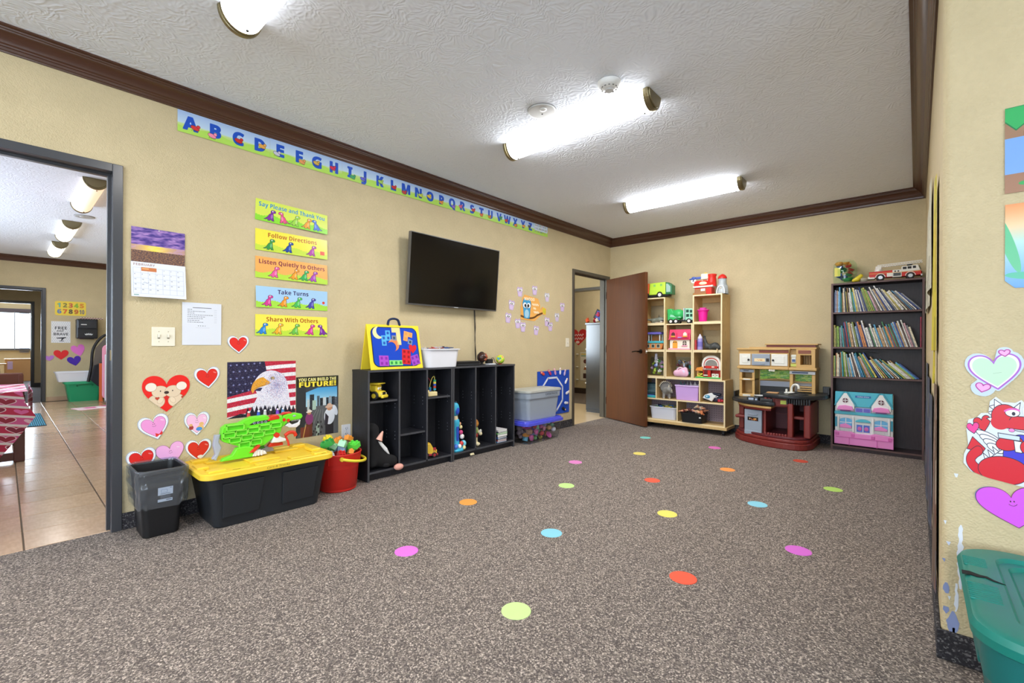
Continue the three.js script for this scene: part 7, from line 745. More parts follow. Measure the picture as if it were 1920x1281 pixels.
  const upC = [[-1.24, -5.95], [-1.235, -5.52], ...curve([[-1.23, -5.42], [-1.05, -5.36], [-0.85, -5.4], [-0.7, -5.56], [-0.676, -5.75]]), [-0.676, -5.95]]; K('upper_counter', plan(upC, 0.515, 0.558, 0.014), ct); KE('counter_apron', ct, ...Array.from({ length: 10 }, (_, i) => { const x = -1.0 + i * 0.021; return bx(0.017, 0.065, 0.02, x, 0.49, -5.412 - Math.max(0, x + 0.88) * 0.5, 0.006); })); KE('apron_panel', bu, b2(-1.22, -0.99, 0.43, 0.52, -5.47, -5.43, 0.006), ...[0, 1, 2].map((i) => bx(0.025, 0.085, 0.02, -1.2 + i * 0.035, 0.475, -5.425, 0.006))); K('green_sticker', b2(-1.065, -1.01, 0.455, 0.495, -5.43, -5.425), M('#c8d860', 0.5)); K('sticker_mount', b2(-1.085, -0.99, 0.435, 0.51, -5.44, -5.428, 0.006), bu); KE('counter_lip', ct, b2(-1.605, -1.59, 0.475, 0.535, -5.93, -5.72, 0.005), b2(-0.69, -0.675, 0.555, 0.625, -5.93, -5.72, 0.005), b2(-0.76, -0.69, 0.555, 0.625, -5.945, -5.93, 0.005));
  K('stove_panel', mg(bx(0.12, 0.045, 0.05, -1.335, 0.487, -5.47, 0.01)), dk); KE('stove_display', M('#a8b8d0', 0.3), bx(0.05, 0.024, 0.002, -1.35, 0.485, -5.444), bx(0.02, 0.02, 0.002, -1.3, 0.485, -5.444)); K('toy_plate', lt([[0, 0], [0.04, 0.0], [0.06, 0.012], [0.06, 0.015], [0.038, 0.005], [0, 0.005]], 24).translate(-1.285, 0.508, -5.53), M('#dfe2e4', 0.4)); K('cutting_board', bx(0.11, 0.012, 0.07, -1.15, 0.564, -5.5, 0.004), M('#c89a6c', 0.6)); K('black_tray', bx(0.12, 0.03, 0.06, -1.19, 0.488, -5.42, 0.006), ct);
  // hutch
  K('hutch_back', mg(b2(-1.55, -0.8, 0.48, 1.0, -5.95, -5.93)), tan); K('black_splash', b2(-1.37, -1.03, 0.475, 0.6, -5.93, -5.915), ct); K('splash_seam', b2(-1.245, -1.24, 0.475, 0.6, -5.915, -5.912), dk); K('silver_splash', b2(-1.37, -1.03, 0.6, 0.66, -5.93, -5.91), M('#a9b2c4', 0.35));
  const gt = printMat(canvasTex(512, 192, (c, w, h) => { for (let j = 0; j < 9; j++) for (let x = -R(0, 30); x < w;) { const q = R(28, 80); c.fillStyle = pick(['#8ed84a', '#b0ee5c', '#6abc48', '#ccf48e', '#9ee080', '#bcee68', '#7ccc6a', '#d8fa80']); c.fillRect(x, j * h / 9, q - 2, h / 9 - 2); x += q; } }), 0.3); const tp = K('tile_panel', sheetGeo(0.34, 0.115).translate(-1.2, 0.73, -5.912), gt); K('tile_panel', sheetGeo(0.2, 0.08).translate(-0.915, 0.71, -5.912), gt); K('splash_rail', mg(tb([[-1.37, 0.668, -5.9], [-1.2, 0.684, -5.895], [-1.03, 0.68, -5.9]], 0.009, 16, 6), b2(-1.03, -0.81, 0.655, 0.672, -5.93, -5.89)), tan); K('rear_panel', b2(-1.02, -0.82, 0.56, 0.655, -5.93, -5.92), M('#c4c6cc', 0.5)); KE('plate_rack', tan, ...[0, 1, 2].map((i) => b2(-0.97, -0.82, 0.57 + i * 0.022, 0.58 + i * 0.022, -5.86, -5.76)));
  const post = (x0, x1) => [b2(x0, x0 + 0.03, 0.48, 0.8, -5.78, -5.74, 0.008), b2(x1 - 0.03, x1, 0.48, 0.8, -5.78, -5.74, 0.008)]; KE('tower_post', tan, ...post(-1.55, -1.385)); KE('tower_side', tan, b2(-1.55, -1.535, 0.48, 0.8, -5.94, -5.76), b2(-1.4, -1.385, 0.48, 0.8, -5.94, -5.76)); KE('tower_shelf', tan, b2(-1.55, -1.385, 0.665, 0.69, -5.94, -5.735, 0.006), b2(-1.55, -1.385, 0.475, 0.51, -5.94, -5.73, 0.006)); K('tower_header', bx(0.15, 0.034, 0.02, -1.468, 0.775, -5.745, 0.006), gy); K('header_mark', mg(bx(0.055, 0.008, 0.002, -1.475, 0.776, -5.734)), dk); KE('shelf_label', M('#dfe0da', 0.5), bx(0.075, 0.014, 0.002, -1.468, 0.678, -5.734), bx(0.08, 0.02, 0.002, -1.468, 0.494, -5.729));
  K('cupboard_box', b2(-1.555, -1.045, 0.83, 0.985, -5.945, -5.735, 0.004), tan); K('cupboard_ledge', mg(b2(-1.568, -1.045, 0.8, 0.832, -5.945, -5.71, 0.008)), tan);
  const cd = (x0, x1, knob) => { const d = K('cupboard_door', mg(b2(x0, x1, 0.842, 0.974, -5.736, -5.722, 0.005), b2(x0 + 0.03, x1 - 0.03, 0.868, 0.948, -5.724, -5.718, 0.003)), wt); PW({ position: g.position, add: (m) => d.add(m) }, 'knob', sp(0.012, knob, 0.905, -5.713, 1, 1, 0.8), dk); }; cd(-1.545, -1.425, -1.445); cd(-1.215, -1.055, -1.195);
  K('microwave', b2(-1.415, -1.225, 0.842, 0.974, -5.736, -5.716, 0.006), gy); K('microwave_window', sheetGeo(0.11, 0.036).translate(-1.33, 0.905, -5.7145), printMat(canvasTex(220, 72, (c, w, h) => { c.fillStyle = '#f2dcae'; c.fillRect(0, 0, w, h); for (let i = 0; i < 14; i++) { c.fillStyle = pick(['#c8542c', '#e8a83c', '#6a8a3c', '#a8402c']); c.fillRect(R(40, 160), R(24, 44), 14, 8); } }), 0.4)); K('microwave_handle', tb([[-1.38, 0.862, -5.712], [-1.375, 0.86, -5.705], [-1.285, 0.86, -5.705], [-1.28, 0.862, -5.712]], 0.004, 16, 6), gy); K('microwave_keys', b2(-1.265, -1.235, 0.888, 0.924, -5.716, -5.712), dk); KE('hanging_mark', M('#d8d4c8', 0.4), ...[0, 1, 2].map((i) => sp(0.012, -1.225 + i * 0.02, 0.79, -5.705, 1, 1.1, 0.5, 10, 8)));
  KE('crown_board', tan, b2(-1.56, -1.04, 0.985, 1.02, -5.945, -5.74, 0.004), b2(-1.575, -1.03, 1.018, 1.04, -5.945, -5.72, 0.006), b2(-1.45, -1.2, 1.04, 1.052, -5.945, -5.76), b2(-1.27, -0.79, 1.03, 1.055, -5.945, -5.735, 0.005), b2(-1.28, -0.775, 1.075, 1.09, -5.945, -5.715, 0.005)); KE('crown_stripe', bu, b2(-1.34, -1.05, 0.99, 1.003, -5.74, -5.732), b2(-1.34, -1.05, 1.006, 1.016, -5.74, -5.732), b2(-1.265, -0.8, 1.054, 1.076, -5.945, -5.73));
  K('right_unit', mg(b2(-1.045, -0.965, 0.83, 1.03, -5.945, -5.78, 0.004), b2(-0.975, -0.935, 0.83, 1.03, -5.945, -5.72, 0.004), b2(-0.835, -0.8, 0.83, 1.03, -5.945, -5.72, 0.004), b2(-0.94, -0.83, 0.965, 1.03, -5.945, -5.72, 0.004), b2(-0.94, -0.83, 0.83, 0.862, -5.945, -5.72, 0.004), b2(-0.94, -0.83, 0.86, 0.97, -5.945, -5.9)), tan); KE('bread_slats', M('#b8945c', 0.5), ...[0, 1, 2, 3].map((i) => b2(-0.93 + i * 0.026, -0.915 + i * 0.026, 0.862, 0.965, -5.9, -5.87, 0.004))); KE('unit_stripe', bu, b2(-0.955, -0.84, 0.985, 0.998, -5.722, -5.714), b2(-0.955, -0.84, 1.004, 1.017, -5.722, -5.714)); K('right_ledge', b2(-1.045, -0.785, 0.8, 0.832, -5.945, -5.705, 0.008), tan); K('toy_phone', mg(bx(0.045, 0.085, 0.02, -1.005, 0.92, -5.772, 0.008), bx(0.052, 0.03, 0.024, -1.005, 0.955, -5.77, 0.008)), M('#dfe4dc', 0.4)); K('phone_keys', bx(0.03, 0.028, 0.004, -1.005, 0.905, -5.76), M('#44609a', 0.4)); K('phone_base', b2(-1.035, -0.975, 0.84, 0.87, -5.785, -5.765), M('#c8d468', 0.5)); KE('right_post', tan, b2(-1.04, -1.005, 0.55, 0.8, -5.78, -5.74, 0.008), b2(-0.835, -0.8, 0.55, 0.8, -5.78, -5.74, 0.008), b2(-0.82, -0.8, 0.55, 0.8, -5.94, -5.76)); K('name_strip', bx(0.24, 0.034, 0.02, -0.92, 0.775, -5.74, 0.006), M('#c9cfd8', 0.4)); K('name_mark', bx(0.15, 0.016, 0.002, -0.94, 0.776, -5.729), M('#24406a', 0.4));
  K('faucet', mg(tb([[-1.0, 0.558, -5.62], [-0.995, 0.62, -5.62], [-0.97, 0.652, -5.6], [-0.93, 0.645, -5.57], [-0.922, 0.615, -5.565]], 0.012, 24, 10), cy(0.03, 0.034, 0.018, -1.0, 0.566, -5.62, 18), bx(0.02, 0.045, 0.022, -1.045, 0.58, -5.62, 0.006), bx(0.09, 0.014, 0.04, -1.02, 0.563, -5.62, 0.005)), wt); K('sink_basin', mg(to(0.085, 0.008, -0.92, 0.558, -5.52, 'y', 8, 28)), ct);
}
// ---------------------------------------------------------------- bookcase and books
{
  const x0 = -0.664, x1 = 0.0555, f = -5.724, bk = -5.975, t = 0.017, g = T('bookcase', 'tall dark brown bookcase in the back right corner', 'bookcase', [-0.304, 0, -5.85]), bt = dataTex(256, (x, y) => { const s = noise(x / 256 * 30, y / 256 * 3) * 0.6 + noise(x / 256 * 90, y / 256 * 6) * 0.4; return [clamp(50 + 8 * s), clamp(36 + 6 * s), clamp(40 + 6 * s)]; }, true, 0.5), bm = new THREE.MeshStandardMaterial({ map: bt, roughness: 0.42 }), be = M('#5c4240', 0.45);
  const bd = (n, a, b, c, d, ff = f) => { PW(g, n, tri(b2(a, b, c, d, bk, ff)), bm); PW(g, 'edge_band', b2(a, b, c, d, ff, ff + 0.0012), be); };
  bd('side_panel', x0, x0 + t, 0, 1.712); bd('side_panel', x1 - t, x1, 0, 1.712); bd('top_board', x0 + t, x1 - t, 1.695, 1.712); for (const y of [1.414, 1.058, 0.753]) bd('shelf', x0 + t, x1 - t, y - t, y, f - 0.004); bd('bottom_board', x0 + t, x1 - t, 0.033, 0.05); PW(g, 'toe_kick', tri(b2(x0 + t, x1 - t, 0, 0.033, f - 0.03, f - 0.012)), bm); PW(g, 'back_panel', tri(b2(x0 + t, x1 - t, 0.03, 1.7, bk, bk + 0.005)), bm); PW(g, 'peg_hole', mg(...[0.28, 0.31, 0.34].map((y) => cy(0.003, 0.003, 0.002, x1 - t - 0.001, y, f - 0.04, 8, 'x'))), M('#c8c4c4', 0.4));
  const spine = canvasTex(128, 256, (c, w, h) => { c.fillStyle = '#ffffff'; c.fillRect(0, 0, w, h); for (let i = 0; i < 26; i++) { c.fillStyle = pick(['#6a6a72', '#a8a8b0', '#d2d2d8', '#8a8488']); c.fillRect(R(20, 90), R(10, 240), R(8, 26), R(6, 22)); } c.fillStyle = '#c8c8cc'; c.fillRect(0, 18, w, 5); c.fillRect(0, 224, w, 6); });
  const pal = [['white', '#e9e8e4'], ['cream', '#e6dcc0'], ['pale blue', '#a9c8e4'], ['sky blue', '#56a8d8'], ['dark blue', '#2c4a9a'], ['teal', '#3a9aa0'], ['olive green', '#8e9a4c'], ['lime green', '#9cc44c'], ['green', '#4e9a62'], ['yellow', '#dccc5c'], ['tan', '#c4a070'], ['orange', '#d88a4c'], ['red', '#b44038'], ['brown', '#6a4c40'], ['grey', '#8e9298'], ['lilac', '#b8a8d0'], ['pink', '#d8a8b4'], ['black', '#2c2c34']], wts = [16, 9, 8, 6, 4, 4, 4, 5, 4, 5, 6, 3, 3, 4, 5, 3, 3, 5], bag = pal.flatMap((p, i) => Array(wts[i]).fill(p));
  const bm2 = {}, coverMat = (c) => bm2[c] || (bm2[c] = new THREE.MeshStandardMaterial({ color: c, map: spine, roughness: 0.4 })), pageM = M('#e8e2d2', 0.85), unit = { c: mg(b2(0, 0.14, 0, 1, -1, 0), b2(0.86, 1, 0, 1, -1, 0), b2(0, 1, 0, 1, -0.02, 0)), p: b2(0.14, 0.86, 0.01, 0.985, -0.99, -0.02) };
  const ord = (n) => n + (n % 10 === 1 && n !== 11 ? 'st' : n % 10 === 2 && n !== 12 ? 'nd' : n % 10 === 3 && n !== 13 ? 'rd' : 'th');
  const shelf = (name, y, ang, hmax, tmin, tmax, end) => {
    let x = x0 + t + 0.004, n = 0, pa = 0, pt = 0, ph = 0, px = x;
    while (n < 62) {
      const u = (x - x0) / (x1 - x0), a = ang(u), th = R(tmin, tmax) * (rnd() < 0.12 ? 1.7 : 1), h = Math.min((hmax - th * Math.sin(a)) / Math.cos(a), R(0.19, 0.262)) * (rnd() < 0.12 ? 1.06 : 1), d = R(0.15, 0.2);
      let bx0 = px; if (n) { const tx = px + pt * Math.cos(pa) - ph * Math.sin(pa), ty = pt * Math.sin(pa) + ph * Math.cos(pa); bx0 = px + pt / Math.cos(pa) + 0.0006; if (a > pa) { const hy = Math.min(ty, h * Math.cos(a)), fx = px + pt / Math.cos(pa) - hy * Math.tan(pa); bx0 = Math.max(bx0, fx + hy * Math.tan(a) + 0.0006); } }
      if (bx0 + th * Math.cos(a) > end) break; n++; const [cn, c] = pick(bag), b = T('picture_book', `${cn} book, ${ord(n)} from the left on the ${name} shelf of the bookcase`, 'book', [bx0, y + 0.0006, f - R(0.012, 0.035)], 0, `books on the ${name} shelf`); b.rotation.z = a; P(b, 'cover', unit.c, coverMat(c)).scale.set(th, h, d); P(b, 'pages', unit.p, pageM).scale.set(th, h, d);
      pa = a; pt = th; ph = h; px = bx0; x = bx0 + th / Math.cos(a);
    } return n;
  };
  shelf('top', 1.414, (u) => Math.min(0.72, Math.max(0, u - 0.1) * 0.86), 0.272, 0.0045, 0.011, x1 - t - 0.006); shelf('middle', 1.058, (u) => 0.0 + 0.3 * Math.sin(Math.min(1, u * 1.15) * PI * 0.62) * (u < 0.12 ? u / 0.12 : 1), 0.31, 0.007, 0.014, x1 - t - 0.03); shelf('third', 0.753, (u) => Math.min(0.78, Math.max(0, u - 0.08) * 1.1), 0.262, 0.005, 0.012, x1 - t - 0.006);
  { const b = T('picture_book', 'tall crimson book standing at the right end of the middle shelf', 'book', [x1 - t - 0.016, 1.0586, f - 0.012], 0, 'books on the middle shelf'); P(b, 'cover', unit.c, coverMat('#a01c3c')).scale.set(0.013, 0.285, 0.2); P(b, 'pages', unit.p, pageM).scale.set(0.013, 0.285, 0.2); }
  { const m = O('magazine', 'thin pale magazine lying across the tops of the books on the third shelf', 'magazine', sheetGeo(0.29, 0.15, (u) => 0.01 * Math.sin(u * PI)).rotateX(-PI / 2), printMat(canvasTex(32, 32, (c) => { c.fillStyle = '#d9dfd0'; c.fillRect(0, 0, 32, 32); c.fillStyle = '#5a8ac0'; c.fillRect(6, 6, 20, 10); }), 0.5), [-0.42, 1.003, -5.85]); m.rotation.z = -0.02; }
  // dolls house in the bottom compartment
  const hx = -0.4, hz = -5.79, H0 = T('folding_doll_house', 'large turquoise, white and pink folding doll house at the bottom of the bookcase', 'doll house', [hx, 0.0505, hz], 0), tq = M('#4fbcd4', 0.42), wt = M('#eef0f2', 0.42), pk = M('#ec8ed2', 0.42), pu = M('#6a66cc', 0.45), D = 0.05;
  P(H0, 'case', bx(0.465, 0.53, 0.085, 0, 0.275, -0.01, 0.008), wt); P(H0, 'roof', ex([[-0.232, 0.4], [0.232, 0.4], [0.228, 0.548], [-0.228, 0.548]], 0.05, 0.006, 0.005), tq); for (const s of [-1, 1]) { const x = s * 0.142; P(H0, 'gable', ex([[-0.075, 0.375], [0.075, 0.375], [0.075, 0.42], [0.012, 0.535], [-0.012, 0.535], [-0.075, 0.42]], 0.03, 0.004, 0.04).translate(x, 0, 0), wt); P(H0, 'gable_trim', mg(...[-1, 1].map((q) => bx(0.012, 0.16, 0.04, 0, 0, 0).rotateZ(q * 0.5).translate(x + q * 0.05, 0.478, 0.05))), M('#3d9fb8', 0.42)); const w = P(H0, 'round_window', cy(0.024, 0.024, 0.006, x, 0.462, 0.071, 20, 'z'), M('#6a3a4c', 0.4)); P(w, 'window_cross', mg(bx(0.046, 0.006, 0.003, x, 0.462, 0.0755), bx(0.006, 0.046, 0.003, x, 0.462, 0.0755)), wt); P(H0, 'awning', ex([[-0.07, 0.365], [0.07, 0.365], [0.055, 0.405], [0, 0.415], [-0.055, 0.405]], 0.035, 0.005, 0.05).translate(x, 0, 0), pk); P(H0, 'attic_window', bx(0.085, 0.03, 0.004, x, 0.368, 0.06), M('#9a5ab0', 0.45)); }
  P(H0, 'name_plate', sheetGeo(0.125, 0.022), printMat(canvasTex(320, 60, (c, w, h) => { c.fillStyle = '#2a6ab4'; c.fillRect(0, 0, w, h); c.fillStyle = '#e8f2fa'; c.font = 'italic bold 40px serif'; c.textAlign = 'center'; c.textBaseline = 'middle'; c.fillText('Fisher-Price', w / 2, h / 2); }), 0.4)).position.set(0, 0.505, 0.057); P(H0, 'balcony_panel', bx(0.125, 0.045, 0.006, 0, 0.37, 0.05), M('#a4b4ec', 0.45)); P(H0, 'balcony_shutters', mg(bx(0.05, 0.034, 0.004, -0.03, 0.37, 0.055), bx(0.05, 0.034, 0.004, 0.03, 0.37, 0.055)), pu); P(H0, 'cornice', bx(0.47, 0.032, 0.085, 0, 0.332, 0.012, 0.006), tq); P(H0, 'frieze', bx(0.42, 0.03, 0.01, 0, 0.3, 0.038), wt);
  for (const s of [-1, 1]) { const x = s * 0.14; P(H0, 'bay_window', ex((() => { const q = new THREE.Shape(); q.moveTo(-0.05, 0.19); q.lineTo(0.05, 0.19); q.lineTo(0.05, 0.265); q.quadraticCurveTo(0, 0.295, -0.05, 0.265); return q; })(), 0.006, 0, 0.034).translate(x, 0, 0), M('#6ab4e4', 0.35)); P(H0, 'window_bar', mg(bx(0.1, 0.006, 0.004, x, 0.235, 0.041), bx(0.006, 0.09, 0.004, x, 0.235, 0.041)), wt); P(H0, 'flower_box', ex([[-0.048, 0.18], [0.048, 0.18], [0.048, 0.2], [0.0, 0.225], [-0.048, 0.21]], 0.02, 0.004, 0.036).translate(x, 0, 0), pk); for (const q of [-0.062, 0.062]) P(H0, 'porch_post', bx(0.014, 0.16, 0.02, x + q, 0.22, 0.045, 0.003), wt); P(H0, 'baluster', mg(...Array.from({ length: 9 }, (_, i) => bx(0.005, 0.026, 0.006, x - 0.05 + i * 0.0125, 0.158, 0.046)), bx(0.11, 0.006, 0.008, x, 0.172, 0.046)), wt); P(H0, 'shutter', mg(bx(0.018, 0.1, 0.006, s * 0.222, 0.235, 0.036), ...Array.from({ length: 6 }, (_, i) => bx(0.014, 0.006, 0.003, s * 0.222, 0.2 + i * 0.015, 0.041))), M('#3fa4c0', 0.45)); }
  P(H0, 'door_canopy', ex((() => { const q = new THREE.Shape(); q.moveTo(-0.06, 0.25); q.lineTo(0.06, 0.25); q.lineTo(0.06, 0.262); q.quadraticCurveTo(0, 0.295, -0.06, 0.262); return q; })(), 0.02, 0.003, 0.036), tq); P(H0, 'front_door', mg(bx(0.05, 0.07, 0.006, -0.027, 0.185, 0.037), bx(0.05, 0.07, 0.006, 0.027, 0.185, 0.037)), M('#5a74d4', 0.45)); P(H0, 'door_glass', mg(sp(0.018, -0.027, 0.182, 0.04, 1, 1.2, 0.2, 12, 8), sp(0.018, 0.027, 0.182, 0.04, 1, 1.2, 0.2, 12, 8)), M('#d06ab4', 0.4)); P(H0, 'door_frame', mg(bx(0.006, 0.085, 0.008, 0, 0.19, 0.04), bx(0.12, 0.02, 0.008, 0, 0.232, 0.038)), wt); P(H0, 'porch', mg(ex([[-0.236, 0.01], [0.236, 0.01], [0.236, 0.13], [0.09, 0.145], [0.06, 0.13], [-0.06, 0.13], [-0.09, 0.145], [-0.236, 0.145]], 0.022, 0.005, 0.034)), pk); P(H0, 'porch_trim', mg(bx(0.44, 0.006, 0.006, 0, 0.085, 0.058), bx(0.006, 0.08, 0.006, -0.11, 0.045, 0.058), bx(0.006, 0.08, 0.006, 0.11, 0.045, 0.058), bx(0.03, 0.03, 0.01, -0.21, 0.115, 0.056, 0.004), bx(0.03, 0.03, 0.01, 0.21, 0.105, 0.056, 0.004), bx(0.03, 0.03, 0.01, -0.08, 0.11, 0.056, 0.004), bx(0.03, 0.03, 0.01, 0.08, 0.105, 0.056, 0.004)), M('#d868b8', 0.42));
  // on top of the bookcase
  { const j = T('toy_dish_jar', 'clear bulging bag-like jar of green, blue and red toys on the bookcase', 'toy jar', [-0.56, 1.7125, -5.845]); P(j, 'clear_jar', lt([[0, 0.002], [0.088, 0.002], [0.1, 0.02], [0.105, 0.12], [0.1, 0.2], [0.07, 0.245]], 32), new THREE.MeshPhysicalMaterial({ color: '#eefaf2', roughness: 0.05, transmission: 1, thickness: 0 })); P(j, 'paper_label', bx(0.05, 0.09, 0.002, -0.055, 0.12, 0.088).rotateY(0.0), M('#e4dc6a', 0.6));
    const dishes = [['green', '#2a9a58'], ['blue', '#2a62b8'], ['red', '#c83a3a'], ['yellow', '#e8cc3c'], ['dark green', '#1c7a4c'], ['orange', '#e09a3c']], dg = [0.046, 0.038, 0.03].map((r) => lt([[0, -r * 0.45], [r * 0.7, -r * 0.4], [r, r * 0.35], [r * 0.96, r * 0.42], [r * 0.65, -r * 0.2], [0, -r * 0.25]], 20)), dp = []; for (let i = 0; i < 130; i++) { const spot = fit(dp, dg[i % 3], (t) => { const r = 0.058 * Math.sqrt(rnd()), a = R(0, 2 * PI); return [[-0.56 + r * Math.cos(a), 1.7125 + 0.04 + 0.17 * Math.min(1, (i % 60) / 60 + t * 0.4), -5.845 + r * Math.sin(a)], [R(-0.9, 0.9), R(0, 6), R(-0.4, 0.4)]]; }, 90); if (!spot) continue; const [p, e] = spot, k = p[1] > 1.89 ? 3 + (i % 2) * 2 : p[0] > -0.53 && p[1] > 1.82 ? 2 : p[1] < 1.78 ? 0 : i % 2 ? 1 : 4, o = O('toy_dish', `${['large', 'medium', 'small'][i % 3]} ${dishes[k][0]} toy dish, ${p[1] > 1.87 ? 'top' : p[1] > 1.8 ? 'middle' : 'bottom'} ${p[0] > -0.56 ? 'right' : 'left'} ${p[2] > -5.845 ? 'front' : 'back'} of the bookcase jar`, 'toy dish', dg[i % 3], M(dishes[k][1], 0.4), p, 0, 'toy dishes in the jar'); o.rotation.set(...e, 'YXZ'); }
    O('toy_banana', 'yellow plastic banana beside the clear jar', 'toy', blob([[-0.03, 0.018, 0, 0.016, 0.0, 0.03, 0, 0.022], [0, 0.03, 0, 0.022, 0.028, 0.06, 0, 0.018]], 26, 0.012), M('#d8c62c', 0.45), [-0.448, 1.7135, -5.745]); O('toy_bowl', 'cream shallow plastic bowl lying between the jar and the fire engine', 'bowl', lt([[0, 0.001], [0.026, 0.001], [0.042, 0.03], [0.045, 0.032], [0.04, 0.032], [0.025, 0.006], [0, 0.006]], 28), M('#dcd6c4', 0.45), [-0.4, 1.7125, -5.772]); }
  { const F0 = T('toy_fire_engine', 'red and white toy fire engine with a ladder on the bookcase', 'toy fire engine', [-0.165, 1.7125, -5.81], 0.06); F0.scale.setScalar(0.93); const F1 = F0, rd = M('#cc2a22', 0.38), wt2 = M('#ecebe6', 0.4), bk = M('#1c1c1e', 0.5), cr = M('#c4c6ca', 0.25, { metalness: 0.7 });
    P(F0, 'rear_body', ex([[-0.21, 0.035], [-0.21, 0.098], [0.02, 0.104], [0.02, 0.03], [-0.1, 0.03]], 0.1, 0.006, -0.05), rd); P(F0, 'pump_panel', bx(0.075, 0.075, 0.104, 0.02, 0.066, 0, 0.004), wt2); P(F0, 'gauges', mg(bx(0.06, 0.032, 0.002, 0.02, 0.055, 0.053), cy(0.008, 0.008, 0.003, 0.005, 0.088, 0.053, 12, 'z'), cy(0.008, 0.008, 0.003, 0.03, 0.088, 0.053, 12, 'z')), M('#4a4e52', 0.4)); P(F0, 'cab_lower', ex([[0.055, 0.03], [0.055, 0.075], [0.205, 0.082], [0.212, 0.06], [0.208, 0.035]], 0.104, 0.006, -0.052), rd); P(F0, 'cab_upper', ex([[0.055, 0.075], [0.058, 0.135], [0.185, 0.142], [0.205, 0.082]], 0.1, 0.008, -0.05), wt2); P(F0, 'cab_window', mg(bx(0.03, 0.024, 0.002, 0.08, 0.115, 0.0505), bx(0.03, 0.024, 0.002, 0.118, 0.117, 0.0505), bx(0.024, 0.024, 0.002, 0.155, 0.119, 0.0505)), bk); P(F0, 'windscreen', bx(0.004, 0.042, 0.085, 0, 0, 0).rotateZ(0.3).translate(0.2, 0.112, 0), M('#5a6448', 0.15)); P(F0, 'gold_stripe', b2(-0.208, 0.2, 0.074, 0.079, 0.0505, 0.0525), M('#dca850', 0.4)); P(F0, 'rear_step', bx(0.06, 0.026, 0.1, -0.19, 0.035, 0, 0.004), wt2); P(F0, 'white_locker', bx(0.045, 0.038, 0.004, -0.04, 0.055, 0.052), wt2); P(F0, 'bumper', bx(0.016, 0.02, 0.108, 0.212, 0.034, 0, 0.004), cr); P(F0, 'grille', bx(0.004, 0.03, 0.07, 0.213, 0.06, 0), bk);
    P(F0, 'turntable', mg(cy(0.03, 0.034, 0.03, -0.13, 0.118, 0, 20), bx(0.05, 0.035, 0.06, -0.13, 0.14, 0, 0.005)), wt2); const ld = new THREE.Group(); ld.name = 'ladder'; F0.add(ld); ld.position.set(-0.14, 0.148, 0); ld.rotation.z = 0.055; P(ld, 'ladder_rails', mg(...[-0.026, 0.026].flatMap((z) => [bx(0.36, 0.006, 0.005, 0.18, 0, z), bx(0.36, 0.005, 0.005, 0.18, 0.02, z)])), wt2); P(ld, 'rung', mg(...Array.from({ length: 17 }, (_, i) => bx(0.005, 0.005, 0.052, 0.01 + i * 0.021, 0.0, 0)), ...Array.from({ length: 17 }, (_, i) => bx(0.004, 0.022, 0.004, 0.01 + i * 0.021, 0.01, 0.026))), wt2); P(F0, 'light_bar', bx(0.04, 0.01, 0.07, 0.12, 0.147, 0, 0.003), bk);
    for (const x of [-0.115, 0.125]) for (const s of [-1, 1]) { const w = P(F0, 'wheel', tyre(0.034, 0.022, x, 0.034, s * 0.045, 'z'), bk); P(w, 'wheel_hub', hub(0.036, 0.024, x, 0.034, s * 0.045, 'z'), cr); P(F0, 'fender', new THREE.TorusGeometry(0.039, 0.004, 6, 16, PI).translate(x, 0.034, s * 0.05), wt2); } }
}
// ---------------------------------------------------------------- teal tub with the cracked lid, right foreground
{
  const g = T('teal_tub', 'teal green storage tub with a cracked lid in the right foreground', 'storage tub', [0.355, 0, -1.765]), tm = M('#0b6664', 0.4), tl = M('#0d7a6e', 0.38);
  P(g, 'tub', tubGeo([[0, 0.38, 0.5, 0.05], [0.006, 0.392, 0.512, 0.055], [0.3, 0.45, 0.57, 0.065], [0.302, 0.475, 0.595, 0.075], [0.395, 0.49, 0.61, 0.08], [0.396, 0.45, 0.57, 0.07], [0.02, 0.37, 0.49, 0.05]], true, true, 10), tm); P(g, 'handle_recess', mg(bx(0.02, 0.05, 0.16, -0.225, 0.27, 0, 0.008)), tm);
  P(g, 'lid', mg(tubGeo([[0.385, 0.5, 0.625, 0.1], [0.39, 0.515, 0.64, 0.105], [0.41, 0.52, 0.645, 0.11], [0.424, 0.505, 0.63, 0.105], [0.43, 0.48, 0.605, 0.1], [0.43, 0.36, 0.5, 0.06], [0.42, 0.345, 0.485, 0.055], [0.418, 0.31, 0.45, 0.05], [0.408, 0.295, 0.435, 0.045]], false, true, 10), ...Array.from({ length: 9 }, (_, i) => bx(0.06, 0.006, 0.006, -0.222, 0.4285, 0.02 + i * 0.013, 0.0025)), ...Array.from({ length: 6 }, (_, i) => bx(0.05, 0.006, 0.006, -0.225, 0.4285, -0.12 - i * 0.013, 0.0025))), tl);
  P(g, 'lid_crack', ex([[-0.258, 0.012], [-0.242, 0.016], [-0.222, 0.004], [-0.208, 0.004], [-0.196, -0.012], [-0.176, -0.026], [-0.199, -0.02], [-0.212, -0.008], [-0.228, -0.014], [-0.243, -0.01], [-0.258, -0.014]], 0.002).rotateX(-PI / 2).translate(0, 0.4302, -0.04), M('#050b0b', 0.9)); P(g, 'stress_mark', mg(bx(0.035, 0.0008, 0.003, 0, 0, 0).rotateY(-0.5).translate(-0.06, 0.4095, 0.01), bx(0.02, 0.0008, 0.003, -0.02, 0.4095, -0.09)), M('#8ac8c0', 0.6));
}
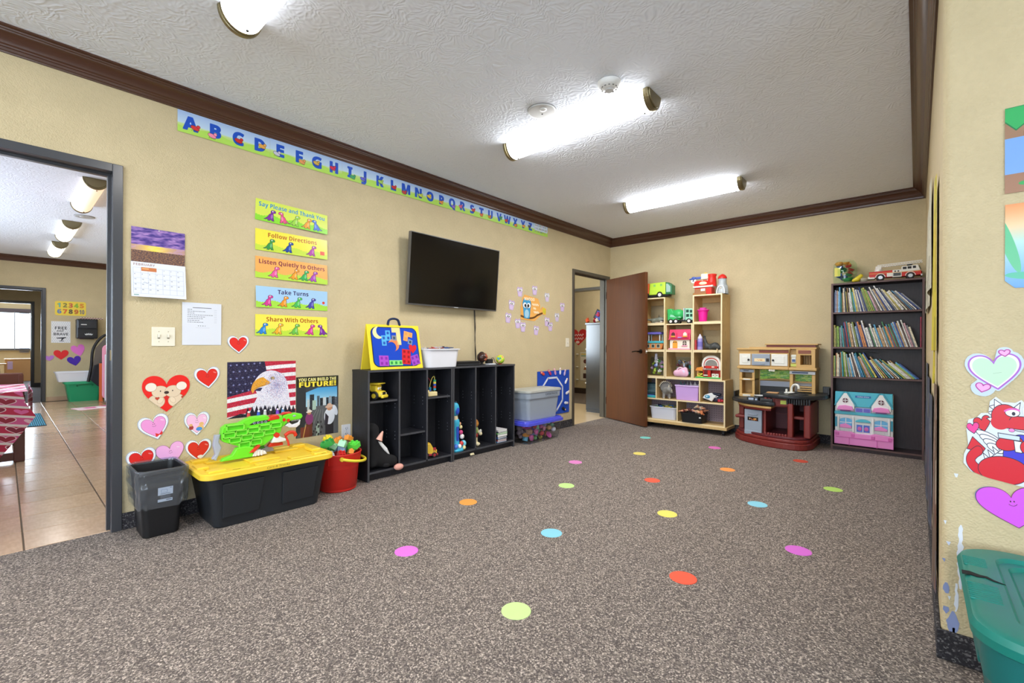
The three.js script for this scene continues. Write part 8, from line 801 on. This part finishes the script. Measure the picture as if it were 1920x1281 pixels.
// ---------------------------------------------------------------- next room, seen through the left doorway
{
  const Fw = (z, y, off = 0.002) => [XF + off, y, z]; let g;
  const nums = canvasTex(512, 320, (c, w, h) => { c.fillStyle = '#f4d84a'; c.fillRect(0, 0, w, h); c.font = 'bold 130px sans-serif'; c.textAlign = 'center'; c.textBaseline = 'middle'; c.lineWidth = 8; c.strokeStyle = 'rgba(60,40,20,.55)'; [['1', '#6ac8c0'], ['2', '#8a8a4a'], ['3', '#e0584a'], ['4', '#8ac83a'], ['5', '#f08a2c'], ['6', '#5a8ad0'], ['7', '#f0602c'], ['8', '#4a4a44'], ['9', '#d8602c'], ['10', '#7a7a90']].forEach(([t, col], i) => { c.fillStyle = col; const x = 70 + (i % 5) * 93, y = i < 5 ? 90 : 230; c.strokeText(t, x, y, 88); c.fillText(t, x, y, 88); }); });
  O('number_sign', 'yellow sign with colourful numbers one to ten on the far wall', 'sign', uvBox(ex(rr(0.42, 0.265, 0.03), 0.004)), printMat(nums, 0.4), Fw(-0.847, 1.72), PI / 2);
  const free = canvasTex(360, 560, (c, w, h) => { c.fillStyle = '#eceef2'; c.fillRect(0, 0, w, h); c.fillStyle = '#9aa4b8'; for (let i = 0; i < 9; i++) for (let j = 0; j < 14; j++) { c.beginPath(); c.arc(24 + i * 40 + (j % 2) * 18, 24 + j * 40, 6, 0, 7); c.fill(); } c.fillStyle = '#2c3038'; c.textAlign = 'center'; c.font = 'bold 104px sans-serif'; c.fillText('FREE', w / 2, 210, 300); c.font = 'italic bold 70px serif'; c.fillText('and', w / 2 - 20, 270); c.font = 'bold 92px sans-serif'; c.fillText('BRAVE', w / 2, 365, 310); c.beginPath(); c.moveTo(90, 430); c.lineTo(270, 410); c.lineTo(285, 430); c.lineTo(240, 445); c.lineTo(200, 500); c.lineTo(180, 500); c.lineTo(195, 450); c.lineTo(110, 450); c.fill(); c.fillRect(150, 505, 90, 14); });
  O('free_brave_poster', 'small white poster reading Free and Brave on the far wall', 'poster', sheetGeo(0.256, 0.4), printMat(free, 0.5), Fw(-0.717, 1.275), PI / 2);
  g = T('towel_dispenser', 'black paper towel dispenser on the far wall of the next room', 'towel dispenser', Fw(-1.06, 1.34), PI / 2); P(g, 'housing', ex(rr(0.3, 0.37, 0.02), 0.2, 0.02), M('#22242a', 0.3)); P(g, 'front_bulge', ex(rr(0.27, 0.16, 0.02, 0, 0.08), 0.03, 0.012).translate(0, 0, 0.19), M('#2c3038', 0.25)); P(g, 'maker_mark', bx(0.08, 0.014, 0.002, -0.05, 0.08, 0.2215), M('#e4e6ea', 0.4)); P(g, 'leaf_logo', mg(...[-2, -1, 0, 1, 2].map((i) => ex([[0, 0], [0.012, 0.02], [0, 0.045], [-0.012, 0.02]], 0.002).rotateZ(-i * 0.45).translate(0.02 + i * 0.012, -0.12, 0.2005))), M('#d8dce0', 0.4)); P(g, 'paper_slot', bx(0.2, 0.012, 0.06, 0, -0.188, 0.12), M('#121316', 0.6));
  O('striped_pencil', 'red and white striped giant pencil on top of the towel dispenser', 'pencil', mg(cy(0.014, 0.014, 0.32, 0, 0, 0, 12, 'x')), printMat(canvasTex(64, 256, (c, w, h) => { c.fillStyle = '#efe4de'; c.fillRect(0, 0, w, h); c.fillStyle = '#7a2a24'; for (let i = 0; i < 9; i++) { c.beginPath(); c.moveTo(0, i * 30); c.lineTo(w, i * 30 + 18); c.lineTo(w, i * 30 + 33); c.lineTo(0, i * 30 + 15); c.fill(); } }), 0.5), [XF + 0.1, 1.541, -1.13], PI / 2);
  [['pink', '#ee7cd8', -0.955, 0.93, 0.19, 0.22, 0.25], ['red', '#e8262a', -0.72, 0.85, 0.2, 0.18, 0], ['violet blue', '#4a22b0', -0.9, 0.73, 0.19, 0.18, 0.2], ['lilac', '#c080d8', -0.565, 0.79, 0.13, 0.1, 0.1]].forEach(([n, c, z, y, w, h, a]) => { const o = O('foam_heart', `${n} foam heart on the far wall of the next room`, 'foam heart', ex(heartShape(w, h), 0.006, 0.001), M(c, 0.6), Fw(z, y), PI / 2, 'foam hearts'); o.rotation.z = a; });
  g = T('green_tub', 'green storage tub with lid by the far wall of the next room', 'storage tub', [-11.62, 0, -1.0], PI / 2); P(g, 'tub', tubGeo([[0, 0.4, 0.3, 0.04], [0.33, 0.5, 0.38, 0.05], [0.332, 0.52, 0.4, 0.05]], true, true), M('#1f9a68', 0.4)); P(g, 'lid', tubGeo([[0.325, 0.54, 0.42, 0.06], [0.36, 0.54, 0.42, 0.06], [0.37, 0.5, 0.38, 0.05]], false, true), M('#28a472', 0.4)); P(g, 'handle', tb([[-0.1, 0.28, 0.19], [-0.1, 0.31, 0.21], [0.1, 0.31, 0.21], [0.1, 0.28, 0.19]], 0.008, 16, 6), M('#178458', 0.4));
  g = T('white_dish_tub', 'white tub resting on the green tub in the next room', 'tub', [-11.58, 0.37, -0.87], PI / 2); P(g, 'tub', tubGeo([[0, 0.42, 0.28, 0.04], [0.16, 0.5, 0.34, 0.05], [0.162, 0.52, 0.36, 0.05], [0.18, 0.52, 0.36, 0.05], [0.178, 0.49, 0.33, 0.05], [0.02, 0.4, 0.26, 0.04]], true, true), M('#e6eaf2', 0.4)); P(g, 'black_clip', bx(0.02, 0.05, 0.01, 0.21, 0.1, 0.16), M('#222', 0.5));
  g = T('baby_seat', 'black mesh baby seat folded against the far wall', 'baby seat', [-11.35, 0, -1.32], PI / 2); P(g, 'frame_hoop', tb([[-0.28, 0.36, 0], [-0.24, 0.62, 0], [-0.2, 1.0, 0], [-0.05, 1.22, 0], [0.15, 1.24, 0], [0.3, 1.1, 0], [0.32, 0.4, 0]], 0.022, 40, 8), M('#1b1b1e', 0.5)); P(g, 'mesh_panel', ex([[-0.26, 0.4], [-0.22, 0.62], [-0.18, 0.98], [-0.04, 1.18], [0.15, 1.2], [0.28, 1.08], [0.3, 0.4]], 0.012, 0, -0.006), M('#6a625a', 0.9)); P(g, 'dark_pad', ex([[-0.26, 0.4], [-0.2, 0.66], [0.0, 0.76], [0.3, 0.68], [0.3, 0.0], [0.1, 0.0]], 0.06, 0.02, 0.0), M('#22232a', 0.8)); P(g, 'yellow_stripe', tb([[-0.12, 0.42, 0.07], [0.05, 0.5, 0.075], [0.25, 0.58, 0.07]], 0.02, 12, 6), M('#a8842c', 0.8)); P(g, 'grey_label', bx(0.16, 0.16, 0.004, 0.06, 1.02, 0.01), M('#9aa4c0', 0.6));
  O('changing_board', 'pink upright board by the black baby seat', 'board', ex(rr(0.22, 1.0, 0.09, 0, 0.55), 0.05, 0.015), M('#e79ab4', 0.6), [-11.0, 0.0, -1.3], PI / 2); O('white_gate', 'white plastic baby gate leaning beside the pink board', 'baby gate', mg(b2(-0.1, 0.16, 0.83, 0.87, 0, 0.03, 0.008), b2(-0.1, -0.075, 0.02, 0.85, 0, 0.03, 0.006), b2(0.03, 0.05, 0.02, 0.85, 0, 0.03, 0.006), b2(0.13, 0.16, 0.02, 0.85, 0, 0.03, 0.006), b2(-0.1, 0.16, 0.02, 0.06, 0, 0.03, 0.006)), M('#dfe3ee', 0.45), [-10.75, 0, -1.3], PI / 2); O('orange_folder', 'orange folder tucked behind the white baby gate', 'folder', bx(0.05, 0.7, 0.012, 0, 0.35, 0, 0.003), M('#e0703c', 0.6), [-11.2, 0, -1.2], PI / 2);
  const mat = T('teal_doormat', 'teal ribbed doormat on the tiles', 'doormat', [-9.15, 0.0, -0.26]); P(mat, 'backing', bx(1.5, 0.006, 0.24, 0, 0.003, 0, 0.002), M('#1d3a4c', 0.9)); for (let i = 0; i < 12; i++) P(mat, 'rib', bx(1.46, 0.006, 0.012, 0, 0.008, -0.105 + i * 0.019, 0.003), M('#3f8ca8', 0.9)); O('pink_play_mat', 'small pink and white play mat on the tiles by the green tub', 'mat', mg(bx(0.36, 0.006, 0.5, 0, 0.003, 0, 0.002)), printMat(canvasTex(128, 160, (c, w, h) => { c.fillStyle = '#efd8e4'; c.fillRect(0, 0, w, h); c.fillStyle = '#d86aa0'; c.fillRect(0, 0, w, 40); c.fillRect(20, 70, 60, 50); c.fillStyle = '#fff'; c.fillRect(60, 20, 50, 60); }), 0.8), [-10.15, 0, -1.02], 0.25);
  // low table under the valentine tablecloth
  g = T('low_table', 'low brown wooden table under the heart tablecloth', 'table', [-6.55, 0, 0.42]); const br = M('#5c2c1c', 0.4); P(g, 'table_top', bx(1.1, 0.03, 1.1, 0, 0.615, 0, 0.006), br); for (const [x, z] of [[0.5, -0.52], [-0.5, -0.52], [0.5, 0.52], [-0.5, 0.52]]) P(g, 'leg', bx(0.07, 0.6, 0.07, x, 0.3, z, 0.006), br); P(g, 'stretcher', mg(bx(0.05, 0.07, 1.0, 0.5, 0.05, 0), bx(1.0, 0.05, 0.05, 0, 0.5, -0.52)), br);
  const cloth = printMat(canvasTex(768, 768, (c, w, h) => { c.fillStyle = '#d0447e'; c.fillRect(0, 0, w, h); const ht = (x, y, s, col, line) => { c.save(); c.translate(x, y); c.scale(s, s); c.beginPath(); c.moveTo(0, 1); c.bezierCurveTo(-0.5, 0.5, -1, 0.1, -1, -0.4); c.bezierCurveTo(-1, -1.1, -0.2, -1.1, 0, -0.4); c.bezierCurveTo(0.2, -1.1, 1, -1.1, 1, -0.4); c.bezierCurveTo(1, 0.1, 0.5, 0.5, 0, 1); c.fillStyle = col; c.fill(); if (line) { c.strokeStyle = line; c.lineWidth = 0.12; c.stroke(); } c.restore(); }; for (let j = -8; j < 9; j++) { c.save(); c.translate(0, j * 110); c.transform(1, 0.4, 0, 1, 0, 0); c.fillStyle = '#f0e8ec'; c.fillRect(0, 0, w, 28); c.fillStyle = j % 2 ? '#c81c50' : '#dc5c9c'; c.fillRect(0, 28, w, 82); for (let i = 0; i < 8; i++) ht(50 + i * 100 + (j % 2) * 40, 70, i % 2 ? 30 : 40, j % 2 ? (i % 2 ? '#e86ab0' : '#8a0c34') : (i % 2 ? '#f0c8dc' : '#a01038'), i % 2 ? null : '#f6dde8'); c.restore(); } }), 0.45);
  const flap = (pts) => { const q = uvBox(new THREE.ShapeGeometry(new THREE.Shape(pts.map((p) => new THREE.Vector2(...p))))); return q; };
  const tc = T('heart_tablecloth', 'pink and red heart tablecloth hanging over the low table', 'tablecloth', [-6.55, 0.632, 0.42]); P(tc, 'cloth_top', sheetGeo(1.14, 1.14).rotateX(-PI / 2), cloth); const nf = flap([[-0.57, 0], [0.535, 0], [0.555, -0.1], [0.62, -0.23], [0.5, -0.43], [0.4, -0.575], [-0.57, -0.575]]), np = nf.attributes.position; P(tc, 'front_drape', nf, cloth).position.set(0.585, 0.002, 0); tc.children[1].rotation.y = PI / 2; const sf = flap([[-0.57, 0], [0.57, 0], [0.6, -0.26], [0.1, -0.2], [-0.57, -0.3]]); P(tc, 'side_drape', sf, cloth).position.set(0, 0.002, -0.6); tc.children[2].rotation.y = PI;
  g = T('brown_chair', 'dark brown wooden chair behind the heart tablecloth', 'chair', [-7.6, 0, 0.05]); P(g, 'backrest', bx(0.05, 0.2, 0.42, -0.2, 0.62, 0, 0.02), br); P(g, 'seat', bx(0.4, 0.03, 0.4, 0, 0.36, 0, 0.01), br); for (const [x, z] of [[-0.19, -0.19], [-0.19, 0.19], [0.19, -0.19], [0.19, 0.19]]) P(g, 'leg', bx(0.04, x < 0 ? 0.7 : 0.36, 0.04, x, x < 0 ? 0.35 : 0.18, z, 0.006), br);
  g = T('wooden_stool', 'corner of a brown wooden stool at the left picture edge', 'stool', [-5.02, 0, 0.22]); P(g, 'seat', bx(0.4, 0.04, 0.4, 0, 0.06, 0, 0.01), br); P(g, 'foot', mg(...[[-0.16, -0.16], [0.16, -0.16], [-0.16, 0.16], [0.16, 0.16]].map(([x, z]) => bx(0.05, 0.045, 0.05, x, 0.0225, z))), br);
  // end room: blinds, wooden chest
  g = T('window_blind', 'grey slatted blind on the far window', 'blind', [-19.98, 2.04, 0.05], PI / 2); P(g, 'head_rail', bx(2.2, 0.1, 0.06, 0, 0, 0, 0.01), M('#5a4c50', 0.6)); P(g, 'gathered_slats', mg(...Array.from({ length: 46 }, (_, i) => bx(0.2, 0.012, 0.05, 0.475, -0.08 - i * 0.026, 0.01))), M('#7a7886', 0.7)); P(g, 'cord', bx(0.02, 1.15, 0.02, 0.28, -0.6, 0.01), M('#9a9ca4', 0.6));
  g = T('wooden_chest', 'pale wooden chest under the far window', 'chest', [-18.9, 0, -0.28], PI / 2); P(g, 'body', bx(0.5, 0.6, 0.4, 0, 0.3, 0, 0.01), M('#c9996a', 0.6)); P(g, 'lid', bx(0.52, 0.03, 0.42, 0, 0.615, 0, 0.008), M('#d4a878', 0.6)); P(g, 'lilac_sticker', bx(0.1, 0.22, 0.003, -0.15, 0.45, 0.2015), M('#c8b0e0', 0.6)); O('small_table', 'small wooden side table with dark shelf in the end room', 'side table', mg(bx(0.6, 0.03, 0.4, 0, 0.5, 0), bx(0.04, 0.5, 0.38, -0.28, 0.25, 0), bx(0.04, 0.5, 0.38, 0.28, 0.25, 0), bx(0.52, 0.03, 0.38, 0, 0.2, 0)), M('#b98a5c', 0.6), [-18.4, 0, 0.24], PI / 2); O('dark_radio', 'dark box on the small table shelf of the end room', 'radio', mg(bx(0.3, 0.16, 0.2, 0, 0.08, 0, 0.02), cy(0.03, 0.03, 0.02, 0.08, 0.08, 0.105, 14, 'z')), M('#2c3444', 0.4), [-18.4, 0.2155, 0.2], PI / 2);
}
// ---------------------------------------------------------------- hallway behind the far door
{
  let g = T('black_cabinet', 'tall glossy black cabinet in the hallway behind the far door', 'cabinet', [-3.745, 0, -6.42]); const m = new THREE.MeshPhysicalMaterial({ color: '#14161c', roughness: 0.22, clearcoat: 0.6, clearcoatRoughness: 0.15 }); P(g, 'body', bx(0.41, 1.36, 0.42, 0, 0.71, 0, 0.004), m); P(g, 'top_board', bx(0.43, 0.03, 0.45, 0, 1.405, 0.005, 0.004), m); P(g, 'plinth', bx(0.4, 0.03, 0.4, 0, 0.015, 0), m); P(g, 'door_seam', bx(0.38, 0.004, 0.002, 0, 0.06, 0.211), M('#2c3038', 0.5)); P(g, 'white_knob', mg(...[0.46, 0.72, 1.0].map((y) => sp(0.014, -0.21, y, 0.2, 1, 1, 1, 10, 8))), M('#e6e4de', 0.4));
  const stuff = [['black framed picture', '#1c2028', -0.09, 0.13, 0.02, 0.14, 0.16, 0.5], ['blue book', '#2c4ab8', -0.06, 0.12, 0.06, 0.1, 0.14, 0.3]]; stuff.forEach(([n, c, x, y, z, w, h, a]) => { const o = O(n.includes('book') ? 'tilted_book' : 'framed_photograph', `${n} tilted in the clutter on the black cabinet`, 'clutter', mg(bx(w, h, 0.015, 0, 0, 0, 0.003), bx(w * 0.8, h * 0.8, 0.018, 0, 0, 0)), M(c, 0.5), [-3.745 + x, 1.42 + y, -6.42 + z], 0); o.rotation.z = -a; });
  [['red stuffed toy', '#c82a34', -0.12, 0.044, 0.08, 0.036], ['white stuffed toy', '#e8e0d8', -0.03, 0.042, 0.17, 0.03], ['orange ball toy', '#e0582c', -0.215, 0.045, 0.15, 0.036], ['dark stuffed toy', '#241c20', 0.06, 0.06, 0.1, 0.05], ['brown stuffed toy', '#8a5a3c', 0.02, 0.23, 0.05, 0.04], ['pink stuffed toy', '#d84a70', -0.03, 0.135, 0.13, 0.034], ['cream stuffed toy', '#e6d6c0', 0.1, 0.16, 0.1, 0.036]].forEach(([n, c, x, y, z, r]) => { const q = T('stuffed_toy', `${n} in the heap on top of the black cabinet`, 'stuffed toy', [-3.745 + x, 1.42 + y, -6.42 + z], R(0, 3), 'toys heaped on the black cabinet'); P(q, 'body', blob([[0, -r * 0.3, 0, r * 0.8, 0, r * 0.4, 0, r * 0.6], [r * 0.4, 0, 0, r * 0.3, r * 1.1, r * 0.3, 0, r * 0.25], [-r * 0.4, 0, 0, r * 0.3, -r * 1.1, -r * 0.2, 0, r * 0.25]], 24, 0.012), M(c, 0.8)); P(q, 'ear', mg(sp(r * 0.25, -r * 0.4, r * 1.0, 0, 1, 1, 0.6, 8, 6), sp(r * 0.25, r * 0.4, r * 1.0, 0, 1, 1, 0.6, 8, 6)), M(c, 0.8)); });
  sticker('heart_sign', 'red heart sign with white script seen through the far door', 'sign', heartShape(0.44, 0.36), [-5.6, 1.24, -8.496], 0, (c) => { c.fillStyle = '#c8282c'; c.fillRect(-1, -1, 2, 2); c.strokeStyle = '#f0d8d4'; c.lineWidth = 0.014; for (const y of [0.05, -0.03]) { c.beginPath(); for (let i = 0; i <= 20; i++) c.lineTo(-0.13 + i * 0.013, y + 0.025 * Math.sin(i * 1.4) * (i % 3 ? 1 : 0.5)); c.stroke(); } ell(c, -0.02, -0.11, 0.05, 0.03, '#f0d8d0'); }, 0, undefined, 300);
  O('snack_chart', 'narrow white chart with brown pictures seen through the far door', 'chart', sheetGeo(0.26, 0.62), printMat(canvasTex(160, 400, (c, w, h) => { c.fillStyle = '#e8e0cc'; c.fillRect(0, 0, w, h); c.fillStyle = '#e0c04a'; c.fillRect(10, 20, 140, 16); c.fillStyle = '#6a9a5a'; c.fillRect(10, 46, 140, 12); c.fillStyle = '#6a3a2c'; c.beginPath(); c.arc(80, 130, 30, 0, 7); c.fill(); c.fillStyle = '#a8602c'; c.beginPath(); c.moveTo(50, 250); c.lineTo(80, 190); c.lineTo(115, 250); c.fill(); c.fillStyle = '#4a2c24'; c.fillRect(45, 300, 70, 70); }), 0.6), [-5.42, 0.6, -8.497], 0);
  for (const [y, w] of [[0.86, 'upper'], [0.58, 'middle'], [0.3, 'lower']]) O('wall_hook', `white hook on the wall beyond the far door, ${w} one of three`, 'hook', mg(sp(0.022, 0, 0, 0.02, 1.6, 0.8, 0.8, 12, 8), cy(0.012, 0.012, 0.02, -0.01, 0, 0.008, 10, 'z')), M('#e8e4d8', 0.4), [-5.62, y, -8.499], 0, 'white wall hooks');
}
scene.traverse((o) => { if (o.isMesh) o.castShadow = o.receiveShadow = true; });
renderer.render(scene, camera);
